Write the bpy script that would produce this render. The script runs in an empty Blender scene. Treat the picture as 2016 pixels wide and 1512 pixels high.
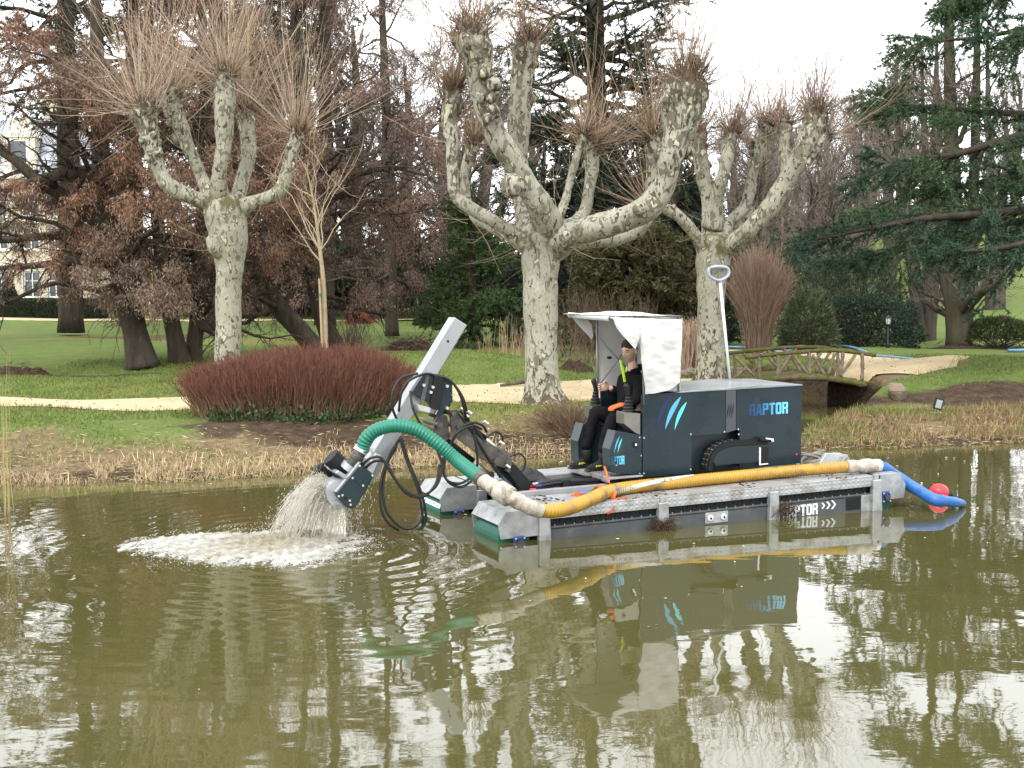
import bpy, bmesh, math, random
import numpy as np
from mathutils import Vector, Matrix
C = bpy.context.scene.collection
SC = bpy.context.scene
PI = math.pi
def R_(a): return math.radians(a)

# ------------------------------------------------------------------ camera, world, sun, exposure
F_PX, CX, CY, HOR, CAM_H = 2450.0, 1008.0, 756.0, 565.0, 2.3
PITCH = math.atan((CY - HOR) / F_PX)
cam_d = bpy.data.cameras.new('camera'); cam = bpy.data.objects.new('camera', cam_d); C.objects.link(cam)
cam.location = (0, 0, CAM_H); cam.rotation_euler = (PI / 2 - PITCH, 0, 0)
cam_d.sensor_width = 36.0; cam_d.sensor_fit = 'HORIZONTAL'; cam_d.lens = 36.0 * F_PX / 2016.0
cam_d.clip_start = 0.1; cam_d.clip_end = 3000
SC.camera = cam

SUN_EL, SUN_AZ = 48.0, 205.0          # a veiled sun high behind the photographer
world = bpy.data.worlds.new('World'); SC.world = world; world.use_nodes = True
nt = world.node_tree; nt.nodes.clear()
sky = nt.nodes.new('ShaderNodeTexSky'); sky.sky_type = 'NISHITA'; sky.sun_disc = False
sky.sun_elevation = R_(SUN_EL); sky.sun_rotation = R_(SUN_AZ); sky.air_density = 1.0; sky.dust_density = 3.0
hs = nt.nodes.new('ShaderNodeHueSaturation'); hs.inputs['Saturation'].default_value = 0.10
mx = nt.nodes.new('ShaderNodeMix'); mx.data_type = 'RGBA'; mx.inputs[0].default_value = 0.82
mx.inputs[7].default_value = (14.6, 15.0, 15.4, 1)   # even overcast cloud cover
bgn = nt.nodes.new('ShaderNodeBackground'); bgn.inputs['Strength'].default_value = 0.15
out = nt.nodes.new('ShaderNodeOutputWorld')
nt.links.new(sky.outputs[0], hs.inputs['Color']); nt.links.new(hs.outputs[0], mx.inputs[6])
nt.links.new(mx.outputs[2], bgn.inputs['Color']); nt.links.new(bgn.outputs[0], out.inputs['Surface'])
sun_d = bpy.data.lights.new('sun', 'SUN'); sun_d.energy = 1.4; sun_d.angle = R_(14); sun_d.color = (1, .96, .9)
sun = bpy.data.objects.new('sun', sun_d); C.objects.link(sun)
sun.location = (0, -20, 40)
sun.rotation_euler = (R_(90 - SUN_EL), 0, R_(-25))
SC.view_settings.view_transform = 'Standard'; SC.view_settings.look = 'None'
SC.view_settings.gamma = 1.0; SC.view_settings.exposure = 0.55
try: SC.view_settings.use_curve_mapping = False
except Exception: pass
SC.render.engine = 'CYCLES'
SC.cycles.max_bounces = 6; SC.cycles.diffuse_bounces = 3; SC.cycles.glossy_bounces = 3
SC.cycles.volume_bounces = 8; SC.cycles.transparent_max_bounces = 16; SC.cycles.caustics_reflective = False; SC.cycles.caustics_refractive = False

# ------------------------------------------------------------------ picture <-> place
FWD = np.array([0, math.cos(PITCH), -math.sin(PITCH)]); UPV = np.array([0, math.sin(PITCH), math.cos(PITCH)])
CAMP = np.array([0, 0, CAM_H])
def ray(px, py): return FWD + (px - CX) / F_PX * np.array([1., 0, 0]) + (CY - py) / F_PX * UPV
def G(px, py, h=0.0):
    d = ray(px, py); return CAMP + d * ((h - CAM_H) / d[2])
def W(px, py, Y):
    d = ray(px, py); return CAMP + d * (Y / d[1])
def mpp(Y): return Y / F_PX          # metres per photo pixel at distance Y

# ------------------------------------------------------------------ mesh building
def rnd(seed): return np.random.default_rng(seed)
def nrm(a): return a / np.maximum(np.linalg.norm(a, axis=-1, keepdims=True), 1e-9)
_nk = {}
def wob(p, freq=1.0, seed=0, octs=3):
    """smooth pseudo noise, about -1..1"""
    p = np.asarray(p, float); out = np.zeros(p.shape[:-1]); amp = 1.0; tot = 0
    for o in range(octs):
        key = (seed, o)
        if key not in _nk:
            r = rnd(1000 + seed * 17 + o); _nk[key] = (r.normal(size=(5, p.shape[-1])), r.uniform(0, 6.28, 5))
        K, ph = _nk[key]
        if K.shape[1] != p.shape[-1]:
            r = rnd(77 + seed * 17 + o); K = r.normal(size=(5, p.shape[-1]))
        out = out + amp * np.sin(p @ (K.T * freq * 2 ** o) + ph).sum(-1) / 2.6
        tot += amp; amp *= .5
    return out / tot

class MB:
    def __init__(s): s.v = []; s.n = 0; s.idx = []; s.tot = []; s.mi = []; s.c = []; s.has_c = False
    def add(s, v, faces, m=0, col=None):
        v = np.asarray(v, float).reshape(-1, 3)
        if isinstance(faces, np.ndarray):
            if faces.size:
                s.idx.append((faces + s.n).ravel()); s.tot.append(np.full(len(faces), faces.shape[1])); s.mi.append(np.full(len(faces), m))
        else:
            for f in faces:
                s.idx.append(np.asarray(f) + s.n)
            s.tot.append(np.array([len(f) for f in faces])); s.mi.append(np.full(len(faces), m))
        s.v.append(v); s.n += len(v)
        if col is None: s.c.append(np.ones((len(v), 3)))
        else:
            s.has_c = True; col = np.asarray(col, float); s.c.append(np.broadcast_to(col, (len(v), 3)))
        return s
    def mesh(s, name, mats, smooth=False):
        me = bpy.data.meshes.new(name)
        if not s.v: return me
        V = np.concatenate(s.v).astype(np.float32); I = np.concatenate(s.idx).astype(np.int32); T = np.concatenate(s.tot).astype(np.int32)
        me.vertices.add(len(V)); me.vertices.foreach_set('co', V.ravel())
        me.loops.add(len(I)); me.loops.foreach_set('vertex_index', I)
        me.polygons.add(len(T)); st = np.concatenate([[0], np.cumsum(T)[:-1]]).astype(np.int32)
        me.polygons.foreach_set('loop_start', st); me.polygons.foreach_set('loop_total', T)
        me.polygons.foreach_set('material_index', np.concatenate(s.mi).astype(np.int32))
        me.polygons.foreach_set('use_smooth', np.full(len(T), bool(smooth)))
        if s.has_c:
            a = me.attributes.new('col', 'FLOAT_COLOR', 'POINT')
            cc = np.ones((len(V), 4), np.float32); cc[:, :3] = np.concatenate(s.c); a.data.foreach_set('color', cc.ravel())
        for m in (mats if isinstance(mats, (list, tuple)) else [mats]): me.materials.append(m)
        me.update(calc_edges=True)
        return me
    def build(s, name, mats, parent=None, smooth=False, **kw):
        return link(name, s.mesh(name, mats, smooth), parent, **kw)
def link(name, me, parent=None, label=None, cat=None, group=None, kind=None, loc=None):
    o = bpy.data.objects.new(name, me); C.objects.link(o)
    if parent is not None: o.parent = parent
    if loc is not None: o.location = loc
    tag(o, label, cat, group, kind); return o
def tag(o, label=None, cat=None, group=None, kind=None):
    if label: o['label'] = label
    if cat: o['category'] = cat
    if group: o['group'] = group
    if kind: o['kind'] = kind
    return o
def thing(name, label, cat, loc=(0, 0, 0), group=None, rz=0):
    o = bpy.data.objects.new(name, None); C.objects.link(o); o.location = loc; o.rotation_euler = (0, 0, rz)
    o.empty_display_size = .2
    return tag(o, label, cat, group)
def copy_tree(o, parent=None):
    c = o.copy(); C.objects.link(c)
    if parent is not None: c.parent = parent
    for ch in list(o.children): copy_tree(ch, c)
    return c

def tubes_batch(P, R, n=3):
    """N thin tubes at once: P (N,k,3), R (N,k)"""
    P = np.asarray(P, float); R = np.asarray(R, float); N, k, _ = P.shape
    T = nrm(np.gradient(P, axis=1))
    main = nrm(P[:, -1] - P[:, 0])
    ref = np.where(np.abs(main[:, 2:3]) < .75, np.array([[0, 0, 1.]]), np.array([[1., 0, 0]]))[:, None, :]
    U = nrm(np.cross(T, ref)); V = np.cross(T, U)
    a = np.arange(n) / n * 2 * PI
    ring = P[:, :, None, :] + R[:, :, None, None] * (np.cos(a)[None, None, :, None] * U[:, :, None, :] + np.sin(a)[None, None, :, None] * V[:, :, None, :])
    b = (np.arange(N)[:, None, None] * k + np.arange(k - 1)[None, :, None]) * n
    j = np.arange(n)[None, None, :]; j2 = (j + 1) % n
    F = np.stack([b + j, b + j2, b + n + j2, b + n + j], -1).reshape(-1, 4)
    return ring.reshape(-1, 3), F
def catmull(pts, sub=8):
    p = np.asarray(pts, float); q = np.vstack([2 * p[0] - p[1], p, 2 * p[-1] - p[-2]]); out = []
    for i in range(1, len(q) - 2):
        t = np.linspace(0, 1, sub, endpoint=False)[:, None]
        a, b, c, d = q[i - 1], q[i], q[i + 1], q[i + 2]
        out.append(.5 * (2 * b + (c - a) * t + (2 * a - 5 * b + 4 * c - d) * t ** 2 + (3 * b - a - 3 * c + d) * t ** 3))
    out.append(p[-1:]); return np.vstack(out)
def tube(P, r, n=10, caps=True):
    """one tube, parallel transported; r scalar or per point"""
    P = np.asarray(P, float); k = len(P); r = np.broadcast_to(np.asarray(r, float), (k,))
    T = nrm(np.gradient(P, axis=0)); ref = np.array([0, 0, 1.]) if abs(T[0, 2]) < .8 else np.array([1., 0, 0])
    U = np.zeros_like(P); U[0] = nrm(np.cross(T[0], ref))
    for i in range(1, k):
        u = U[i - 1] - T[i] * np.dot(U[i - 1], T[i]); U[i] = nrm(u)
    V = np.cross(T, U); a = np.arange(n) / n * 2 * PI
    v = P[:, None] + r[:, None, None] * (np.cos(a)[None, :, None] * U[:, None] + np.sin(a)[None, :, None] * V[:, None])
    F = [((i * n + j), (i * n + (j + 1) % n), ((i + 1) * n + (j + 1) % n), ((i + 1) * n + j)) for i in range(k - 1) for j in range(n)]
    if caps: F = F + [tuple(range(n))[::-1], tuple(range((k - 1) * n, k * n))]
    return v.reshape(-1, 3), F
def cyl(a, b, r, n=14, r2=None): return tube(np.array([a, b], float), np.array([r, r if r2 is None else r2]), n)
def rbox(x0, x1, y0, y1, z0, z1, b=.006):
    v = []; bm = bmesh.new()
    x0, x1 = min(x0, x1), max(x0, x1); y0, y1 = min(y0, y1), max(y0, y1); z0, z1 = min(z0, z1), max(z0, z1)
    b = min(b, .45 * min(x1 - x0, y1 - y0, z1 - z0))
    for X, sx in ((x0, 1), (x1, -1)):
        for Y, sy in ((y0, 1), (y1, -1)):
            for Z, sz in ((z0, 1), (z1, -1)):
                bm.verts.new((X, Y + sy * b, Z + sz * b)); bm.verts.new((X + sx * b, Y, Z + sz * b)); bm.verts.new((X + sx * b, Y + sy * b, Z))
    bmesh.ops.convex_hull(bm, input=bm.verts)
    bmesh.ops.dissolve_limit(bm, angle_limit=.01, verts=bm.verts, edges=bm.edges)
    bm.verts.index_update()
    r = (np.array([q.co[:] for q in bm.verts]), [tuple(q.index for q in f.verts) for f in bm.faces]); bm.free(); return r
def prism(pts, y0, y1, bev=0.0):
    """outline (x,z) extruded along y, optional bevel"""
    bm = bmesh.new(); vs = [bm.verts.new((x, y0, z)) for x, z in pts]; f = bm.faces.new(vs)
    r = bmesh.ops.extrude_face_region(bm, geom=[f])
    for q in r['geom']:
        if isinstance(q, bmesh.types.BMVert): q.co.y += (y1 - y0)
    bmesh.ops.recalc_face_normals(bm, faces=bm.faces)
    if bev > 0:
        bmesh.ops.bevel(bm, geom=list(bm.edges), offset=bev, segments=1, affect='EDGES', clamp_overlap=True)
    bm.verts.index_update()
    out_ = (np.array([q.co[:] for q in bm.verts]), [tuple(q.index for q in g.verts) for g in bm.faces]); bm.free(); return out_
def ball(c, r, seg=12, rings=8):
    c = np.asarray(c, float); r = np.broadcast_to(np.asarray(r, float), (3,)); v = [[0, 0, 1]]; F = []
    for i in range(1, rings):
        t = PI * i / rings
        for j in range(seg):
            a = 2 * PI * j / seg; v.append([math.sin(t) * math.cos(a), math.sin(t) * math.sin(a), math.cos(t)])
    v.append([0, 0, -1]); n = len(v) - 1
    for j in range(seg):
        F.append((0, 1 + j, 1 + (j + 1) % seg)); F.append((n, n - seg + (j + 1) % seg, n - seg + j))
        for i in range(rings - 2):
            a = 1 + i * seg; F.append((a + j, a + seg + j, a + seg + (j + 1) % seg, a + (j + 1) % seg))
    return np.array(v) * r + c, F
def grid_faces(nu, nv):
    i = np.arange(nu - 1)[:, None] * nv + np.arange(nv - 1)[None]
    return np.stack([i, i + nv, i + nv + 1, i + 1], -1).reshape(-1, 4)
def rotv(v, axis, ang, c=(0, 0, 0)):
    M = np.array(Matrix.Rotation(ang, 3, Vector(axis))); return (np.asarray(v) - c) @ M.T + c

def spawn(P, R, M, r, t0, t1, ang, length, up=0., k=5, rr=.5, wig=.08, fall=.4, grav=0., ajit=.3, tip=.15, flat=None):
    N, K, _ = P.shape
    t = r.uniform(t0, t1, (N, M)); x = t * (K - 1); i = np.minimum(x.astype(int), K - 2); f = (x - i)[..., None]; n = np.arange(N)[:, None]
    pos = P[n, i] * (1 - f) + P[n, i + 1] * f; tan = nrm(P[n, i + 1] - P[n, i]); rad = R[n, i] * (1 - f[..., 0]) + R[n, i + 1] * f[..., 0]
    q = r.normal(size=(N, M, 3))
    if flat is not None: q[..., 2] *= flat
    q = nrm(q - tan * (q * tan).sum(-1, keepdims=True))
    a = (ang + r.normal(0, ajit, (N, M)))[..., None]
    d = np.cos(a) * tan + np.sin(a) * q; d[..., 2] += up; d = nrm(d)
    L = np.asarray(length, float)
    if L.ndim == 1: L = L[:, None]
    L = L * r.uniform(.6, 1.15, (N, M)) * (1 - fall * (t - t0) / max(t1 - t0, 1e-6))
    s = np.linspace(0, 1, k)
    w = np.cumsum(r.normal(0, wig, (N, M, k, 3)), axis=2); w -= w[:, :, :1]
    pts = pos[:, :, None] + L[..., None, None] * (d[:, :, None] * s[:, None] + w / math.sqrt(k))
    pts[..., 2] -= grav * L[..., None] * s ** 2
    rd = np.minimum(rad * rr, rad)[..., None] * (1 - (1 - tip) * s)
    return pts.reshape(N * M, k, 3), rd.reshape(N * M, k)
def along(P, m, r, t0=0., t1=1.):
    N, K, _ = P.shape; t = r.uniform(t0, t1, (N, m)); x = t * (K - 1); i = np.minimum(x.astype(int), K - 2); f = (x - i)[..., None]; n = np.arange(N)[:, None]
    return (P[n, i] * (1 - f) + P[n, i + 1] * f).reshape(-1, 3), nrm(P[n, i + 1] - P[n, i]).reshape(-1, 3)
def leaves(mb, Cn, D, L, Wd, r, col, cvar=.25, m=0, tri=False):
    N = len(Cn); D = nrm(D); L = (np.broadcast_to(L, (N,)) * r.uniform(.65, 1.3, N))[:, None]; Wd = (np.broadcast_to(Wd, (N,)) * r.uniform(.7, 1.25, N))[:, None]
    S = r.normal(size=(N, 3)); S = nrm(S - D * (S * D).sum(-1, keepdims=True))
    col = np.broadcast_to(np.asarray(col, float), (N, 3)) * (1 + r.normal(0, cvar, (N, 1)))
    col = np.clip(col * (1 + r.normal(0, cvar * .25, (N, 3))), .003, 1)
    if tri:
        v = np.stack([Cn - S * Wd * .5, Cn + S * Wd * .5, Cn + D * L], 1)
        mb.add(v, np.arange(N * 3).reshape(-1, 3), m, np.repeat(col, 3, 0))
    else:
        v = np.stack([Cn, Cn + D * L * .45 + S * Wd * .5, Cn + D * L, Cn + D * L * .45 - S * Wd * .5], 1)
        mb.add(v, np.arange(N * 4).reshape(-1, 4), m, np.repeat(col, 4, 0))

# ------------------------------------------------------------------ materials
def pmat(name, c1, c2=None, scale=6., rough=.6, metal=0., bump=0., bscale=None, attr=False, spec=.5, stretch=(1, 1, 1), lo=.35, hi=.65, detail=6., coat=0., sub=0., c3=None, scale3=2., lo3=.5, hi3=.6, dist=0.02, coords='Object', rough2=None, trans=0.):
    m = bpy.data.materials.new(name); m.use_nodes = True; t = m.node_tree; b = t.nodes['Principled BSDF']; L = t.links.new
    b.inputs['Roughness'].default_value = rough; b.inputs['Metallic'].default_value = metal
    b.inputs['Specular IOR Level'].default_value = spec; b.inputs['Coat Weight'].default_value = coat
    tc = t.nodes.new('ShaderNodeTexCoord'); mp = t.nodes.new('ShaderNodeMapping'); mp.inputs['Scale'].default_value = stretch
    L(tc.outputs[coords], mp.inputs[0])
    col = None
    def noise(sc, det):
        n = t.nodes.new('ShaderNodeTexNoise'); n.inputs['Scale'].default_value = sc; n.inputs['Detail'].default_value = det; n.inputs['Roughness'].default_value = .6
        L(mp.outputs[0], n.inputs['Vector']); return n
    def ramp(src, a, z):
        r = t.nodes.new('ShaderNodeMapRange'); r.inputs[1].default_value = a; r.inputs[2].default_value = z; L(src, r.inputs[0]); r.clamp = True; return r.outputs[0]
    def mix(f, A, B):
        x = t.nodes.new('ShaderNodeMix'); x.data_type = 'RGBA'; L(f, x.inputs[0])
        for s_, q in ((6, A), (7, B)):
            if isinstance(q, tuple): x.inputs[s_].default_value = (*q, 1)
            else: L(q, x.inputs[s_])
        return x.outputs[2]
    base = c1
    if c2 is not None:
        n = noise(scale, detail); fac = ramp(n.outputs['Fac'], lo, hi); base = mix(fac, c1, c2)
        if rough2 is not None:
            q = t.nodes.new('ShaderNodeMapRange'); q.inputs[3].default_value = rough; q.inputs[4].default_value = rough2; L(fac, q.inputs[0]); L(q.outputs[0], b.inputs['Roughness'])
    if c3 is not None:
        n3 = noise(scale3, 5.); base = mix(ramp(n3.outputs['Fac'], lo3, hi3), base, c3)
    if attr:
        at = t.nodes.new('ShaderNodeAttribute'); at.attribute_name = 'col'
        x = t.nodes.new('ShaderNodeMix'); x.data_type = 'RGBA'; x.blend_type = 'MULTIPLY'; x.inputs[0].default_value = 1
        L(at.outputs['Color'], x.inputs[6])
        if isinstance(base, tuple): x.inputs[7].default_value = (*base, 1)
        else: L(base, x.inputs[7])
        base = x.outputs[2]
    if isinstance(base, tuple): b.inputs['Base Color'].default_value = (*base, 1)
    else: L(base, b.inputs['Base Color'])
    if bump:
        nb = noise(bscale or scale * 3, 5.); bp = t.nodes.new('ShaderNodeBump'); bp.inputs['Strength'].default_value = bump; bp.inputs['Distance'].default_value = dist
        L(nb.outputs['Fac'], bp.inputs['Height']); L(bp.outputs[0], b.inputs['Normal'])
    if trans:
        tr = t.nodes.new('ShaderNodeBsdfTranslucent'); ms = t.nodes.new('ShaderNodeMixShader'); ms.inputs[0].default_value = trans
        if isinstance(base, tuple): tr.inputs[0].default_value = (*base, 1)
        else: L(base, tr.inputs[0])
        L(b.outputs[0], ms.inputs[1]); L(tr.outputs[0], ms.inputs[2]); L(ms.outputs[0], t.nodes['Material Output'].inputs['Surface'])
    return m
M = {}
M['leaf'] = pmat('leaf', (1, 1, 1), attr=True, rough=.75, spec=.25, trans=.25)
M['twig'] = pmat('twig', (1, 1, 1), attr=True, rough=.85, spec=.2)
M['blade'] = pmat('blade', (1, 1, 1), attr=True, rough=.8, spec=.2, trans=.2)
M['bark_dark'] = pmat('bark_dark', (.032, .025, .020), (.065, .052, .04), 5, .95, bump=.9, bscale=14, stretch=(1, 1, .22), spec=.1, dist=.06)
M['bark_red'] = pmat('bark_red', (.045, .036, .028), (.085, .068, .051), 5, .95, bump=1, bscale=12, stretch=(1, 1, .18), spec=.1, dist=.07)
M['bark_grey'] = pmat('bark_grey', (.048, .042, .034), (.09, .078, .064), 4, .95, bump=.7, bscale=14, stretch=(1, 1, .3), spec=.1, dist=.04)
M['bark_green'] = pmat('bark_green', (.042, .038, .024), (.07, .062, .044), 4, .95, bump=.7, bscale=14, stretch=(1, 1, .3), spec=.1, dist=.04)
# ------------------------------------------------------------------ ground, pond, paths
BX = np.array([-60, -14, -9, -5.87, -4, -1.94, -.05, 2.0, 4.26, 6, 7.5, 10, 16, 60]); BY = np.array([7., 12.2, 13.4, 14.27, 14.75, 15.35, 16.5, 17.1, 17.5, 17.9, 18.2, 18.9, 20, 26])
def bank_y(x): return np.interp(x, BX, BY) + .10 * np.sin(x * 2.1) + .06 * np.sin(x * 5.3 + 1)
def sst(a, b, x):
    t = np.clip((x - a) / (b - a), 0, 1); return t * t * (3 - 2 * t)
def poly_dist(x, y, P):
    P = np.asarray(P, float); d = np.full(np.shape(x), 1e9); w = np.zeros(np.shape(x))
    for a, b in zip(P[:-1], P[1:]):
        ab = b[:2] - a[:2]; t = np.clip(((x - a[0]) * ab[0] + (y - a[1]) * ab[1]) / (ab @ ab), 0, 1)
        e = np.hypot(x - a[0] - t * ab[0], y - a[1] - t * ab[1]); ww = a[2] + t * (b[2] - a[2])
        m_ = (e - ww) < (d - w); d = np.where(m_, e, d); w = np.where(m_, ww, w)
    return d - w
CHANNEL = [(2.9, 16.6, .35), (4.0, 19.5, .3), (5.5, 22.3, .45), (6.1, 23.6, .55), (5.9, 26, .5), (4.8, 29, .3)]
PATH1 = [(-30, 17.3, .8), (-14, 18.6, .85), (-8.2, 19.7, .9), (-5.3, 19.9, 1.0), (-1.8, 21.0, 1.5), (.4, 22, 1.9), (2.2, 23.1, 1.5), (4.1, 24.2, .9)]
PATH2 = [(7.1, 24.2, .75), (7.9, 25.6, 1.25), (8.6, 27.5, 1.35), (8.7, 30, 1.1), (7.4, 33, 1.0), (5.6, 34.5, .7), (2.5, 35, .6)]
def H(x, y):
    x = np.asarray(x, float); y = np.asarray(y, float); d = y - bank_y(x)
    right = sst(3.2, 5.2, x)
    hl = -.45 + .50 * sst(-.9, .25, d) + .40 * sst(.2, 2.3, d)
    hr = -.45 + .50 * sst(-.9, .25, d) + .17 * sst(.1, 3.2, d) + .34 * sst(3.3, 5.0, d)
    h = hl * (1 - right) + hr * right
    h = h + .45 * np.exp(-(((x + 1.9) / 2.6) ** 2 + ((y - 27.5) / 2.3) ** 2))        # grassy mound
    h = h + .30 * np.exp(-(((x - 10.5) / 2.6) ** 2 + ((y - 26.0) / 2.2) ** 2))        # lawn swell by the right path
    h = h - .16 * np.exp(-(((x + 9.0) / 4.8) ** 2 + ((y - 28.2) / 1.6) ** 2))        # dug trench
    h = h + sst(42, 150, y) * (9.5 * sst(6, 40, x) + 2.2 * sst(-6, -50, x) + 1.6) + sst(150, 500, y) * 14 * sst(-10, 60, x)
    h = h + .03 * np.sin(x * .9 + y * .5) * sst(1.5, 4, d) + .02 * np.sin(x * 2.3 - y * 1.7) * sst(1, 3, d)
    c = poly_dist(x, y, CHANNEL); h = h - (h + .35) * (1 - sst(-.1, .55, c)) * (d > -2)
    nb = sst(4.6, 2.4, y); h = np.where(y < 8, -.45 + 1.15 * nb, h)
    return h
def Hs(x, y): return float(H(np.array(x), np.array(y)))
xs = np.concatenate([np.arange(-420, -60, 30), np.arange(-60, -14, 2.), np.arange(-14, 14, .13), np.arange(14, 60, 2.), np.arange(60, 421, 30)])
ys = np.concatenate([np.arange(-60, 0, 6.), np.arange(0, 5, .5), np.arange(5, 12, 1.), np.arange(12, 31, .11), np.arange(31, 60, .5), np.arange(60, 200, 5.), np.arange(200, 640, 20)])
XX, YY = np.meshgrid(xs, ys, indexing='ij'); HH = H(XX, YY)
dB = YY - bank_y(XX)
n1 = wob(np.stack([XX, YY], -1), 1.3, 3); n2 = wob(np.stack([XX, YY], -1), 4.2, 5); n3 = wob(np.stack([XX, YY], -1), .35, 8)
HH = HH + .012 * n2 * (dB > 0)
# zones of real ground cover: R bare soil, G dry thatch, B moss/yellow lawn
soil = np.maximum.reduce([
    1 - sst(.2, 1.0, np.hypot((XX + 2.5) / 3.0, (YY - 16.9) / 1.15) + .22 * n2),            # bare strip below the red-stemmed bush
    1 - sst(.5, 1.0, np.hypot((XX + 9.0) / 4.6, (YY - 27.6) / 1.35) + .2 * n1),
    (1 - sst(.25, .9, np.abs(dB - 3.9) + .3 * n1)) * sst(3.6, 5, XX) * (YY < 40),
    (1 - sst(0, .9, dB + .25 * n2)),
    (1 - sst(.1, .8, poly_dist(XX, YY, CHANNEL) + .2 * n2)) * (dB > -1),
    .6 * (1 - sst(.6, 1.0, np.hypot((XX + 13) / 4, (YY - 46) / 3) + .2 * n1)),
    .7 * (1 - sst(.5, 1.0, np.hypot((XX - 14.2) / 1.3, (YY - 36) / .9))),
    .75 * (1 - sst(.5, 1.0, np.hypot((XX - .9) / 1.6, (YY - 17.3) / 1.0) + .3 * n2)),
])
dry = np.clip((1 - sst(.4, 2.6, dB + .5 * n1)) * (1 - sst(4, 5, XX)) + (1 - sst(2.2, 3.8, dB + .3 * n1)) * sst(3.8, 5, XX) + .25 * sst(.2, .9, n1), 0, 1) * (dB > -1)
pd = np.minimum(poly_dist(XX, YY, PATH1), poly_dist(XX, YY, PATH2)); dry = np.clip(dry + .75 * (1 - sst(-.05, .35, pd + .16 * n2)) + .35 * sst(.3, .8, n2) * (YY < 40), 0, 1)
moss = np.clip(sst(.1, .8, n3) * .8 + .35 * sst(.3, .9, n2), 0, 1)
mb = MB(); mb.add(np.stack([XX, YY, HH], -1), grid_faces(len(xs), len(ys)), 0, np.stack([np.clip(soil, 0, 1), dry, moss], -1).reshape(-1, 3))
def ground_mat():
    m = bpy.data.materials.new('lawn_and_soil'); m.use_nodes = True; t = m.node_tree; b = t.nodes['Principled BSDF']; L = t.links.new
    b.inputs['Roughness'].default_value = .95; b.inputs['Specular IOR Level'].default_value = .15
    tc = t.nodes.new('ShaderNodeTexCoord'); at = t.nodes.new('ShaderNodeAttribute'); at.attribute_name = 'col'; sp = t.nodes.new('ShaderNodeSeparateColor'); L(at.outputs['Color'], sp.inputs[0])
    def noise(s, d=6, w=0):
        n = t.nodes.new('ShaderNodeTexNoise'); n.inputs['Scale'].default_value = s; n.inputs['Detail'].default_value = d; n.inputs['Roughness'].default_value = .65; L(tc.outputs['Object'], n.inputs['Vector']); return n.outputs['Fac']
    def rng_(src, a, z):
        r = t.nodes.new('ShaderNodeMapRange'); r.inputs[1].default_value = a; r.inputs[2].default_value = z; L(src, r.inputs[0]); return r.outputs[0]
    def mix(f, A, B):
        x = t.nodes.new('ShaderNodeMix'); x.data_type = 'RGBA'; L(f, x.inputs[0])
        for s_, q in ((6, A), (7, B)):
            if isinstance(q, tuple): x.inputs[s_].default_value = (*q, 1)
            else: L(q, x.inputs[s_])
        return x.outputs[2]
    def plus(A, B, k):
        q = t.nodes.new('ShaderNodeMath'); q.operation = 'MULTIPLY_ADD'; L(B, q.inputs[0]); q.inputs[1].default_value = k; L(A, q.inputs[2]); return q.outputs[0]
    g = mix(rng_(noise(1.7), .35, .65), (.088, .140, .026), (.140, .185, .048))
    g = mix(rng_(noise(16), .4, .7), g, (.075, .092, .026))
    g = mix(rng_(plus(sp.outputs[2], noise(5), .5), .75, 1.1), g, (.155, .15, .04))
    d_ = mix(rng_(noise(9), .35, .65), (.12, .085, .045), (.22, .165, .095))
    g = mix(rng_(plus(sp.outputs[1], noise(7), .8), .7, 1.15), g, d_)
    s_ = mix(rng_(noise(6), .35, .65), (.03, .019, .012), (.085, .056, .036))
    s_ = mix(rng_(noise(40, 3), .6, .7), s_, (.16, .115, .07))
    g = mix(rng_(plus(sp.outputs[0], noise(8), .7), .75, 1.05), g, s_)
    L(g, b.inputs['Base Color'])
    bp = t.nodes.new('ShaderNodeBump'); bp.inputs['Strength'].default_value = 1; bp.inputs['Distance'].default_value = .05; L(noise(13, 8), bp.inputs['Height']); L(bp.outputs[0], b.inputs['Normal'])
    return m
mb.build('ground', ground_mat(), None, True, label='grassy park lawn running down to the muddy pond bank', cat='ground', kind='structure')

def ribbon(P, name, mat_, label, dz=.012, off=.0):
    c = catmull(np.array(P), 14); ctr, w = c[:, :2], c[:, 2]
    tn = nrm(np.gradient(ctr, axis=0)); nn = np.stack([-tn[:, 1], tn[:, 0]], -1); u = np.linspace(-1, 1, 15)
    edge = w[:, None] * (1 + .07 * wob(ctr, 3.1, 4)[:, None] + .05 * wob(ctr, 9., 2)[:, None])
    xy = ctr[:, None] + nn[:, None] * (u[None, :, None] * edge[..., None])
    z = H(xy[..., 0], xy[..., 1]) + dz - .02 * np.abs(u[None]) ** 6
    m_ = MB(); m_.add(np.concatenate([xy, z[..., None]], -1), grid_faces(len(c), 15)); return m_.build(name, mat_, None, True, label=label, cat='path', kind='structure')
M['path'] = pmat('path_gravel', (.40, .305, .18), (.49, .40, .255), 2.2, .95, bump=.5, bscale=60, spec=.1, c3=(.28, .20, .11), scale3=14, lo3=.56, hi3=.72)
ribbon(PATH1, 'path', M['path'], 'sandy gravel path crossing the lawn behind the bank', .03)
ribbon(PATH2, 'path', M['path'], 'sandy gravel path curving away beyond the rustic bridge', .03)
ribbon([(-60, 63, 1.2), (-22, 62, 1.0), (-10, 62.5, .6), (0, 64, .7), (6, 66, .6)], 'path', M['path'], 'pale gravel path far off in front of the hedge', .05)

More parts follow.
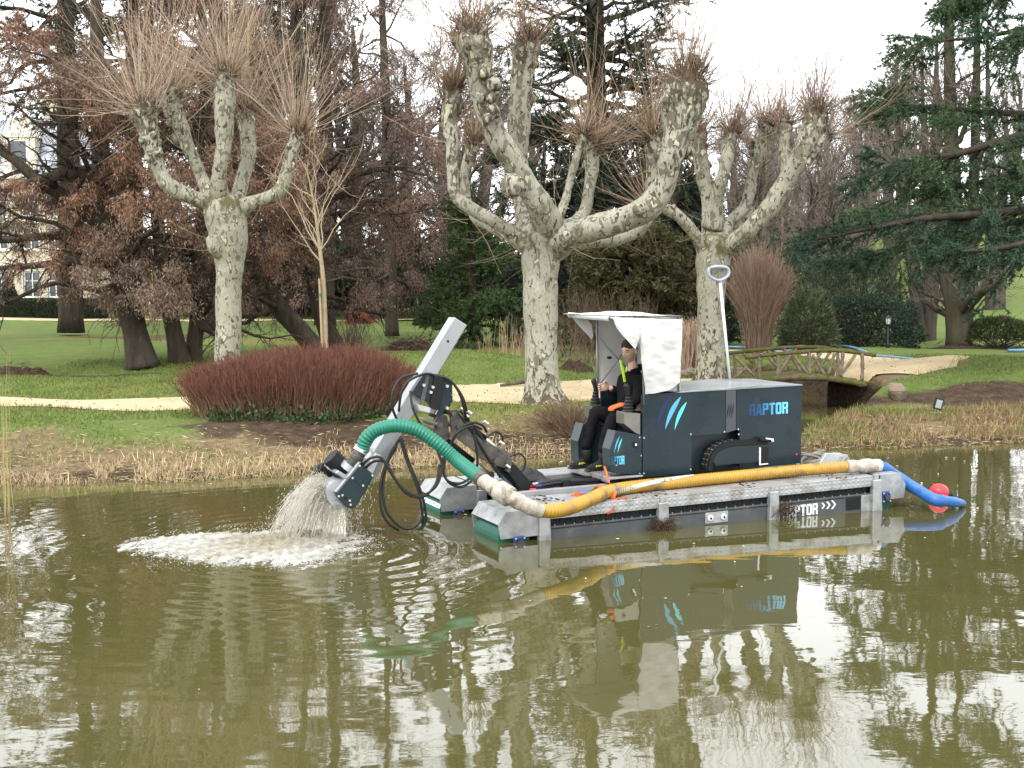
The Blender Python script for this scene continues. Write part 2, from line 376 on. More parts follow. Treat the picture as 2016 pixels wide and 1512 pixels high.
# pond: displaced sheet, ripples spread from where the jet lands
JET = G(625, 1078)[:2]
px_ = np.concatenate([np.arange(-70, -9, 3.), np.arange(-9, 10, .045), np.arange(10, 71, 3.)]); py_ = np.concatenate([np.arange(1.5, 5.5, .3), np.arange(5.5, 19.2, .045), np.arange(19.2, 34, .8)])
PXX, PYY = np.meshgrid(px_, py_, indexing='ij')
rr_ = np.hypot(PXX - JET[0], PYY - JET[1]); fine = ((np.abs(PXX) < 8.9) & (PYY > 5.6) & (PYY < 19)).astype(float)
ang_ = np.arctan2(PYY - JET[1], PXX - JET[0])
amp = .004 * np.exp(-rr_ / .8) + .0009 * np.exp(-rr_ / 2.5)
zz = amp * np.sin(rr_ * 26 + .9 * np.sin(ang_ * 3) + .8 * wob(np.stack([PXX, PYY], -1), 2.5, 11)) + .5 * amp * wob(np.stack([PXX, PYY], -1), 9., 12)
zz = zz * fine
M_w = bpy.data.materials.new('pond_water'); M_w.use_nodes = True
def water_mat(m):
    t = m.node_tree; b = t.nodes['Principled BSDF']; L = t.links.new
    b.inputs['Roughness'].default_value = .02; b.inputs['IOR'].default_value = WATER_IOR
    tc = t.nodes.new('ShaderNodeTexCoord')
    def noise(s, d, sc=(1, 1, 1), dis=0.):
        mp = t.nodes.new('ShaderNodeMapping'); mp.inputs['Scale'].default_value = sc; L(tc.outputs['Object'], mp.inputs[0])
        n = t.nodes.new('ShaderNodeTexNoise'); n.inputs['Scale'].default_value = s; n.inputs['Detail'].default_value = d; n.inputs['Distortion'].default_value = dis; L(mp.outputs[0], n.inputs['Vector']); return n.outputs['Fac']
    x = t.nodes.new('ShaderNodeMix'); x.data_type = 'RGBA'; x.inputs[6].default_value = (*WATER_A, 1); x.inputs[7].default_value = (*WATER_B, 1); L(noise(.5, 3), x.inputs[0]); L(x.outputs[2], b.inputs['Base Color'])
    b1 = t.nodes.new('ShaderNodeBump'); b1.inputs['Strength'].default_value = 1; b1.inputs['Distance'].default_value = .0032; L(noise(1.0, 2., (1.0, 1.5, 1), .2), b1.inputs['Height'])
    b2 = t.nodes.new('ShaderNodeBump'); b2.inputs['Strength'].default_value = 1; b2.inputs['Distance'].default_value = .0005; L(noise(5.5, 2.5, (.8, 1.5, 1), .3), b2.inputs['Height']); L(b1.outputs[0], b2.inputs['Normal'])
    L(b2.outputs[0], b.inputs['Normal'])
WATER_IOR = 1.9; WATER_A = (.060, .055, .018); WATER_B = (.072, .066, .022)
water_mat(M_w)
mb = MB(); mb.add(np.stack([PXX, PYY, zz], -1), grid_faces(len(px_), len(py_)))
mb.build('water', M_w, None, True, label='murky olive green pond with gentle ripples and reflections', cat='pond', kind='structure')

# ---- cut reed stubble along the bank, lawn blades, floating bits (nobody could count them)
def blades(name, X, Y, hgt, wid, col, cvar, lean, r, label, cat, tri=True, zoff=0., mat_='blade'):
    z = H(X, Y) + zoff; z = np.maximum(z, -.06); N = len(X)
    D = np.stack([r.normal(0, lean, N), r.normal(0, lean, N), np.ones(N)], -1)
    m_ = MB(); leaves(m_, np.stack([X, Y, z], -1), D, hgt, wid, r, col, cvar, tri=tri)
    return m_.build(name, M[mat_], None, label=label, cat=cat, kind='stuff')
r = rnd(21)
N = 15000; X = r.uniform(-8.5, 3.6, N); d = np.abs(r.normal(.28, .40, N)); Y = bank_y(X) - .12 + d
keep = (wob(np.stack([X, Y], -1), 2.2, 31) > -.45) & ~((X > -.2) & (X < 3.2) & (r.uniform(size=N) < .75)); X, Y = X[keep], Y[keep]
blades('reed_stubble', X, Y, .115 * (.4 + .9 * r.uniform(size=len(X)) ** 1.4), .015, (.44, .345, .205), .32, .42, r, 'short straw-coloured cut reed stubble along the bank left of the dredger', 'reeds')
N = 23000; X = r.uniform(3.8, 11.5, N); Y = bank_y(X) - .08 + r.uniform(0, 3.3, N) ** 1.0
p = wob(np.stack([X, Y], -1), 1.9, 33); keep = (p > -.55); X, Y, p = X[keep], Y[keep], p[keep]
cc = np.where((p + r.normal(0, .35, len(p)) > .12)[:, None], np.array([[.17, .175, .055]]), np.where(r.uniform(size=(len(p), 1)) < .4, np.array([[.16, .105, .062]]), np.array([[.31, .225, .12]])))
keep = poly_dist(X, Y, CHANNEL) > .3; X, Y, cc = X[keep], Y[keep], cc[keep]
blades('reed_stubble', X, Y, .125 * (.4 + .9 * r.uniform(size=len(X)) ** 1.5), .017, cc, .3, .45, r, 'mown reed stubble mixed green and straw on the wide bank by the bridge', 'reeds')
N = 150000; X = r.uniform(-11, 11.5, N); Y = 14.8 + 17 * r.uniform(size=N) ** 1.25; d = Y - bank_y(X)
p = wob(np.stack([X, Y], -1), 1.3, 3); q = wob(np.stack([X, Y], -1), 4.2, 5)
ok = (d > .9 + .5 * p) & (poly_dist(X, Y, PATH1) > -.10 + .14 * q) & (poly_dist(X, Y, PATH2) > -.10 + .14 * q) & (poly_dist(X, Y, CHANNEL) > .6)
ok &= ~((np.hypot((X + 2.5) / 3.0, (Y - 16.9) / 1.15) + .22 * q < .95)) & ~(np.hypot((X + 9.0) / 4.6, (Y - 27.6) / 1.35) + .2 * p < .9) & ~((X > 4) & (d < 4.6 + .3 * p)) & ~((d < 2.3) & (r.uniform(size=N) < .45))
X, Y, q, p = X[ok], Y[ok], q[ok], p[ok]; f = r.uniform(size=(len(X), 1))
cc = np.where(f < .6, np.array([[.120, .185, .036]]), np.where(f < .85, np.array([[.185, .215, .06]]), np.array([[.20, .17, .08]]))) * (1 + .22 * q[:, None])
blades('grass', X, Y, .055 + .02 * np.clip(p, 0, 1), .016, cc, .25, .45, r, 'short winter lawn grass on both sides of the path', 'grass')
N = 9000; X = r.uniform(-8.5, 10.5, N); Y = bank_y(X) + np.abs(r.normal(0, .95, N)) - .12
m_ = MB(); a = r.uniform(0, 6.28, N); leaves(m_, np.stack([X, Y, np.maximum(H(X, Y), 0) + .025], -1), np.stack([np.cos(a), np.sin(a), r.normal(0, .12, N)], -1), .11, .010, r, (.33, .255, .15), .45)
m_.build('fallen_straw', M['blade'], None, label='broken straw and dead leaves strewn over the bank', cat='litter', kind='stuff')
N = 2400; X = r.uniform(-11, 11, N); Y = r.uniform(17, 32, N); k_ = bank_y(X) + .8 < Y; X, Y = X[k_], Y[k_]; a = r.uniform(0, 6.28, len(X)); m_ = MB()
leaves(m_, np.stack([X, Y, H(X, Y) + .045], -1), np.stack([np.cos(a), np.sin(a), r.normal(0, .25, len(X))], -1), .045, .02, r, (.15, .09, .05), .4)
m_.build('fallen_leaves', M['blade'], None, label='brown plane leaves scattered over lawn and gravel path', cat='leaves', kind='stuff')
N = 260; X = r.uniform(-7, 7, N); Y = r.uniform(6.2, 17, N); a = r.uniform(0, 6.28, N); sc = Y / 12
m_ = MB(); leaves(m_, np.stack([X, Y, np.full(N, .012)], -1), np.stack([np.cos(a), .6 * np.sin(a), np.zeros(N)], -1), .035 * sc, .018 * sc, r, (.42, .38, .28), .45)
m_.build('floating_leaves', M['blade'], None, label='tiny pale leaf scraps floating over the pond', cat='leaves', kind='stuff')
# ------------------------------------------------------------------ pollarded plane trees
def plane_bark():
    m = bpy.data.materials.new('plane_bark'); m.use_nodes = True; t = m.node_tree; b = t.nodes['Principled BSDF']; L = t.links.new
    b.inputs['Roughness'].default_value = .85; b.inputs['Specular IOR Level'].default_value = .2
    tc = t.nodes.new('ShaderNodeTexCoord'); at = t.nodes.new('ShaderNodeAttribute'); at.attribute_name = 'col'; sp = t.nodes.new('ShaderNodeSeparateColor'); L(at.outputs['Color'], sp.inputs[0])
    mp = t.nodes.new('ShaderNodeMapping'); mp.inputs['Scale'].default_value = (1, 1, .55); L(tc.outputs['Object'], mp.inputs[0])
    def noise(s, d=4, dis=0.):
        n = t.nodes.new('ShaderNodeTexNoise'); n.inputs['Scale'].default_value = s; n.inputs['Detail'].default_value = d; n.inputs['Distortion'].default_value = dis; L(mp.outputs[0], n.inputs['Vector']); return n.outputs['Fac']
    def rg(src, a, z):
        r = t.nodes.new('ShaderNodeMapRange'); r.inputs[1].default_value = a; r.inputs[2].default_value = z; L(src, r.inputs[0]); return r.outputs[0]
    def mix(f, A, B):
        x = t.nodes.new('ShaderNodeMix'); x.data_type = 'RGBA'; L(f, x.inputs[0])
        for s_, q in ((6, A), (7, B)):
            if isinstance(q, tuple): x.inputs[s_].default_value = (*q, 1)
            else: L(q, x.inputs[s_])
        return x.outputs[2]
    def madd(A, B, k):
        q = t.nodes.new('ShaderNodeMath'); q.operation = 'MULTIPLY_ADD'; L(B, q.inputs[0]); q.inputs[1].default_value = k; L(A, q.inputs[2]); return q.outputs[0]
    c = mix(rg(noise(2.5), .35, .65), (.355, .335, .268), (.27, .262, .20))
    c = mix(rg(noise(30, 3), .45, .75), c, (.20, .20, .15))
    # R: how flaky the bark is here, G: old brown bark (base, forks), B: moss
    fl = madd(noise(9., 4, .7), sp.outputs[0], .20)
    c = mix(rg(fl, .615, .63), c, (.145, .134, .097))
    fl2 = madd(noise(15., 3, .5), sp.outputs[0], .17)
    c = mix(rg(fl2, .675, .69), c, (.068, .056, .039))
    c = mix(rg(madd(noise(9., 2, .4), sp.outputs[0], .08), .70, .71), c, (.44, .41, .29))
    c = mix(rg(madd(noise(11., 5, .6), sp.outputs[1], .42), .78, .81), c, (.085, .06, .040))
    c = mix(rg(madd(noise(5., 4), sp.outputs[2], .22), .68, .82), c, (.10, .088, .04))
    L(c, b.inputs['Base Color'])
    bp = t.nodes.new('ShaderNodeBump'); bp.inputs['Strength'].default_value = .9; bp.inputs['Distance'].default_value = .022; L(madd(noise(9., 6, .5), noise(40, 3), .25), bp.inputs['Height']); L(bp.outputs[0], b.inputs['Normal'])
    return m
M['plane_bark'] = plane_bark()
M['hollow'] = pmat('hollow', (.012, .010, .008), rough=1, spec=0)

def limb_tube(pts, rad, seed, knuckle, n=16, sub=9, flaky=.5, brown=0., moss=0., lump=.10):
    q = catmull(np.column_stack([pts, rad]), sub); P, rr = q[:, :3], q[:, 3]
    if knuckle:
        e_ = np.linspace(0, 1, len(P)) ; g_ = (np.minimum(e_ * 5, 1) * np.minimum((1 - e_) * 4 + .3, 1) * rr * .38)[:, None]; f0 = .55 / max(np.mean(rr), .05); P = P + g_ * np.stack([wob(P, f0 * .5, seed + 20, 2), wob(P, f0 * .5, seed + 21, 2), .4 * wob(P, f0 * .5, seed + 22, 2)], -1); rr = rr * (.84 + .10 * wob(P, f0, seed + 23, 2))
    v, F = tube(P, rr, n); k = len(P); s = np.repeat(np.linspace(0, 1, k), n)
    ctr = np.repeat(P, n, 0); nr = nrm(v - ctr); R0 = np.repeat(rr, n)
    d = lump * wob(v, 2.4 / max(np.mean(rr) * 4, .2), seed) + .06 * wob(v, 11, seed + 1)
    f_ = 1.5 / max(np.mean(rr), .05)
    d = d + .05 * np.abs(wob(v, f_ * .9, seed + 6, 2))
    if knuckle: d = d + sst(.30, .9, s) * (.42 * np.maximum(wob(v, f_ * .55, seed + 2, 2), -.12) + .17 * wob(v, f_ * 1.3, seed + 3)) + .12 * np.maximum(wob(v, f_ * .5, seed + 8, 2) - .3, 0)
    v = v + nr * (R0 * d)[:, None]
    col = np.stack([np.clip(flaky + .5 * sst(.35, .8, s) * float(knuckle), 0, 1), np.clip(brown + .9 * sst(.62, .95, s) * float(knuckle), 0, 1), np.full(len(s), moss) * (1 - sst(.0, .5, s))], -1)
    return v, F, col, P, rr
def shoots(mb, tipP, axis, rad, n, lo, hi, r, spread=1., up=.34, col=(.30, .215, .13), thick=.0068):
    o_ = nrm(r.normal(size=(n, 3)) + axis * .55); s0 = tipP + o_ * rad * np.array([1, 1, .8]) * r.uniform(.75, 1.1, (n, 1)) - axis * rad * .25 * r.uniform(0, 1, (n, 1)) ** 2 * 2.; dirs = nrm(o_ * .75 * spread + axis * .28 + np.array([0, 0, up]) + r.normal(size=(n, 3)) * .38)
    L = (lo * .7 + (hi * 1.1 - lo * .7) * r.uniform(0, 1, n) ** 1.3)
    k = 6; s = np.linspace(0, 1, k)
    bend = np.array([0, 0, 1.]) * r.uniform(.0, .6, (n, 1)) + r.normal(0, .12, (n, 3))
    P = s0[:, None] + L[:, None, None] * (dirs[:, None] * s[None, :, None] + bend[:, None] * (s ** 2)[None, :, None] * .6) + np.cumsum(r.normal(0, .014, (n, k, 3)), 1) * L[:, None, None]
    Rr = thick * r.uniform(.6, 1.2, (n, 1)) * (1 - .75 * s)[None]
    v, F = tubes_batch(P, Rr, 3)
    c = np.asarray(col) * r.uniform(.6, 1.35, (n, 1)) * np.array([1, 1, 1]) ; c = c * (1 + r.normal(0, .06, (n, 3)))
    mb.add(v, F, 0, np.repeat(np.clip(c, .01, 1), k * 3, 0))
    P2, R2 = spawn(P, Rr, 2, r, .25, .9, .6, L * .38, up=.3, k=3, rr=.7, fall=.3)
    v, F = tubes_batch(P2, R2, 3); mb.add(v, F, 0, np.repeat(np.clip(np.repeat(c, 2, 0), .01, 1), 9, 0))
def pollard(label, Y, base_px, trunk, arms, seed, lo, hi, n_sh, group=None, wild=0, hollows=(), shoot_col=(.30, .215, .13)):
    s = mpp(Y); r = rnd(seed); b = W(*base_px, Y); b[2] = Hs(b[0], b[1]) - .05
    root = thing('plane_tree', label, 'tree', tuple(b), group)
    def P3(l): return np.array([W(p[0], p[1], Y + (p[3] if len(p) > 3 else 0)) - b for p in l]), np.array([p[2] * s for p in l])
    tp, tr = P3(trunk)
    tp = np.vstack([tp, tp[-1] + [0, 0, tr[-1] * .45], tp[-1] + [0, 0, tr[-1] * .7]]); tr = np.concatenate([tr, [tr[-1] * .72, tr[-1] * .15]])
    v, F, col, P, rr = limb_tube(tp, tr, seed, False, 28, 12, .30, 0., 0., .06)
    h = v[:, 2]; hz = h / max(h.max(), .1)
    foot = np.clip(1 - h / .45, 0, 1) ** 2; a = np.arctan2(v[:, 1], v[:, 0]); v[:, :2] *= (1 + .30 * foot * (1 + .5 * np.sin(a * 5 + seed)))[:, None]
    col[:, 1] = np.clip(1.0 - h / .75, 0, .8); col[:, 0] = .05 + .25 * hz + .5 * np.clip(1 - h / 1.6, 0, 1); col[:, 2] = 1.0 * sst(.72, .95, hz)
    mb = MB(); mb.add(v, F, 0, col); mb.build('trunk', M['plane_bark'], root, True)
    sm = MB()
    for i, arm in enumerate(arms):
        ap, ar = P3(arm['p']); kn = arm.get('k', True)
        ax_ = nrm(ap[-1] - ap[-2]); ap = np.vstack([ap, ap[-1] + ax_ * ar[-1] * .45, ap[-1] + ax_ * ar[-1] * .75]); ar = np.concatenate([ar, [ar[-1] * .72, ar[-1] * .12]])
        ar[:1] *= 1.15
        v, F, col, P, rr = limb_tube(ap, ar, seed + 5 * i + 3, kn, 16, 9, .33, arm.get('brown', .1), arm.get('moss', .5))
        mb = MB(); mb.add(v, F, 0, col)
        tip, ax, R1 = P[-14], nrm(P[-14] - P[-18]), rr[-19] if len(rr) > 19 else rr[0]; R1 = max(R1, rr[-14])
        if kn:
            for j in range(12):      # burls left by years of cutting
                q = tip - ax * R1 * r.uniform(-.6, 5.0) + nrm(r.normal(size=3)) * R1 * r.uniform(.5, .8)
                v, F = ball((0, 0, 0), R1 * r.uniform(.28, .52), 14, 10); v = v * (1 + .30 * wob(v / R1, 5, j + seed)[:, None]) + q
                mb.add(v, F, 0, (.7, .25 + .45 * r.uniform(), 0))
        mb.build('limb', M['plane_bark'], root, True)
        if kn:
            f = arm.get('f', 1.0)
            shoots(sm, tip, ax, R1, int(n_sh * f * .95), lo, hi, r, arm.get('spread', .9), col=shoot_col); shoots(sm, tip, ax, R1, int(n_sh * f * .45), lo * .5, hi * .6, r, 1.2, .3, col=np.array(shoot_col) * np.array([.75, .66, .62]))
            shoots(sm, tip, ax, R1 * 1.1, int(n_sh * 2.0 * f), .05, .22, r, 1.3, .15, col=(.095, .055, .04))
            for j in range(int(10 * f)):
                q = P[r.integers(len(P) // 3, len(P))]
                shoots(sm, q, nrm(r.normal(size=3)), .1, 2, lo * .3, hi * .5, r, 1., .4, col=shoot_col, thick=.005)
    for j in range(wild):
        arm = arms[r.integers(len(arms))]; ap, ar = P3(arm['p']); q = ap[r.integers(0, len(ap) - 1)]
        shoots(sm, q, nrm(r.normal(size=3)), .15, 5, .4, 1.6, r, 1.2, .15, col=np.array(shoot_col) * .85, thick=.0055)
    sm.build('shoots', M['twig'], root, False, kind='stuff')
    for hx, hy, hr, hd in hollows:
        c = W(hx, hy, Y + hd) - b; d = nrm(np.array([-.25, -1, .05])); mb = MB()
        q = np.array([c + d * .0, c + d * .10, c + d * .13, c + d * .10, c - d * .02]); v, F = tube(q, np.array([1.6, 1.25, 1.05, .78, .7]) * hr * s, 14, False)
        mb.add(v, F, 0, (.6, .15, 0)); ho = mb.build('branch_scar', M['plane_bark'], root, True)
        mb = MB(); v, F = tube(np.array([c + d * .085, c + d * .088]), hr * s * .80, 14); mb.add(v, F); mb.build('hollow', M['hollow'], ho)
    return root
def A_(p, **k): return dict(p=p, **k)
pollard('pollarded plane tree with five short arms standing behind the red-stemmed bush', 25.6, (450, 752),
    [(450, 752, 27), (449, 690, 25), (450, 620, 24), (451, 550, 25), (452, 500, 30), (449, 450, 37), (442, 405, 40)],
    [A_([(440, 425, 24), (405, 398, 17, -.2), (368, 384, 16, -.4), (335, 365, 16, -.5), (318, 335, 15, -.5), (305, 285, 17, -.5), (290, 240, 21, -.5), (284, 218, 23, -.5)], f=1.2),
     A_([(430, 415, 20), (398, 355, 14, .3), (375, 300, 15, .5), (352, 245, 19, .6), (338, 205, 23, .6), (336, 188, 24, .6)]),
     A_([(438, 410, 27), (432, 360, 18, -.3), (436, 295, 18, -.4), (436, 250, 21, -.4), (441, 205, 25, -.4), (442, 165, 23, -.4), (444, 152, 22, -.4)]),
     A_([(460, 415, 22), (474, 360, 16, .3), (484, 300, 18, .5), (488, 255, 19, .6), (482, 222, 18, .6)]),
     A_([(462, 415, 22), (505, 395, 15, -.2), (545, 383, 15, -.4), (565, 350, 14, -.4), (574, 310, 16, -.4), (583, 278, 17, -.4), (586, 262, 17, -.4)]),
     A_([(445, 500, 18), (425, 490, 14, -.3), (418, 470, 12, -.35)], k=False)], 41, 1.1, 3.1, 105, 'pollarded plane trees along the path', 10, shoot_col=(.36, .285, .21))
pollard('largest pollarded plane tree, its thick pale trunk rising right behind the white canopy', 20.0, (1070, 795),
    [(1070, 797, 42), (1068, 775, 36), (1066, 720, 33), (1065, 640, 33), (1064, 560, 34), (1064, 500, 38), (1066, 460, 42)],
    [A_([(1045, 485, 22), (1010, 462, 18, -.1), (975, 440, 16, -.2), (930, 412, 15, -.3), (898, 385, 14, -.3), (892, 350, 13, -.3), (894, 300, 14, -.3), (889, 240, 19, -.3), (891, 195, 18, -.3), (892, 176, 17, -.3)], f=.8),
     A_([(1078, 470, 36), (1078, 435, 32, -.3), (1062, 400, 29, -.5), (1035, 365, 24, -.6), (1010, 322, 23, -.7), (975, 265, 23, -.8), (950, 190, 27, -.8), (938, 120, 33, -.8), (932, 85, 38, -.8), (930, 72, 38, -.8)], f=1.3, moss=.8),
     A_([(1052, 475, 30), (1035, 410, 25, .5), (1026, 350, 21, .6), (1018, 300, 22, .6), (1019, 235, 25, .6), (1022, 170, 25, .6), (1029, 110, 28, .6), (1031, 92, 28, .6)], f=1.0),
     A_([(1085, 480, 34), (1125, 462, 28, -.3), (1180, 443, 27, -.5), (1235, 424, 28, -.6), (1275, 403, 29, -.7), (1300, 368, 27, -.7), (1318, 305, 28, -.8), (1338, 248, 34, -.8), (1352, 195, 42, -.8), (1358, 165, 43, -.8)], f=1.3, brown=.25),
     A_([(1088, 495, 22), (1150, 478, 17, .2), (1210, 470, 17, .4), (1255, 455, 18, .5), (1280, 425, 15, .5), (1284, 370, 14, .5), (1282, 310, 15, .5), (1284, 275, 17, .5)], f=.8),
     A_([(1085, 450, 17), (1112, 405, 11, .1), (1126, 350, 9, .1), (1140, 300, 9, .1), (1150, 268, 10, .1)], f=.5, moss=1.),
     A_([(1090, 465, 20), (1140, 430, 15, .8), (1160, 380, 14, 1.0), (1168, 325, 17, 1.1), (1172, 290, 18, 1.1)], f=.8),
     A_([(1042, 478, 18), (985, 455, 13, .8), (935, 430, 12, 1.), (915, 385, 11, 1.1), (915, 335, 12, 1.1), (928, 285, 14, 1.1)], f=.7)],
    52, .5, 1.7, 95, 'pollarded plane trees along the path', 34, hollows=((1008, 366, 15, -.95), (1113, 466, 8, -.65), (1258, 412, 8, -.9)), shoot_col=(.29, .215, .15))
pollard('pollarded plane tree with mottled trunk behind the dark machine cabin and landing net', 23.4, (1400, 768),
    [(1400, 772, 33), (1399, 740, 28), (1399, 660, 26), (1400, 580, 26), (1403, 520, 32), (1408, 480, 36)],
    [A_([(1400, 495, 28), (1399, 440, 22, .1), (1395, 390, 19, .2), (1384, 345, 18, .2), (1376, 300, 19, .2), (1372, 268, 20, .2)], moss=.2),
     A_([(1402, 450, 20), (1408, 400, 15, -.1), (1426, 350, 14, -.3), (1434, 305, 16, -.3), (1438, 268, 18, -.3)]),
     A_([(1415, 500, 25), (1450, 474, 20, -.3), (1485, 445, 20, -.5), (1522, 396, 20, -.6), (1555, 342, 19, -.7), (1580, 285, 22, -.7), (1597, 240, 24, -.7), (1601, 226, 24, -.7)], f=1.3),
     A_([(1552, 345, 14, -.6), (1546, 295, 16, -.5), (1546, 262, 17, -.5), (1547, 248, 17, -.5)], f=.6),
     A_([(1585, 320, 11, -.75), (1606, 295, 11, -.8), (1622, 274, 12, -.8)], f=.4),
     A_([(1412, 480, 18), (1436, 440, 14, .3), (1466, 405, 13, .5), (1478, 345, 12, .6), (1494, 290, 16, .6), (1508, 252, 16, .6)]),
     A_([(1392, 500, 20), (1368, 466, 14, -.2), (1340, 428, 13, -.3), (1305, 410, 12, -.4), (1282, 408, 12, -.4)], f=.5),
     A_([(1425, 478, 15, .3), (1452, 448, 15, .6), (1480, 420, 14, .8)], k=False)], 63, .6, 2.0, 85, 'pollarded plane trees along the path', 16, shoot_col=(.27, .20, .15))
# ------------------------------------------------------------------ the park's other trees
def path3(l, Y, b): return np.array([W(p[0], p[1], Y + (p[3] if len(p) > 3 else 0)) - b for p in l]), np.array([p[2] for p in l]) * mpp(Y)
def trunk_mesh(P, rr, seed, n=14, flute=.10):
    v, F = tube(P, rr, n); c = np.repeat(P, n, 0); a = np.tile(np.arange(n) / n * 2 * PI, len(P)); h = np.repeat(P[:, 2], n)
    foot = np.clip(1 - h / 1.0, 0, 1) ** 2
    return c + (v - c) * (1 + flute * wob(v, 1.8, seed) + foot * (.22 + .22 * np.sin(a * 4 + seed)))[:, None], F
def rusty_tree(label, Y, tr, seed, top, spread, n_limb, dens, col, bark='bark_red', first=.14, custom=(), group='rusty brown conifers across the lawn', leafL=.105, gap=.03, low=1.5):
    r = rnd(seed); b = W(tr[0][0], tr[0][1], Y); b[2] = Hs(b[0], b[1]) - .25
    root = thing('rusty_tree', label, 'tree', tuple(b), group); P, rr = path3(tr, Y, b); q = catmull(np.column_stack([P, rr]), 6); P, rr = q[:, :3], q[:, 3]
    mb = MB(); v, F = trunk_mesh(P, rr, seed); mb.add(v, F)
    LP, LR = spawn(P[None], rr[None], n_limb, r, first, .97, 1.45, spread, up=.16, k=8, rr=.34, wig=.10, fall=.62, grav=.05, flat=.25)
    for cpts in custom:
        cp, cr = path3(cpts, Y, b); q = catmull(np.column_stack([cp, cr]), 3); i = np.linspace(0, len(q) - 1, 8).astype(int)
        LP = np.concatenate([LP, q[i, :3][None]]); LR = np.concatenate([LR, q[i, 3][None]])
    v, F = tubes_batch(LP, np.maximum(LR, .012), 6); mb.add(v, F); mb.build('trunk', M[bark], root, True)
    lenL = np.linalg.norm(LP[:, -1] - LP[:, 0], axis=1)
    BP, BR = spawn(LP, LR, 9, r, .18, 1., .9, np.clip(lenL * .42, .5, 2.4), up=.05, k=6, rr=.5, wig=.12, fall=.3, grav=.25, flat=.5)
    TP, TR = spawn(BP, BR, 5, r, .2, 1., .8, .65, up=-.15, k=4, rr=.6, wig=.12, grav=.3)
    mb = MB()
    bc = np.array([.06, .042, .032])
    for p_, q_ in ((BP, BR), (TP, TR)):
        v, F = tubes_batch(p_, np.maximum(q_, .006), 3); mb.add(v, F, 0, np.broadcast_to(bc, (len(v), 3)))
    pts, d = along(TP, dens, r, .1, 1.); pts2, d2 = along(BP, dens, r, .3, 1.)
    pts = np.concatenate([pts, pts2]); N = len(pts)
    clump = np.repeat(pts, 11, 0) + r.normal(0, .085, (N * 11, 3)); keep = (wob(clump, 1.0, seed + 9) + .5 * wob(clump, 2.6, seed + 10)) > gap; keep &= clump[:, 2] > low + .5 * wob(clump, 1.5, seed + 12); clump = clump[keep]; n_ = len(clump)
    D = np.stack([r.normal(0, .45, n_), r.normal(0, .45, n_), -np.ones(n_) * r.uniform(.2, 1., n_)], -1)
    cc = np.asarray(col) * (1 + .35 * wob(clump, .8, seed + 4)[:, None]) * (1 + np.array([.10, -.02, -.12]) * wob(clump, .5, seed + 5)[:, None])
    leaves(mb, clump, D, leafL, .020, r, cc, .35)
    mb.build('crown', M['leaf'], root); return root
RUST = (.235, .142, .098); RUST2 = (.26, .17, .12); RUST3 = (.225, .15, .12)
rusty_tree('rusty conifer with the stoutest fluted trunk, leaning left before the cream mansion', 29.5, [(281, 724, 30), (268, 660, 24), (250, 590, 22), (225, 480, 21), (205, 380, 20), (195, 240, 17), (190, 100, 13), (188, -120, 9), (190, -470, 3)], 101, 0, 4.0, 46, 7, RUST, first=.27, gap=.26,
    custom=([(215, 455, 18), (150, 400, 15, -.5), (70, 352, 12, -1.), (10, 300, 9, -1.2), (-60, 270, 5, -1.4)], [(222, 480, 14), (140, 462, 10, .4), (40, 470, 8, .8), (-60, 480, 4, 1.)], [(210, 360, 13), (120, 340, 10, -.8), (20, 372, 7, -1.3), (-60, 380, 3, -1.5)], [(235, 520, 12), (150, 515, 9, -.6), (40, 525, 6, -1), (-40, 530, 3, -1.2)]))
rusty_tree('slim rusty conifer, leftmost of the close pair between the stout trunk and the plane tree', 30.5, [(356, 722, 20), (344, 660, 16), (330, 590, 15), (312, 450, 13), (300, 250, 11), (292, 50, 9), (288, -260, 3)], 102, 0, 3.2, 40, 6, RUST2, first=.24)
rusty_tree('slim upright rusty conifer, close against the left side of the foremost plane trunk', 31.0, [(378, 722, 20), (382, 680, 17), (390, 600, 15), (398, 400, 13), (403, 200, 11), (398, 0, 8), (396, -470, 3)], 103, 0, 3.4, 42, 6, RUST, first=.25)
rusty_tree('rusty conifer whose trunk leans steeply left behind the red-stemmed bush', 34.5, [(626, 694, 21), (590, 650, 19), (548, 602, 18), (505, 525, 17), (478, 440, 15), (450, 300, 12), (435, 130, 9), (428, -260, 3)], 104, 0, 3.6, 42, 6, RUST2, first=.24)
rusty_tree('tall rusty conifer, its dark trunk right behind the thin staked sapling', 36.0, [(660, 690, 22), (640, 640, 17), (622, 575, 16), (613, 400, 14), (606, 250, 12), (588, 100, 10), (575, -60, 7), (570, -450, 3)], 105, 0, 4.3, 48, 6, RUST3, first=.2,
    custom=([(620, 420, 9), (680, 380, 7, .5), (750, 395, 6, .8), (830, 330, 3, 1.)], [(615, 330, 9), (690, 345, 7, -.4), (770, 330, 5, -.6), (840, 345, 3, -.8)], [(640, 600, 8), (700, 606, 6, -.5), (760, 620, 4, -.8)]))
rusty_tree('more distant rusty conifer filling the gap left of the big plane tree', 45.0, [(772, 662, 13), (770, 560, 12), (766, 400, 11), (760, 200, 9), (752, 0, 6), (750, -260, 3)], 106, 0, 4.6, 46, 5, RUST3, first=.20)
rusty_tree('rusty conifer at the far left, in front of the mansion hedge', 40.0, [(-170, 668, 20), (-165, 500, 18), (-160, 250, 15), (-150, 0, 10), (-146, -340, 3)], 107, 0, 5.0, 44, 5, RUST, first=.28, gap=.08)

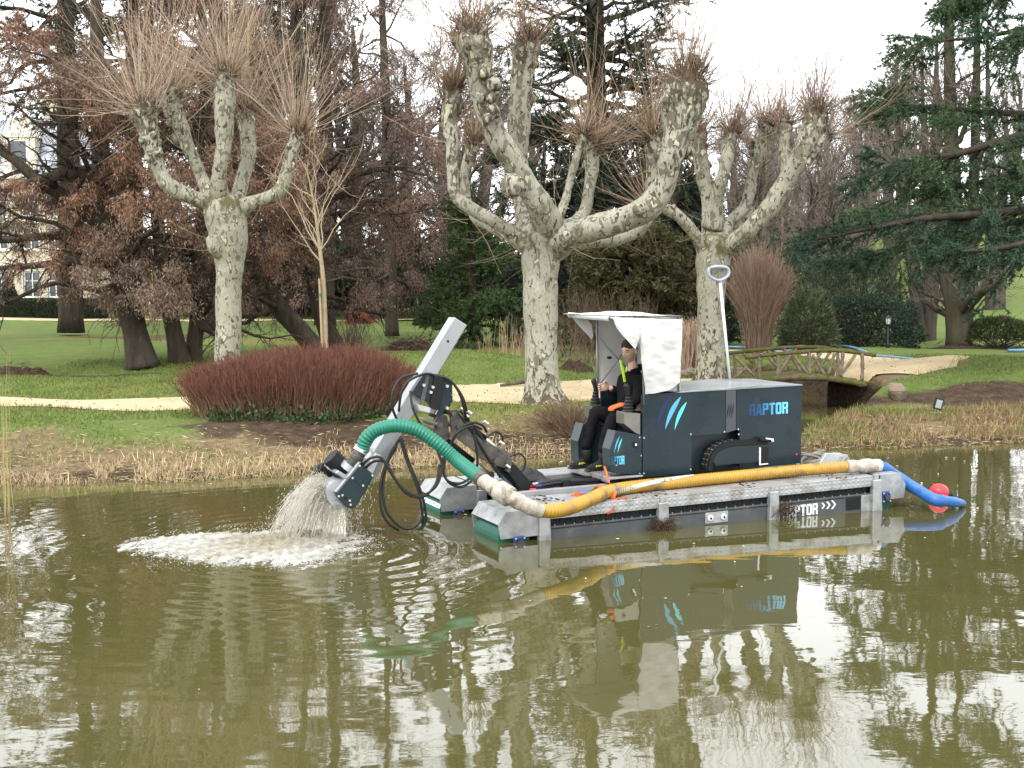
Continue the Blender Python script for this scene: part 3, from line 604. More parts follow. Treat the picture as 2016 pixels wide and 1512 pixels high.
def needles(mb, pts, dirs, n, L, Wd, r, col, spread=.8, cv=.25):
    N = len(pts); D = np.repeat(dirs, n, 0) + r.normal(0, spread, (N * n, 3)); c = np.broadcast_to(np.asarray(col, float), (N, 3))
    leaves(mb, np.repeat(pts, n, 0), D, L, Wd, r, np.repeat(c, n, 0), cv, tri=True)
def conifer(label, Y, tr, seed, spread, n_limb, col, up=.1, grav=.15, first=.1, fall=.75, nb=8, nt_=6, dens=7, L=.13, Wd=.035, bark='bark_dark', group=None, name='conifer', flat=.2, hang=-.1, limb_r=.33, gapf=-.6):
    r = rnd(seed); b = W(tr[0][0], tr[0][1], Y); b[2] = Hs(b[0], b[1]) - .25
    root = thing(name, label, 'tree', tuple(b), group); P, rr = path3(tr, Y, b); q = catmull(np.column_stack([P, rr]), 6); P, rr = q[:, :3], q[:, 3]
    mb = MB(); v, F = trunk_mesh(P, rr, seed, flute=.06); mb.add(v, F)
    LP, LR = spawn(P[None], rr[None], n_limb, r, first, .985, 1.45, spread, up=up, k=8, rr=limb_r, wig=.08, fall=fall, grav=grav, flat=flat)
    v, F = tubes_batch(LP, np.maximum(LR, .012), 6); mb.add(v, F); mb.build('trunk', M[bark], root, True)
    lenL = np.linalg.norm(LP[:, -1] - LP[:, 0], axis=1)
    BP, BR = spawn(LP, LR, nb, r, .2, 1., .9, np.clip(lenL * .42, .3, 2.2), up=.05, k=5, rr=.5, wig=.10, fall=.35, grav=.12, flat=.3)
    TP, TR = spawn(BP, BR, nt_, r, .15, 1., .75, .55, up=.05, k=3, rr=.6, wig=.1, grav=.1, flat=.5)
    mb = MB()
    for p_, q_ in ((BP, BR), (TP, TR)):
        v, F = tubes_batch(p_, np.maximum(q_, .006), 3); mb.add(v, F, 0, np.broadcast_to([.05, .04, .03], (len(v), 3)))
    pts, d = along(TP, dens, r, .1, 1.); keep = wob(pts, 1.2, seed + 3) > gapf; pts, d = pts[keep], d[keep]
    d = d + np.array([0, 0, hang]); cc = np.asarray(col) * (1 + .30 * wob(pts, .9, seed + 4)[:, None])
    needles(mb, pts, d, 3, L, Wd, r, cc, .55)
    mb.build('crown', M['leaf'], root); return root
conifer('tall dark pine whose bare trunk rises above the largest plane tree', 46, [(1172, 660, 24), (1174, 400, 21), (1174, 200, 19), (1173, 100, 18), (1172, -40, 15), (1176, -260, 10), (1180, -420, 4)], 201, 4.7, 66, (.055, .075, .04), up=.12, grav=-.02, first=.32, fall=.30, nb=8, nt_=5, dens=7, L=.22, Wd=.035, name='pine_tree', hang=.3, gapf=-.25)
conifer('broad dark evergreen right behind the largest plane tree', 41, [(1165, 668, 24), (1165, 500, 20), (1160, 330, 14), (1155, 210, 4)], 202, 4.0, 70, (.032, .048, .030), up=.0, grav=.10, first=.06, fall=.5, nb=9, nt_=6, dens=9, L=.16, Wd=.05, name='conifer', gapf=-1)
conifer('olive-brown yew spreading behind the white canopy', 36, [(1240, 690, 20), (1240, 600, 16), (1238, 520, 10), (1236, 455, 4)], 203, 2.7, 60, (.080, .074, .032), up=.1, grav=.1, first=.04, fall=.55, nb=9, nt_=6, dens=9, L=.13, Wd=.045, name='yew_tree', gapf=-1)
conifer('dark green yew between the second and third plane trunks', 39, [(1335, 690, 20), (1335, 600, 16), (1330, 480, 10), (1326, 380, 4)], 204, 2.7, 60, (.026, .042, .024), up=.1, grav=.1, first=.03, fall=.5, nb=9, nt_=6, dens=9, L=.13, Wd=.05, name='yew_tree', gapf=-1)
conifer('small bright green fir left of the largest plane trunk', 39, [(934, 672, 12), (932, 600, 10), (928, 500, 7), (924, 372, 2)], 205, 2.2, 46, (.065, .115, .038), up=.06, grav=.22, first=.10, fall=.72, nb=9, nt_=6, dens=8, L=.12, Wd=.035, name='fir_tree')
conifer('dark pine rising behind the rusty trees at the top left', 47, [(140, 655, 24), (138, 450, 22), (132, 200, 19), (128, 0, 15), (128, -260, 10), (128, -480, 4)], 206, 5.0, 60, (.042, .056, .034), up=.05, grav=.1, first=.42, fall=.4, nb=8, nt_=5, dens=7, L=.2, Wd=.04, name='pine_tree')
conifer('dark pine peeping between the rusty crowns above the staked sapling', 52, [(420, 650, 20), (420, 400, 18), (424, 100, 14), (424, -200, 10), (424, -420, 4)], 207, 5.0, 60, (.042, .054, .032), up=.05, grav=.1, first=.35, fall=.4, nb=8, nt_=5, dens=6, L=.2, Wd=.05, name='pine_tree')

conifer('tall dark pine far behind the stout leaning rusty conifer', 56, [(262, 650, 20), (262, 400, 18), (262, 100, 14), (262, -250, 10), (262, -560, 4)], 208, 5.5, 66, (.050, .058, .036), up=.05, grav=.1, first=.30, fall=.4, nb=8, nt_=5, dens=7, L=.24, Wd=.055, name='pine_tree', hang=.1)
conifer('tall dark pine far behind the thin staked sapling', 57, [(640, 648, 18), (642, 400, 16), (640, 100, 12), (640, -250, 8), (640, -480, 3)], 209, 4.6, 60, (.058, .062, .040), up=.05, grav=.1, first=.22, fall=.45, nb=8, nt_=5, dens=6, L=.24, Wd=.055, name='pine_tree', hang=.1)
# big cedar at the right: flat tiers reaching in over the lawn
def cedar(label, Y, tr, limbs, seed, col):
    r = rnd(seed); b = W(tr[0][0], tr[0][1], Y); b[2] = Hs(b[0], b[1]) - .05
    root = thing('cedar_tree', label, 'tree', tuple(b)); P, rr = path3(tr, Y, b); q = catmull(np.column_stack([P, rr]), 6); mb = MB(); v, F = trunk_mesh(q[:, :3], q[:, 3], seed); mb.add(v, F)
    LP, LR = [], []
    for l in limbs:
        cp, cr = path3(l, Y, b); q = catmull(np.column_stack([cp, cr]), 5); i = np.linspace(0, len(q) - 1, 12).astype(int); LP.append(q[i, :3]); LR.append(q[i, 3])
    LP, LR = np.array(LP), np.array(LR) * .55
    v, F = tubes_batch(LP, LR, 8); mb.add(v, F); mb.build('trunk', M['bark_dark'], root, True)
    lenL = np.linalg.norm(LP[:, -1] - LP[:, 0], axis=1)
    BP, BR = spawn(LP, LR, 30, r, .12, 1., .75, np.clip(lenL * .28, .5, 1.7), up=-.02, k=6, rr=.35, wig=.08, fall=.5, grav=.16, flat=.14)
    TP, TR = spawn(BP, BR, 10, r, .08, 1., .75, .66, up=-.02, k=4, rr=.6, wig=.08, fall=.4, grav=.22, flat=.22)
    mb = MB()
    for p_, q_ in ((BP, BR), (TP, TR)):
        v, F = tubes_batch(p_, np.clip(q_, .004, .02), 3); mb.add(v, F, 0, np.broadcast_to([.035, .03, .024], (len(v), 3)))
    pts, d = along(TP, 11, r, .0, 1.); tone = wob(pts, .55, seed + 2)[:, None]
    cc = np.asarray(col) * (1 + .3 * wob(pts, 1.4, seed + 4)[:, None]); cc = np.where(tone > .40, cc * np.array([1.7, 1.5, 1.2]), cc)
    needles(mb, pts, d * .7 + np.array([0, 0, .25]), 5, .10, .024, r, cc, .6)
    mb.build('crown', M['leaf'], root); return root
cedar('large dark green cedar stretching its drooping tiers in from the right', 25.5, [(2250, 760, 60), (2240, 500, 52), (2230, 200, 42), (2225, -200, 28), (2225, -600, 8)], [
    [(2230, 300, 22), (2100, 262, 19, -.4), (1980, 275, 15, -.6), (1880, 305, 11, -.7), (1790, 318, 7, -.8), (1715, 345, 3, -.8)],
    [(2230, 285, 18), (2080, 230, 14, .6), (1960, 222, 10, .9), (1850, 212, 7, 1.1), (1770, 205, 4, 1.2), (1712, 190, 2, 1.2)],
    [(2235, 130, 20), (2130, 60, 15, -.3), (2030, 55, 10, -.5), (1930, 75, 6, -.6), (1850, 80, 4, -.6), (1795, 95, 2, -.6)],
    [(2230, 60, 18), (2110, -10, 14, .4), (2000, -20, 9, .6), (1920, 0, 4, .7), (1870, 10, 2, .7)],
    [(2240, 420, 22), (2110, 400, 18, -.8), (1960, 420, 14, -1.3), (1820, 430, 10, -1.6), (1690, 455, 6, -1.8), (1590, 475, 3, -1.9)],
    [(2240, 460, 22), (2090, 430, 16, .5), (1940, 445, 12, .9), (1830, 470, 8, 1.1), (1730, 500, 4, 1.2), (1670, 515, 2, 1.2)],
    [(2240, 440, 20), (2120, 370, 15, .0), (1990, 350, 11, .1), (1880, 370, 8, .2), (1770, 390, 5, .2), (1690, 420, 2, .2)],
    [(2240, 500, 20), (2140, 460, 15, -1.4), (2040, 475, 11, -2.), (1960, 490, 8, -2.4), (1890, 495, 4, -2.7)],
    [(2240, -60, 16), (2130, -120, 12, -.3), (2040, -130, 8, -.4), (1960, -110, 4, -.4)],
    [(2240, -160, 16), (2120, -220, 12, .3), (2010, -230, 8, .5), (1930, -200, 4, .6)],
    [(2240, -280, 16), (2140, -340, 10, -.3), (2050, -350, 6, -.4), (1990, -330, 3, -.4)]], 301, (.048, .090, .054))

# bare winter trees
def bare_tree(label, Y, stems, seed, L1, nl=12, nb=9, nt_=7, bark='bark_grey', tc=(.13, .105, .085), group=None, name='bare_tree', first=.25, up=.5, a1=.85, lastw=.006, fine=True, ang_low=None):
    r = rnd(seed); b = W(stems[0][0][0], stems[0][0][1], Y); b[2] = Hs(b[0], b[1]) - .05
    root = thing(name, label, 'tree', tuple(b), group); mb = MB(); SP, SR = [], []
    for st in stems:
        P, rr = path3(st, Y, b); q = catmull(np.column_stack([P, rr]), 6); v, F = trunk_mesh(q[:, :3], q[:, 3], seed, 10, .06); mb.add(v, F); i = np.linspace(0, len(q) - 1, 14).astype(int); SP.append(q[i, :3]); SR.append(q[i, 3])
    SP, SR = np.array(SP), np.array(SR)
    LP, LR = spawn(SP, SR, nl, r, first, .98, a1, L1, up=up, k=7, rr=.5, wig=.12, fall=.45)
    v, F = tubes_batch(LP, np.maximum(LR, lastw), 5); mb.add(v, F); mb.build('trunk', M[bark], root, True)
    mb = MB(); BP, BR = spawn(LP, LR, nb, r, .2, 1., .7, L1 * .42, up=.3, k=5, rr=.6, wig=.12, fall=.3)
    TP, TR = spawn(BP, BR, nt_, r, .15, 1., .65, L1 * .2, up=.2, k=4, rr=.65, wig=.12, fall=.2)
    for p_, q_ in ((BP, BR), (TP, TR)):
        v, F = tubes_batch(p_, np.maximum(q_, lastw), 3); k = p_.shape[1]; mb.add(v, F, 0, np.repeat(np.asarray(tc) * r.uniform(.7, 1.3, (len(p_), 1)), k * 3, 0))
    mb.build('crown', M['twig'], root); return root
bare_tree('three-stemmed bare tree with mossy trunk on a ring of red bark mulch', 36, [[(1888, 688, 24), (1880, 560, 20), (1878, 420, 17), (1872, 250, 13), (1868, 60, 9), (1865, -250, 3)], [(1896, 688, 14), (1908, 560, 13), (1915, 420, 11), (1922, 200, 8), (1925, -100, 3)], [(1880, 688, 10), (1868, 600, 8), (1840, 480, 7), (1820, 300, 5), (1815, 100, 2)]], 401, 2.6, 15, 8, 7, 'bark_green', first=.08, up=.22, a1=1.1)
bare_tree('forked bare tree with two leaning stems beside the lamp post', 40, [[(1812, 690, 14), (1806, 600, 13), (1795, 500, 12), (1780, 380, 9), (1768, 260, 5), (1764, 120, 2)], [(1826, 690, 15), (1834, 560, 14), (1838, 420, 11), (1842, 220, 7), (1845, 60, 2)]], 402, 2.4, 13, 8, 6, 'bark_grey', first=.15)
bare_tree('bare twin-trunked tree out on the green slope behind the cedar', 62, [[(1954, 622, 13), (1952, 520, 12), (1950, 380, 9), (1945, 200, 5), (1944, 60, 2)], [(1968, 622, 10), (1972, 500, 9), (1978, 350, 6), (1982, 180, 2)]], 403, 3.6, 13, 8, 6, 'bark_grey')
WOOD = 'bare grey trees of the far wood on the slope'
wl = 'bare grey brown tree in the far wood up the slope'
proto = None; rw = rnd(900)
for i, (px, Y, hpx) in enumerate([(1520, 78, 330), (1575, 90, 250), (1640, 70, 300), (1690, 84, 330), (1745, 76, 360), (1600, 66, 280), (1480, 70, 340), (1765, 118, 250), (1560, 100, 270), (1700, 104, 260), (1620, 110, 240), (1835, 125, 250), (1990, 120, 260), (1440, 90, 300), (1500, 112, 240), (1340, 74, 420), (1280, 88, 380), (880, 70, 470), (800, 82, 480), (950, 90, 420), (700, 76, 560), (560, 84, 600), (1050, 96, 360)]):
    x = (px - CX) / F_PX * Y; gz = Hs(x, Y)
    if i < 3:
        gy = HOR + (CAM_H - gz) * F_PX / Y
        p0 = bare_tree(wl, Y, [[(px, gy, 9), (px + 4, gy - hpx * .35, 8), (px - 3, gy - hpx * .7, 5), (px + 6, gy - hpx, 1.5)], [(px + 2, gy, 6), (px + 22, gy - hpx * .4, 5), (px + 40, gy - hpx * .85, 1.5)]], 410 + i, 3.6, 14, 9, 7, tc=(.17, .135, .115), group=WOOD, lastw=.011, name='woodland_tree')
        proto = (proto or []) + [(p0, hpx * mpp(Y))]
    else:
        src, hh = proto[i % 3]; o = copy_tree(src); o.location = (x, Y, gz - .1); o.rotation_euler = (0, 0, rw.uniform(0, 6.28)); s = hpx * mpp(Y) / hh; o.scale = (s * 1.1, s * 1.1, s)
# low understory of the far wood
def thicket(name, label, x0, x1, Y0, Y1, h0, h1, n, col, seed, leafy=0, lcol=(.03, .04, .02), cat='wood'):
    r = rnd(seed); X = r.uniform(x0, x1, n); Y = r.uniform(Y0, Y1, n); kk = X / Y < .285; X, Y = X[kk], Y[kk]; n = len(X); Z = H(X, Y); hh = r.uniform(h0, h1, n) * (1 + .35 * wob(np.stack([X, Y], -1), .25, seed))
    P0 = np.stack([X, Y, Z], -1); D = nrm(np.stack([r.normal(0, .22, n), r.normal(0, .22, n), np.ones(n)], -1)); s = np.linspace(0, 1, 5)
    P = P0[:, None] + D[:, None] * (hh[:, None, None] * s[None, :, None]) + np.cumsum(r.normal(0, .05, (n, 5, 3)), 1) * hh[:, None, None] * .3
    R = .028 * (Y0 / 55) * (1 - .75 * s)[None] * np.ones((n, 1)); mb = MB(); v, F = tubes_batch(P, R, 3); c = np.asarray(col) * r.uniform(.6, 1.3, (n, 1)); mb.add(v, F, 0, np.repeat(c, 15, 0))
    P2, R2 = spawn(P, R, 7, r, .25, 1., .6, hh * .32, up=.2, k=4, rr=.6); v, F = tubes_batch(P2, np.maximum(R2, .010 * Y0 / 60), 3); mb.add(v, F, 0, np.repeat(np.repeat(c, 7, 0), 12, 0))
    if leafy:
        pts, d = along(P2, leafy, r); leaves(mb, pts + r.normal(0, .15, pts.shape), d + r.normal(0, .6, d.shape), .26 * Y0 / 60, .16 * Y0 / 60, r, lcol, .35)
    return mb.build(name, M['leaf' if leafy else 'twig'], None, label=label, cat=cat, kind='stuff')
thicket('far_wood', 'grey brown brushwood of the far wood on the right slope', 8, 32, 70, 110, 3., 7., 1000, (.16, .125, .105), 501)
thicket('shrub_border', 'dark evergreen and bare brown shrub border closing the lawn behind the fir', -12, 3.5, 64, 78, 2.2, 4.5, 420, (.085, .06, .048), 502, 12, (.035, .042, .022), cat='shrubs')
thicket('shrub_border', 'dark evergreen shrub border behind the two yews and the canopy', 2.5, 13, 44, 56, 1.5, 3.0, 330, (.09, .07, .055), 503, 10, (.042, .052, .03), cat='shrubs')
thicket('shrub_border', 'dark brown shrubs closing the lawn behind the rusty trees', -19, -11, 66, 80, 2.0, 6, 300, (.08, .055, .045), 504, 10, (.04, .038, .022), cat='shrubs')
# ------------------------------------------------------------------ shrubs
def at_ground(px, Y): x = (px - CX) / F_PX * Y; return np.array([x, Y, Hs(x, Y)])
def leafy_shrub(name, label, px, Y, rx, ry, hgt, seed, col, L, Wd, n, cat='shrub', group=None, low=.0, power=2.4, twig=(.07, .05, .04), cv=.3, ns=60):
    r = rnd(seed); b = at_ground(px, Y); root = thing(name, label, cat, tuple(b), group)
    d = nrm(r.normal(size=(n, 3))); d[:, 2] = np.abs(d[:, 2]) if low >= 0 else d[:, 2]; rad = r.uniform(.55, 1.0, n) ** .4
    sup = (np.abs(d) ** power).sum(1) ** (-1 / power); p = d * (sup * rad)[:, None]; p *= (1 + .16 * wob(p, 3.0, seed))[:, None]
    p = p * np.array([rx, ry, hgt]); p[:, 2] += low * hgt
    mb = MB(); cc = np.asarray(col) * (1 + .25 * wob(p, 2.2, seed + 1)[:, None]); leaves(mb, p, d + r.normal(0, .6, d.shape) + np.array([0, 0, .2]), L, Wd, r, cc, cv); mb.build('foliage', M['leaf'], root)
    P0 = np.stack([r.normal(0, rx * .22, ns), r.normal(0, ry * .22, ns), np.full(ns, -.03)], -1); e = nrm(r.normal(size=(ns, 3)) * np.array([rx, ry, 0]) + np.array([0, 0, hgt])) * np.linalg.norm([rx, hgt]) * .8
    s = np.linspace(0, 1, 4); mb = MB(); v, F = tubes_batch(P0[:, None] + e[:, None] * s[None, :, None] + r.normal(0, .03, (ns, 4, 3)), .014 * (1 - .7 * s)[None] * np.ones((ns, 1)), 3); mb.add(v, F, 0, np.broadcast_to(twig, (len(v), 3))); mb.build('stem', M['twig'], root, kind='stuff')
    return root
def twiggy(name, label, px, Y, n, seed, base_r, top_r, hgt, col, topcol, thick, cat='shrub', k=5, side=4, flat=False, rimf=None, curve=.3, jit=.02, side_l=.25, leafbase=False):
    """many upright stems from one stool"""
    r = rnd(seed); b = at_ground(px, Y); root = thing(name, label, cat, tuple(b)); a = r.uniform(0, 6.28, n); q = np.sqrt(r.uniform(0, 1, n))
    br = np.stack([np.cos(a) * q * base_r[0], np.sin(a) * q * base_r[1]], -1); tr = np.stack([np.cos(a) * q * top_r[0], np.sin(a) * q * top_r[1]], -1) * r.uniform(.85, 1.1, (n, 1))
    hh = hgt * r.uniform(.8, 1.08, n) * (1 - (.55 if rimf is None else rimf) * q ** 4) * (1 + .07 * wob(tr, 2.5, seed)); s = np.linspace(0, 1, k)
    xy = br[:, None] + (tr - br)[:, None] * (s ** (1 + curve))[None, :, None]; z = hh[:, None] * (s ** (1 - .25 * curve))[None]
    gz = H(br[:, 0] + b[0], br[:, 1] + b[1]) - b[2]
    P = np.concatenate([xy, (z + gz[:, None])[..., None]], -1) + np.cumsum(r.normal(0, jit, (n, k, 3)), 1) * np.array([1, 1, .3]); P[:, 0, 2] = gz - .02
    R = thick * r.uniform(.6, 1.3, (n, 1)) * (1 - .7 * s)[None]; mb = MB(); v, F = tubes_batch(P, R, 3)
    tone = r.uniform(.6, 1.35, (n, 1, 1)); c = (np.asarray(col)[None, None] * (1 - s)[None, :, None] + np.asarray(topcol)[None, None] * s[None, :, None]) * tone; c = np.repeat(c.reshape(-1, 3), 3, 0) * (1 + .10 * np.random.default_rng(seed).normal(size=(len(c) * len(c[0]) if False else n * k * 3, 1))); mb.add(v, F, 0, np.clip(c, .005, 1))
    if side:
        P2, R2 = spawn(P, R, side, r, .3, 1., .45, side_l, up=.35, k=3, rr=.7, wig=.08); v, F = tubes_batch(P2, np.maximum(R2, thick * .3), 3); mb.add(v, F, 0, np.repeat(np.repeat(np.asarray(topcol) * tone[:, 0], side, 0), 9, 0))
    mb.build('stem', M['twig'], root, kind='stuff')
    if leafbase:
        m_ = 900; X = r.uniform(-1.2, 1.7, m_); Yb = -np.sqrt(np.maximum(1 - (X / base_r[0]) ** 2, 0)) * base_r[1] * r.uniform(.9, 1.25, m_); p = np.stack([X, Yb, H(X + b[0], Yb + b[1]) - b[2] + np.abs(r.normal(0, .10, m_))], -1)
        mb = MB(); leaves(mb, p, r.normal(size=p.shape) + np.array([0, -.5, .4]), .06, .05, r, (.045, .085, .03), .35); mb.build('ivy', M['leaf'], root, kind='stuff')
    return root
twiggy('red_stem_bush', 'wide clipped bush of dense dark red stems on the bank left of the dredger arm', 592, 18.4, 9500, 601, (1.55, 1.15), (1.76, 1.35), .88, (.21, .145, .085), (.128, .053, .036), .0065, 'bush', 5, 3, rimf=.42, curve=.1, jit=.030, side_l=.2, leafbase=True)
twiggy('vase_shrub', 'tall vase-shaped shrub of bare reddish brown stems behind the landing net', 1492, 33, 1000, 602, (.32, .3), (.95, .9), 2.75, (.15, .11, .08), (.23, .155, .115), .007, 'shrub', 6, 6, rimf=.35, curve=.9, jit=.03, side_l=.4)
twiggy('bramble_thicket', 'tangled bare brambles standing directly behind the white canopy', 1190, 29, 170, 603, (1.2, .5), (1.4, .9), 1.7, (.17, .12, .09), (.085, .06, .042), .008, 'brambles', 7, 5, rimf=.3, curve=.3, jit=.07, side_l=.5)
twiggy('dry_reed_clump', 'clump of tall dead straw-coloured reeds between canopy and third plane trunk', 1352, 27.5, 320, 604, (.45, .4), (.65, .5), 1.15, (.34, .235, .165), (.36, .26, .19), .009, 'reeds', 5, 2, rimf=.4, curve=.4, jit=.035)
twiggy('dry_reed_clump', 'sparse dead reed stalks just left of the largest plane trunk', 1000, 33, 46, 605, (.75, .4), (.85, .5), 1.0, (.32, .22, .14), (.30, .21, .14), .010, 'reeds', 5, 1, rimf=.5, curve=.2, jit=.03)
twiggy('bank_bramble', 'low brown bramble heap on the bank in front of the feet of the operator', 1128, 17.9, 420, 606, (.35, .3), (.75, .5), .40, (.13, .085, .055), (.15, .10, .065), .0055, 'brambles', 5, 3, rimf=.7, curve=.5, jit=.03, side_l=.2)
twiggy('bare_shrub', 'small bare twiggy shrub right of the leaning trunks on the lawn', 690, 35, 130, 607, (.35, .3), (.8, .6), .9, (.13, .085, .075), (.16, .10, .085), .007, 'shrub', 5, 4, rimf=.5, curve=.4, jit=.04)
leafy_shrub('clipped_hedge', 'big rounded dark green clipped hedge behind the lamp post', 1700, 36.5, 1.5, 1.3, 1.42, 611, (.030, .050, .033), .075, .05, 15000, power=3.2, cv=.35)
leafy_shrub('bamboo_shrub', 'drooping bamboo-leaved shrub between the vase shrub and the clipped hedge', 1592, 35, .75, .7, 1.6, 612, (.085, .105, .055), .20, .03, 5000, cv=.35)
leafy_shrub('juniper_bush', 'spreading olive juniper bush with dark open base at the right', 1962, 36, 1.05, .9, .62, 613, (.058, .068, .024), .12, .03, 7500, low=.35, power=2.2)
leafy_shrub('orange_shrub', 'small glowing orange-red shrub far across the lawn', 708, 60, .62, .5, .48, 614, (.42, .13, .055), .13, .09, 1500)
leafy_shrub('round_shrub', 'dark round shrub far back beneath the rusty trees', 870, 58, 1.3, .9, 1.0, 615, (.045, .058, .025), .14, .07, 3500)
leafy_shrub('holly_bush', 'small leafy bush at the foot of the forked bare tree', 1790, 39.5, .45, .4, .75, 616, (.05, .085, .035), .13, .07, 1400)
leafy_shrub('laurel_shrub', 'large loose evergreen shrub rising behind the clipped hedge', 1665, 41, 1.9, 1.4, 3.1, 617, (.075, .082, .045), .15, .045, 8000, cv=.4)
leafy_shrub('cone_topiary', 'small dark clipped topiary in front of the mansion', 20, 71, .65, .65, 1.6, 618, (.018, .032, .018), .12, .09, 1800, power=1.6)
# box hedge in front of the mansion
def box_hedge():
    r = rnd(620); root = thing('box_hedge', 'long low dark clipped hedge in front of the cream mansion', 'hedge', tuple(at_ground(60, 64)))
    x0, x1 = (-60 - 60) / F_PX * 64, (205 - 60) / F_PX * 64; mb = MB(); v, F = rbox(x0, x1, -.5, .5, -.1, .95, .08); mb.add(v, F, 0, (.020, .027, .016)); mb.build('core', M['leaf'], root)
    n = 9000; f = r.integers(0, 3, n); X = r.uniform(x0, x1, n); Y = np.where(f == 0, -.52, r.uniform(-.5, .5, n)); Z = np.where(f == 0, r.uniform(0, .98, n), .97); X = np.where(f == 2, x1 + .02, X); Z = np.where(f == 2, r.uniform(0, .98, n), Z)
    mb = MB(); leaves(mb, np.stack([X, Y, Z], -1), np.stack([r.normal(0, .6, n), -np.abs(r.normal(0, .6, n)), r.uniform(0, 1, n)], -1), .09, .07, r, (.030, .045, .022), .35); mb.build('foliage', M['leaf'], root, kind='stuff')
box_hedge()
# heaps
M['earth'] = pmat('earth', (.028, .018, .012), (.075, .05, .032), 14, 1, bump=1, bscale=25, dist=.05, spec=.1)
def heap(name, label, px, Y, rx, ry, h, seed, mat_='earth', straw=0, cat='heap'):
    b = at_ground(px, Y); root = thing(name, label, cat, tuple(b)); u = np.linspace(-1.15, 1.15, 46); U, V = np.meshgrid(u, u, indexing='ij'); q = np.hypot(U, V)
    z = h * np.clip(1 - q ** 2, -.3, 1) * (1 + .45 * wob(np.stack([U, V], -1), 5, seed)) + .10 * h * wob(np.stack([U, V], -1), 16, seed + 1) - .03
    g = H(b[0] + U * rx, b[1] + V * ry) - b[2]
    mb = MB(); mb.add(np.stack([U * rx, V * ry, z + g], -1), grid_faces(46, 46)); mb.build('mound', M[mat_], root, True)
    if straw:
        r = rnd(seed); n = straw; a = r.uniform(0, 6.28, n); qq = np.sqrt(r.uniform(0, 1, n)); p = np.stack([np.cos(a) * qq * rx, np.sin(a) * qq * ry, h * (1 - qq ** 2) + .02], -1); aa = r.uniform(0, 6.28, n)
        mb = MB(); leaves(mb, p, np.stack([np.cos(aa), np.sin(aa), r.normal(0, .35, n)], -1), .35, .02, r, (.10, .075, .058), .4); mb.build('twigs', M['blade'], root, kind='stuff')
heap('soil_heap', 'dark turned soil heap at the far left edge beyond the lawn strip', 25, 27.4, 1.1, .5, .26, 631, straw=120)
heap('soil_heap', 'small dark heap of earth clods on the lawn left of the canopy', 1135, 26.2, .42, .35, .22, 632)
heap('brush_heap', 'low pile of dead leaves and brushwood behind the grassy mound', 812, 36, .95, .5, .32, 633, straw=420)
heap('bark_mulch', 'ring of reddish bark mulch round the three-stemmed bare tree', 1888, 35.8, 1.1, .7, .10, 634, straw=60)
# fallen bough, tree prop
M['deadwood'] = pmat('deadwood', (.06, .045, .035), (.13, .10, .075), 8, .95, bump=.8, bscale=25, dist=.02)
mb = MB(); p = np.array([at_ground(x, y) + [0, 0, z] for x, y, z in ((985, 23.2, .05), (1020, 23.3, .09), (1045, 23.4, .12), (1062, 23.2, .06))]); v, F = tube(catmull(p, 5), np.linspace(.025, .07, 16), 8); mb.add(v, F)
mb.build('fallen_bough', M['deadwood'], None, True, label='crooked fallen bough on the grass beside the largest plane trunk', cat='branch')
mb = MB(); p = np.array([at_ground(x, y) + [0, 0, z] for x, y, z in ((706, 31.2, .04), (740, 31, .10), (765, 30.8, .05), (790, 30.9, .08))]); v, F = tube(catmull(p, 5), np.linspace(.04, .015, 16), 8); mb.add(v, F)
mb.build('fallen_bough', M['deadwood'], None, True, label='dark fallen bough on the slope of the grassy mound', cat='branch')

# staked sapling
def sapling():
    Y = 24.5; r = rnd(640); b = at_ground(642, Y); root = thing('sapling', 'slender young tree with pale bare branches tied to a stake', 'tree', tuple(b))
    P, rr = path3([(642, 735, 5.5), (640, 640, 5), (637, 560, 4.5), (632, 510, 4), (622, 430, 2.6), (612, 370, 1.8), (600, 322, 1)], Y, b); q = catmull(np.column_stack([P, rr]), 5); v, F = tube(q[:, :3], q[:, 3], 8); mb = MB(); mb.add(v, F); mb.build('trunk', pmat('sapling_bark', (.34, .27, .18), (.24, .19, .12), 12, .8), root, True)
    LP, LR = spawn(q[None, :, :3], q[None, :, 3], 20, r, .45, .95, .75, 1.7, up=.45, k=6, rr=.42, wig=.10, fall=.45); v, F = tubes_batch(LP, np.maximum(LR, .004), 4); mb = MB(); mb.add(v, F, 0, (.36, .30, .20))
    BP, BR = spawn(LP, LR, 5, r, .25, 1., .55, .5, up=.3, k=4, rr=.6); v, F = tubes_batch(BP, np.maximum(BR, .003), 3); mb.add(v, F, 0, (.34, .27, .18)); mb.build('crown', M['twig'], root)
    st = thing('tree_stake', 'pale wooden stake standing beside the sapling trunk', 'stake', tuple(at_ground(636, Y - .1)))
    mb = MB(); v, F = tube(np.array([[-.0, 0, -.1], [-.06, 0, 1.95]]), .022, 8); mb.add(v, F); mb.build('post', pmat('stake_wood', (.42, .30, .17), (.30, .21, .12), 10, .8), st)
    mb = MB(); v, F = tube(np.array([[-.05, 0, 1.60], [-.05, 0, 1.66]]), .028, 8); mb.add(v, F); mb.build('tie', pmat('green_tie', (.02, .16, .09), rough=.6), st)
sapling()
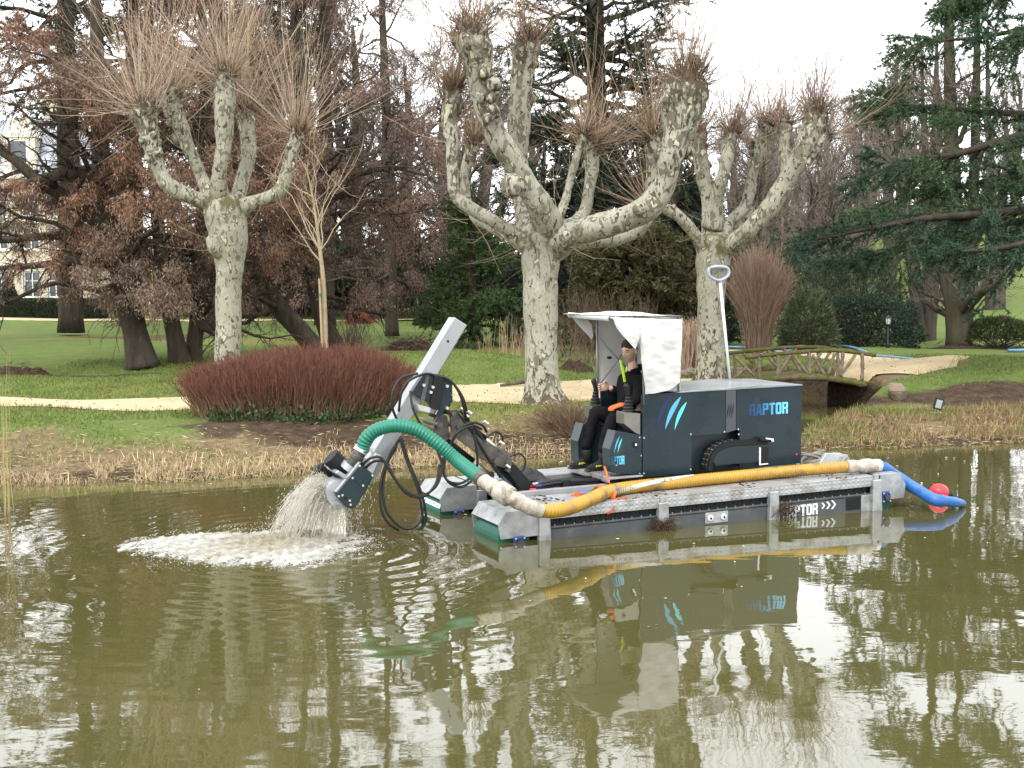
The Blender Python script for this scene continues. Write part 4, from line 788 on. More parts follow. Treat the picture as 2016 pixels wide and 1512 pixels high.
# straw-pale reeds standing in the water at the left edge
r = rnd(650); mb = MB(); b = G(6, 1010); n = 12
P0 = np.stack([r.normal(0, .05, n), r.normal(0, .12, n), np.full(n, -.3)], -1); s = np.linspace(0, 1, 6); D = nrm(np.stack([r.normal(0, .05, n), r.normal(0, .05, n), np.ones(n)], -1)); hh = r.uniform(1.1, 2.0, n)
v, F = tubes_batch(P0[:, None] + D[:, None] * (hh[:, None] * s)[..., None] + np.cumsum(r.normal(0, .008, (n, 6, 3)), 1), .0045 * (1 - .7 * s)[None] * np.ones((n, 1)), 3); mb.add(v, F, 0, np.repeat(np.array([.36, .29, .14]) * r.uniform(.7, 1.2, (n, 1)), 18, 0))
rt = thing('tall_reeds', 'few tall pale dry reed stalks standing in water at the left edge', 'reeds', tuple(b)); mb.build('stalks', M['twig'], rt, kind='stuff')

# ------------------------------------------------------------------ mansion
def mansion():
    Y = 86; s = mpp(Y); b = at_ground(60, Y); root = thing('mansion', 'large cream stone mansion with grey slate mansard roof seen through the rusty trees', 'building', tuple(b))
    X = lambda px: (px - 60) * s
    Z = lambda py: CAM_H - (py - HOR) * s - b[2]
    stone = pmat('cream_stone', (.50, .44, .335), (.57, .51, .40), 1.2, .9, bump=.2, bscale=20); trim = pmat('pale_stone', (.72, .66, .55), rough=.85); slate = pmat('slate', (.20, .22, .26), (.30, .32, .36), 3, .45, bump=.3, bscale=12); frame = pmat('white_sash', (.72, .72, .70), rough=.5); glass = pmat('window_glass', (.035, .045, .055), rough=.08, spec=.8)
    xl, xr = X(-330), X(178); D = 9.0; zt = Z(352)
    wins = [(px, py, w_, h_) for py, h_ in ((405, 46), (470, 44), (560, 52)) for px, w_ in ((-250, 34), (-190, 34), (-130, 34), (-70, 34), (5, 34), (66, 34), (112, 30), (157, 18))]
    # wall in courses so each ashlar band shows, with openings left free
    cols = sorted(set([xl, xr] + [X(p - w_ / 2) for p, _, w_, _ in wins] + [X(p + w_ / 2) for p, _, w_, _ in wins])); rows = sorted(set([-.3, zt] + [Z(p + h_ / 2) for _, p, _, h_ in wins] + [Z(p - h_ / 2) for _, p, _, h_ in wins]))
    mb = MB()
    for x0, x1 in zip(cols[:-1], cols[1:]):
        for z0, z1 in zip(rows[:-1], rows[1:]):
            cx, cz = (x0 + x1) / 2, (z0 + z1) / 2
            if any(abs(cx - X(p)) < w_ * s / 2 and abs(cz - Z(q)) < h_ * s / 2 for p, q, w_, h_ in wins): continue
            mb.add([(x0, 0, z0), (x1, 0, z0), (x1, 0, z1), (x0, 0, z1)], [(0, 1, 2, 3)])
    mb.add([(xr, 0, -.3), (xr, D, -.3), (xr, D, zt), (xr, 0, zt)], [(0, 1, 2, 3)]); mb.add([(xl, D, -.3), (xl, 0, -.3), (xl, 0, zt), (xl, D, zt)], [(0, 1, 2, 3)]); mb.add([(xr, D, -.3), (xl, D, -.3), (xl, D, zt), (xr, D, zt)], [(0, 1, 2, 3)])
    mb.build('wall', stone, root)
    for z in (Z(352), Z(438), Z(520)):
        mb = MB(); mb.add(*rbox(xl - .1, xr + .22, -.22, D + .1, z - .12, z + .16, .03)); mb.build('cornice', trim, root)
    for p, q, w_, h_ in wins:
        x0, x1, z0, z1 = X(p - w_ / 2), X(p + w_ / 2), Z(q + h_ / 2), Z(q - h_ / 2); mb = MB(); e = .10
        for bx in ((x0, x0 + e, z0, z1), (x1 - e, x1, z0, z1), (x0 + e, x1 - e, z1 - e, z1), (x0 + e, x1 - e, z0, z0 + e), ((x0 + x1) / 2 - .035, (x0 + x1) / 2 + .035, z0 + e, z1 - e), (x0 + e, (x0 + x1) / 2 - .035, z0 + (z1 - z0) * .62, z0 + (z1 - z0) * .62 + .05), ((x0 + x1) / 2 + .035, x1 - e, z0 + (z1 - z0) * .62, z0 + (z1 - z0) * .62 + .05)):
            mb.add(*rbox(bx[0], bx[1], .10, .18, bx[2], bx[3], .005))
        w = mb.build('window', frame, root)
        mb = MB(); mb.add([(x0, .2, z0), (x1, .2, z0), (x1, .2, z1), (x0, .2, z1)], [(0, 1, 2, 3)])
        for a_, c_ in (((x0, z0), (x0, z1)), ((x1, z1), (x1, z0)), ((x0, z1), (x1, z1))):
            mb.add([(a_[0], 0, a_[1]), (c_[0], 0, c_[1]), (c_[0], .2, c_[1]), (a_[0], .2, a_[1])], [(0, 1, 2, 3)])
        mb.build('pane', glass, w)
        mb = MB(); mb.add(*rbox(x0 - .12, x1 + .12, -.10, .09, z0 - .14, z0 - .003, .02)); mb.build('sill', trim, w)
    zr = Z(236); mb = MB(); i = 1.5
    mb.add([(xl, -.1, zt + .16), (xr + .1, -.1, zt + .16), (xr + .1, D, zt + .16), (xl, D, zt + .16), (xl + i, i, zr), (xr - i, i, zr), (xr - i, D - i, zr), (xl + i, D - i, zr)], [(0, 1, 5, 4), (1, 2, 6, 5), (2, 3, 7, 6), (3, 0, 4, 7), (4, 5, 6, 7)]); mb.build('roof', slate, root)
    for px in (-250, -130, 48):
        x = X(px); w = 1.15; mb = MB(); z0, z1 = zt + .2, Z(275)
        mb.add(*rbox(x - w, x + w, -.05, 2.2, z0, z1, .04)); mb.add(*prism([(x - w - .15, z1), (x + w + .15, z1), (x + w * .5, z1 + 1.1), (x, z1 + 1.4), (x - w * .5, z1 + 1.1)], -.12, 2.4)); dm = mb.build('dormer', trim, root)
        mb = MB(); mb.add(*rbox(x - .5, x + .5, -.09, -.052, z0 + .3, z1 - .25, .01)); mb.build('pane', glass, dm)
    for px in (92, -60):
        mb = MB(); x = X(px); mb.add(*rbox(x - .8, x + .8, 2.5, 3.6, Z(290), Z(190), .05)); mb.add(*rbox(x - .95, x + .95, 2.35, 3.75, Z(190), Z(184), .04)); mb.build('chimney', stone, root)
mansion()

# ------------------------------------------------------------------ rustic bridge
M['rustic'] = pmat('rustic_wood', (.135, .105, .072), (.22, .175, .125), 9, .95, bump=.9, bscale=24, dist=.02, c3=(.10, .105, .025), scale3=5, lo3=.53, hi3=.66, spec=.15)
M['mossy'] = pmat('mossy_wood', (.12, .115, .03), (.07, .065, .025), 10, 1, bump=1, bscale=30, dist=.03, spec=.1, c3=(.13, .10, .07), scale3=6, lo3=.5, hi3=.6)
def bridge():
    Y = 23.3; b = W(1540, 744, Y); root = thing('rustic_bridge', 'small arched rustic log footbridge with mossy beams over the ditch', 'bridge', tuple(b)); r = rnd(660)
    def pt(px, py, dy=0): return W(px, py, Y + dy) - b
    def log(name, pts, rad, mat_='rustic'):
        mb = MB(); P = catmull(np.array([pt(*p) for p in pts]), 5); v, F = tube(P, rad * mpp(Y) * (1 + .10 * np.sin(np.arange(len(P)) * 1.7)), 9); v = v + r.normal(0, .003, v.shape); mb.add(v, F); mb.build(name, M[mat_], root, True)
    for dy, ox, oy in ((0, 0, 0), (1.15, -48, -7)):
        def q(px, py): return (px + ox, py + oy, dy)
        log('handrail', [q(1467, 704), q(1530, 697), q(1600, 691), q(1660, 691), q(1724, 699)], 4, 'mossy')
        for x0, y0, x1, y1 in ((1494, 700, 1494, 745), (1531, 695, 1531, 742), (1593, 692, 1594, 739), (1659, 692, 1655, 741), (1697, 695, 1697, 750)):
            log('post', [q(x0, y0), q((x0 + x1) / 2 + 1, (y0 + y1) / 2), q(x1, y1)], 3.5)
        for x0, y0, x1, y1 in ((1447, 702, 1488, 742), (1512, 702, 1531, 722), (1556, 698, 1531, 740), (1560, 696, 1592, 738), (1616, 694, 1596, 722), (1600, 698, 1625, 740), (1643, 695, 1630, 738), (1684, 698, 1655, 738), (1470, 722, 1440, 748)):
            log('brace', [q(x0, y0), q((x0 + x1) / 2, (y0 + y1) / 2 + 1), q(x1, y1)], 3.0)
        log('beam', [q(1450, 752), q(1528, 745), q(1600, 743), q(1650, 747), q(1705, 758)], 6.5, 'mossy')
    # deck planks, one by one
    me = None
    for i in range(24):
        t = i / 23; px = 1440 + t * 262; py = 750 - 9 * math.sin(PI * t) + (3 if t > .9 else 0); c = (pt(px, py, 0) + pt(px - 48, py - 7, 1.15)) / 2
        if me is None: mb = MB(); mb.add(*rbox(-.052, .052, -.62, .62, -.02, .02, .008)); me = mb.mesh('plank', M['mossy'])
        o = bpy.data.objects.new('plank', me); C.objects.link(o); o.parent = root; o.location = (c[0], c[1], c[2] + r.normal(0, .004)); o.rotation_euler = (0, 0, .38 + r.normal(0, .01))
    for px in (1448, 1712):
        c = (pt(px, 760, 0) + pt(px - 48, 753, 1.15)) / 2; mb = MB(); v, F = rbox(-.16, .16, -.75, .75, -.6, .0, .03); v = rotv(v, (0, 0, 1), .38) + c; mb.add(v, F); mb.build('shadow_abutment', M['earth'], root)  # end blocks; their dark earth colour stands in for the brown shadow under the bridge
bridge()
# loose stones edging the ditch and the rock
M['stone'] = pmat('field_stone', (.14, .108, .075), (.22, .17, .115), 7, .9, bump=.8, bscale=22, dist=.02, c3=(.085, .085, .025), scale3=4, lo3=.56, hi3=.7)
def rock(name, label, p, size, seed, group=None, sub=14, ang=.5):
    v, F = ball((0, 0, 0), 1, sub, sub // 2 + 2); v = v * (1 + .18 * wob(v, 1.6, seed)[:, None]); r = rnd(seed)
    for _ in range(9):
        d = nrm(r.normal(size=3)); k = r.uniform(.55, .8); e = v @ d; v = v - np.maximum(e - k, 0)[:, None] * d
    mb = MB(); mb.add(v * size, F); o = mb.build(name, M['stone'], None, label=label, cat='rock', group=group); o.location = p; o.rotation_euler = (0, 0, r.uniform(0, 6)); return o
q = at_ground(1768, 22.2); rock('rock', 'angular tan boulder on the bank by the right end of the bridge', (q[0], q[1], q[2] + .10), np.array([.27, .2, .2]), 671)
r = rnd(672)
for i in range(34):
    t = r.uniform(); px = 1345 + 185 * t; Y = 25.2 + r.uniform(-.3, 1.3) + .6 * t; q = at_ground(px, Y); s = r.uniform(.07, .17); rock('edging_stone', 'mossy brown stone in the rough edging beyond the footbridge', (q[0], q[1], q[2] + s * .35), np.array([s, s, s * .7]), 680 + i, 'mossy stones along the ditch beyond the bridge', 9)

# ------------------------------------------------------------------ lamp post, spotlight, lay-flat hose on the lawn
M['black_iron'] = pmat('black_iron', (.012, .013, .014), rough=.5, metal=.3)
b = at_ground(1748, 35); root = thing('lamp_post', 'small black lantern lamp post in front of the clipped hedge', 'lamp', tuple(b)); Zl = lambda py: CAM_H - (py - HOR) * mpp(35) - b[2]
mb = MB(); zt = Zl(640); mb.add(*tube(np.array([[0, 0, -.05], [0, 0, .12], [0, 0, .16], [0, 0, zt]]), np.array([.06, .05, .024, .02]), 10)); mb.add(*tube(np.array([[0, 0, zt], [0, 0, zt + .03]]), np.array([.05, .06]), 10)); mb.build('post', M['black_iron'], root, True)
mb = MB(); v, F = tube(np.array([[0, 0, zt + .031], [0, 0, zt + .20]]), np.array([.055, .085]), 6); mb.add(v, F); hd = mb.build('lantern', pmat('lamp_glass', (.62, .63, .64), rough=.25), root)
mb = MB(); mb.add(*tube(np.array([[0, 0, zt + .202], [0, 0, zt + .25], [0, 0, zt + .29]]), np.array([.115, .06, .015]), 6)); mb.build('cap', M['black_iron'], hd)
for a in range(6):
    mb = MB(); d = np.array([math.cos(a * PI / 3), math.sin(a * PI / 3), 0]); mb.add(*tube(np.array([d * .058 + [0, 0, zt + .03], d * .088 + [0, 0, zt + .2]]), .006, 5)); mb.build('glazing_bar', M['black_iron'], hd)
b = at_ground(1851, 20.7); root = thing('spotlight', 'small garden spotlight on a bracket stuck in the bank', 'spotlight', tuple(b)); mb = MB()
v, F = rbox(-.07, .07, -.03, .03, -.10, .10, .012); v = rotv(v, (0, 1, 0), .25); mb.add(v + [0, 0, .17], F); hs_ = mb.build('housing', M['black_iron'], root); mb = MB(); v, F = rbox(-.05, .05, -.034, -.031, -.075, .065, .001); mb.add(rotv(v, (0, 1, 0), .25) + [0, 0, .17], F); mb.build('lens', pmat('lamp_lens', (.30, .31, .33), rough=.15, spec=.8), hs_)
mb = MB(); mb.add(*tube(np.array([[0, 0, -.12], [0, 0, .09]]), .012, 8)); mb.add(*rbox(-.13, .11, -.04, .06, -.005, .03, .008)); mb.build('bracket', pmat('grey_bracket', (.30, .30, .29), rough=.6), root)
M['blue_flat'] = pmat('blue_layflat', (.012, .085, .31), (.03, .14, .40), 5, .45, bump=.4, bscale=8, dist=.02)
M['lawn_hose'] = pmat('faded_hose', (.08, .17, .27), (.13, .25, .36), 5, .5)
def lay(name, label, pts, wdt, hgt, mat_, lift=.02):
    P = catmull(np.array([at_ground(*p) for p in pts]), 8); P[:, 2] = H(P[:, 0], P[:, 1]) + hgt * .6 + lift; v, F = tube(P, 1., 10); c = np.repeat(P, 10, 0); d = v - c; d[:, 2] *= hgt; d[:, :2] *= wdt; mb = MB(); mb.add(c + d, F); return mb.build(name, M[mat_], None, True, label=label, cat='hose')
lay('layflat_hose', 'blue lay-flat hose snaking over the lawn in front of the clipped hedge', [(1395, 35.5), (1450, 36), (1500, 35), (1535, 33), (1570, 35), (1630, 36.5), (1660, 35.5), (1700, 33), (1760, 30), (1845, 28.5)], .05, .04, 'lawn_hose')
lay('layflat_hose', 'short end of blue hose on the grass at the far right edge', [(1985, 34), (2020, 34), (2080, 35)], .06, .05, 'lawn_hose')
# ------------------------------------------------------------------ floating dredger
O_ = G(1070, 1062); E_ = G(1725, 1003); u_ = nrm(E_ - O_); v_ = np.array([-u_[1], u_[0], 0]); w_ = np.array([0, 0, 1.])
TILT = R_(-1.0)                                   # rides slightly bow-down
DM = Matrix.Translation(Vector(O_)) @ Matrix.Rotation(math.atan2(u_[1], u_[0]), 4, 'Z') @ Matrix.Rotation(TILT, 4, 'Y')
DI = np.array(DM.inverted())
def Lq(px, py, y):
    """where the sight line through a photo pixel meets the machine's lengthwise plane y"""
    o = DI[:3, :3] @ CAMP + DI[:3, 3]; d = DI[:3, :3] @ ray(px, py); t = (y - o[1]) / d[1]; return o + d * t
def Lx(px, py, y): return Lq(px, py, y)[0]
def trace(pts, y): return [(Lq(px, py, y)[0], Lq(px, py, y)[2]) for px, py in pts]
def W2L(p): return DI[:3, :3] @ np.asarray(p) + DI[:3, 3]

# paints and metals
M['alu'] = pmat('aluminium', (.52, .53, .53), (.40, .41, .41), 6, .42, .55, bump=.12, bscale=18, c3=(.20, .18, .15), scale3=5, lo3=.60, hi3=.74, rough2=.6)
M['alu_bright'] = pmat('bright_aluminium', (.36, .37, .38), (.28, .29, .30), 5, .42, .4, bump=.05, bscale=20, stretch=(1, 1, .2))
M['galv'] = pmat('galvanised', (.42, .43, .43), (.27, .28, .285), 9, .42, .45, bump=.1, bscale=20, c3=(.17, .145, .11), scale3=5, lo3=.54, hi3=.74)
def tread():
    m = pmat('chequer_plate', (.44, .445, .45), (.35, .355, .36), 8, .38, .5, c3=(.20, .165, .13), scale3=4, lo3=.50, hi3=.72)
    t = m.node_tree; L = t.links.new; b = t.nodes['Principled BSDF']; tc = t.nodes.new('ShaderNodeTexCoord'); prev = None
    hs_ = []
    for ang, off in ((45, 0), (-45, .5)):
        mp = t.nodes.new('ShaderNodeMapping'); mp.inputs['Rotation'].default_value = (0, 0, R_(ang)); mp.inputs['Scale'].default_value = (24, 50, 24); L(tc.outputs['Object'], mp.inputs[0])
        vo = t.nodes.new('ShaderNodeTexVoronoi'); vo.inputs['Randomness'].default_value = 0; vo.inputs['Scale'].default_value = 1; L(mp.outputs[0], vo.inputs['Vector']); r = t.nodes.new('ShaderNodeMapRange'); r.inputs[1].default_value = .42; r.inputs[2].default_value = .28; L(vo.outputs['Distance'], r.inputs[0]); hs_.append(r.outputs[0])
    ad = t.nodes.new('ShaderNodeMath'); ad.operation = 'MAXIMUM'; L(hs_[0], ad.inputs[0]); L(hs_[1], ad.inputs[1])
    bp = t.nodes.new('ShaderNodeBump'); bp.inputs['Distance'].default_value = .0025; bp.inputs['Strength'].default_value = 1; L(ad.outputs[0], bp.inputs['Height']); L(bp.outputs[0], b.inputs['Normal']); return m
M['tread'] = tread()
M['paint'] = pmat('slate_blue_paint', (.006, .0175, .024), (.009, .022, .029), 3, .24, spec=.4, coat=.08, c3=(.05, .055, .052), scale3=3.2, lo3=.58, hi3=.85, rough2=.4)
M['paint_dark'] = pmat('recess_paint', (.010, .020, .026), rough=.35)
M['paint_top'] = pmat('lid_paint', (.20, .235, .25), (.34, .37, .385), 3, .3, .4, coat=.3)
M['grey_strip'] = pmat('grey_plastic', (.055, .06, .068), rough=.45)
M['black'] = pmat('black_steel', (.007, .0075, .008), rough=.6, bump=.1, bscale=30, spec=.3)
M['rubber'] = pmat('black_rubber', (.008, .008, .008), (.015, .0145, .014), 10, .5, spec=.35)
M['rail'] = pmat('rail_paint', (.045, .055, .062), (.07, .075, .078), 6, .4, c3=(.12, .105, .08), scale3=6, lo3=.58, hi3=.72)
M['steel_dirty'] = pmat('greasy_steel', (.11, .098, .085), (.055, .05, .045), 9, .45, .4, bump=.3, bscale=20, c3=(.17, .155, .13), scale3=12, lo3=.56, hi3=.7)
M['bolt'] = pmat('zinc_bolt', (.62, .62, .60), rough=.3, metal=.7)
M['white_pl'] = pmat('white_plastic', (.72, .73, .74), rough=.35)
M['drum'] = pmat('green_drum', (.004, .115, .072), (.006, .095, .062), 5, .45, spec=.3)
M['bearing'] = pmat('blue_bearing', (.012, .035, .15), rough=.4)
M['hose_green'] = pmat('green_hose', (.003, .165, .10), (.005, .135, .085), 4, .4)
M['hose_yellow'] = pmat('yellow_hose', (.44, .25, .026), (.36, .20, .024), 4, .4, c3=(.13, .09, .045), scale3=5, lo3=.52, hi3=.70)
M['muddy'] = pmat('muddy_coupling', (.46, .42, .36), (.30, .255, .20), 14, .7, bump=.5, bscale=40, dist=.006, c3=(.13, .10, .07), scale3=9, lo3=.56, hi3=.7)
M['canvas'] = pmat('white_canvas', (.70, .70, .68), (.62, .62, .60), 3, .6, bump=.25, bscale=9, dist=.02, trans=.22)
M['pole'] = pmat('grey_tube', (.22, .22, .23), rough=.35, metal=.6)
M['orange'] = pmat('orange_strap', (.80, .17, .035), (.66, .12, .03), 30, .7, trans=.1)
M['blue_strap'] = pmat('blue_strap', (.07, .20, .52), rough=.6)
M['mud'] = pmat('mud', (.045, .03, .02), (.09, .065, .045), 14, .9, bump=1, bscale=30)
def gradient_print(name, x0, x1, stops):
    m = bpy.data.materials.new(name); m.use_nodes = True; t = m.node_tree; b = t.nodes['Principled BSDF']; b.inputs['Roughness'].default_value = .3
    tc = t.nodes.new('ShaderNodeTexCoord'); sx = t.nodes.new('ShaderNodeSeparateXYZ'); mr = t.nodes.new('ShaderNodeMapRange'); cr = t.nodes.new('ShaderNodeValToRGB')
    t.links.new(tc.outputs['Object'], sx.inputs[0]); t.links.new(sx.outputs[0], mr.inputs[0]); mr.inputs[1].default_value = x0; mr.inputs[2].default_value = x1
    while len(cr.color_ramp.elements) < len(stops): cr.color_ramp.elements.new(.5)
    for e, (p, c) in zip(cr.color_ramp.elements, stops): e.position = p; e.color = (*c, 1)
    t.links.new(mr.outputs[0], cr.inputs[0]); t.links.new(cr.outputs[0], b.inputs['Base Color']); return m

DR = thing('dredger', 'floating suction dredger with dark slate cabin, silver pontoons and raised front arm', 'dredger'); DR.matrix_world = DM
def part(name, parts, mats, parent=None, smooth=False):
    mb = MB()
    for p in parts: mb.add(p[0], p[1], p[2] if len(p) > 2 else 0)
    return mb.build(name, mats, parent or DR, smooth)
def bolts(pts, y, r, parent, mat_='bolt', name='bolt', dy=.007):
    for px, py in pts:
        q = Lq(px, py, y); part(name, [cyl((q[0], y + .002, q[2]), (q[0], y - dy, q[2]), r, 10, r * .8)], M[mat_], parent)
def _stem(x0, x1, z0, z1): return [(x0, z0), (x1, z0), (x1, z1), (x0, z1)]
_BOWL = [(.55, .42), (.78, .42), (.85, .50), (.85, .92), (.77, 1), (.55, 1)]
GLYPH = {'R': [_stem(0, .30, 0, 1), _stem(.30, .55, .84, 1), _stem(.30, .55, .42, .58), _BOWL, [(.55, 0), (.85, 0), (.85, .35), (.78, .42), (.55, .42)]],
         'P': [_stem(0, .30, 0, 1), _stem(.30, .55, .84, 1), _stem(.30, .55, .42, .58), _BOWL],
         'A': [[(0, 0), (.27, 0), (.425, 1), (.22, 1)], [(.58, 0), (.85, 0), (.63, 1), (.425, 1)], [(.30, .20), (.55, .20), (.522, .38), (.328, .38)]],
         'T': [_stem(0, .85, .81, 1), _stem(.27, .58, 0, .81)],
         'O': [[(0, .10), (.30, .18), (.30, .82), (0, .90)], [(.55, .18), (.85, .10), (.85, .90), (.55, .82)], [(0, .10), (.10, 0), (.75, 0), (.85, .10), (.55, .18), (.30, .18)], [(0, .90), (.30, .82), (.55, .82), (.85, .90), (.75, 1), (.10, 1)]]}
def text_mesh(txt, x0, x1, z0, z1, y, mats, parent, name='lettering', fat=0):
    mb = MB(); wdt = len(txt) * .95 - .10
    for i, ch in enumerate(txt):
        for poly in GLYPH[ch]:
            p = np.array(poly); mb.add(np.stack([x0 + (p[:, 0] + i * .95) / wdt * (x1 - x0), np.full(len(p), y), z0 + p[:, 1] * (z1 - z0)], -1), [tuple(range(len(p)))])
    return mb.build(name, mats, parent)

# --- pontoons: side rail, track slats, posts, deck plates, end hoods, drums
PW = .62
pxs = [Lx(1070, 1062, 0), Lx(1303, 1038, 0), Lx(1520, 1020, 0), Lx(1722, 1003, 0)]
zt_ = np.mean([Lq(x, y, 0)[2] for x, y in ((1180, 993), (1303, 977), (1520, 958), (1660, 943))]); zb_ = zt_ - .10
def pontoon(y0, near):
    pr = part('pontoon', [(*rbox(pxs[0] - .02, pxs[3] + .02, y0 + .05, y0 + PW - .05, -.30, zb_ - .012, .01),)], M['black'])
    for i in range(3):      # deck in three chequer plates with folded lip
        a, b = pxs[i] + (.035 if i else -.02), pxs[i + 1] + (.03 if i < 2 else .0)
        lip = [rbox(a, b, y0 - .012, y0 + .004, zb_, zt_ - .004, .003), rbox(a, b, y0 - .012, y0 + PW, zt_ - .003, zt_ + .005, .002)]
        part('deck_plate', lip, M['tread'])
    for i in range(3):
        rl = part('side_rail', [rbox(pxs[i] + .05, pxs[i + 1] - .05, y0 - .004, y0 + .03, -.22, .092, .008), rbox(pxs[i] + .05, pxs[i + 1] - .05, y0 - .012, y0 + .03, .094, .112, .004)], [M['rail']], pr)
        if near:
            for x in np.linspace(pxs[i] + .12, pxs[i + 1] - .12, 11): part('rail_bolt', [cyl((x, y0 + .008, .112), (x, y0 + .008, .124), .006, 6)], M['galv'], pr)
    # track belt slats in the gap below the lip
    me = None
    for x in np.arange(pxs[0] + .08, pxs[3] - .04, .105):
        if not near: break
        if me is None: mb = MB(); mb.add(*rbox(-.0515, .0515, 0, .02, -.06, .06, .002)); mb.add(*rbox(-.006, .012, -.012, 0, -.02, .0, .002)); me = mb.mesh('slat', M['black'])
        o = link('track_slat', me, pr); o.location = (x, y0 + .026, .165)
    for i, x in enumerate(pxs):
        wt, wb, zp = .05, .072, zb_ + (.055 if i < 3 else .07)
        part('post', [prism([(x - wb, -.3), (x + wb, -.3), (x + wt, zp), (x - wt, zp)], y0 - .05, y0 + .02, .008), rbox(x - .026, x + .026, y0 - .03, y0 + .01, zp + .001, zp + .05, .003)], M['galv'])
    return pr
def hood(y0, sgn, x_in, tipx, zt, zb, name='end_hood'):
    """folded sheet hood, open below; sgn -1 bow, +1 stern"""
    t = .008; xs_ = [x_in, x_in + sgn * (abs(tipx - x_in) * .80), tipx, tipx - sgn * .02]; zs = [zt, zt, zt - (zt - zb) * .46, zb]
    side = [(xs_[0], zs[0]), (xs_[1], zs[1]), (xs_[2], zs[2]), (xs_[3], zs[3]), (xs_[0], zb)]
    parts_ = [prism(side, y0 - .014, y0 - .004), prism(side, y0 + PW + .004, y0 + PW + .014)]
    for (a, b) in ((0, 1), (1, 2)):
        ax, az, bx, bz = xs_[a], zs[a], xs_[b], zs[b]; n = np.array([-(bz - az), bx - ax]); n = n / np.linalg.norm(n) * t * sgn
        parts_.append(prism([(ax, az), (bx, bz), (bx - n[0], bz - n[1]), (ax - n[0], az - n[1])] if sgn > 0 else [(ax, az), (ax - n[0], az - n[1]), (bx - n[0], bz - n[1]), (bx, bz)], y0 - .003, y0 + PW + .003))
    return part(name, parts_, M['galv'])
def drum(x, y0, z, rad, stripe):
    d = part('drum', [cyl((x, y0 + .03, z), (x, y0 + PW - .03, z), rad, 28)], M['drum'], None, False)
    if stripe:
        a0 = R_(158); P = []
        for y in np.linspace(y0 + .05, y0 + PW - .05, 9):
            for k in range(4): a = a0 + (k - 1.5) * .10; P.append((x + math.cos(a) * (rad + .002), y, z + math.sin(a) * (rad + .002)))
        part('white_stripe', [(np.array(P), grid_faces(9, 4))], M['white_pl'], d)
        for i in range(4):
            for k in (-.03, 0, .03):
                a = a0; y = y0 + .1 + i * .13 + k * .6; q = np.array([x + math.cos(a) * (rad + .003), y, z + math.sin(a) * (rad + .003)]); part('stripe_mark', [cyl(q, q + np.array([math.cos(a), 0, math.sin(a)]) * .001, .007, 6)], M['grey_strip'], d)
    return d
def bearing(x, y, z, front):
    b = part('bearing', [rbox(x - .06, x + .06, y - .03, y, z - .06, z + .06, .015)], M['bearing']); part('shaft_end', [cyl((x, y - .031, z), (x, y - .055, z), .03, 14)], M['steel_dirty'], b)
    for a in (-.042, .042):
        for c in (-.042, .042): part('bolt', [cyl((x + a, y - .031, z + c), (x + a, y - .04, z + c), .009, 6)], M['bolt'], b)
YF = 1.5
hx_in, htip = Lx(1060, 1040, 0), Lx(980, 1034, 0)
zh_t, zh_b = Lq(996, 1013, 0)[2], max(Lq(986, 1059, 0)[2], .012)
for y0, near in ((0, True), (YF, False)):
    pontoon(y0, near)
    hood(y0, -1, hx_in, htip, zt_ + .004, .045); hood(y0, 1, pxs[3] + .06, Lx(1781, 955, 0), zt_ + .01, Lq(1752, 982, 0)[2])
    drum(htip + .17, y0, .03, .155, not near); drum(Lx(1740, 980, 0), y0, .05, .14, False)
    bearing(htip + .20, y0 - .005, .0 if near else -.005, True); bearing(Lx(1741, 994, 0), y0 - .005, .06, False)
# fittings on the near rail
pl = part('fitting_plate', [rbox(Lx(1387, 1028, 0), Lx(1432, 1025, 0), -.012, -.006, -.02, .088, .002)], M['galv'])
for px, py in ((1397, 1028), (1423, 1026)):
    q = Lq(px, py, 0); a = part('fitting', [tube(np.array([(q[0], -.012, .033), (q[0], -.022, .033), (q[0], -.026, .033)]), np.array([.032, .032, .024]), 18)], M['white_pl'], pl, True); part('fitting_bore', [cyl((q[0], -.0265, .033), (q[0], -.030, .033), .012, 12)], M['black'], a)
part('rail_window', [rbox(Lx(1665, 1000, 0), Lx(1692, 998, 0), -.0135, -.0125, -.04, .085, .0004)], M['black'])
part('rail_end', [rbox(Lx(1694, 998, 0), pxs[3] - .04, -.016, -.005, -.2, .10, .003)], M['galv'])
wl_ = 0.0
x0, x1 = Lx(1540, 1012, 0), Lx(1609, 1009, 0); lm = text_mesh('RAPTOR', x0, x1, -.045, .068, -.0065, M['white_pl'], DR, fat=.06)
for i in range(3):
    a = Lx(1616 + i * 9.5, 1008, 0); h = .030 + .008 * i; zc = .035; t = .030; mb = MB(); mb.add(np.array([(a, -.0065, zc + h), (a + t * .8, -.0065, zc + h), (a + t * .8 + h * .9, -.0065, zc), (a + t * .8, -.0065, zc - h), (a, -.0065, zc - h), (a + h * .9, -.0065, zc)]), [(0, 1, 2, 5), (5, 2, 3, 4)]); mb.build('arrow_mark', M['white_pl'], DR)
# cross members
for x, z in ((pxs[0] + .12, zt_ - .05), (pxs[3] - .10, zt_ - .05)): part('cross_beam', [rbox(x - .05, x + .05, PW + .005, YF - .005, z - .06, z + .05, .008)], M['alu'])
part('inner_rail', [rbox(pxs[0] + .02, pxs[3] - .06, PW + .012, PW + .07, zt_ - .02, zt_ + .055, .006)], M['alu_bright'])
part('inner_rail', [rbox(pxs[0] + .02, pxs[3] - .06, YF - .07, YF - .012, zt_ - .02, zt_ + .055, .006)], M['alu_bright'])
part('machine_bed', [rbox(pxs[0] + .4, pxs[3] - .3, PW + .10, YF - .09, zt_ - .10, zt_ - .01, .02)], M['black'])

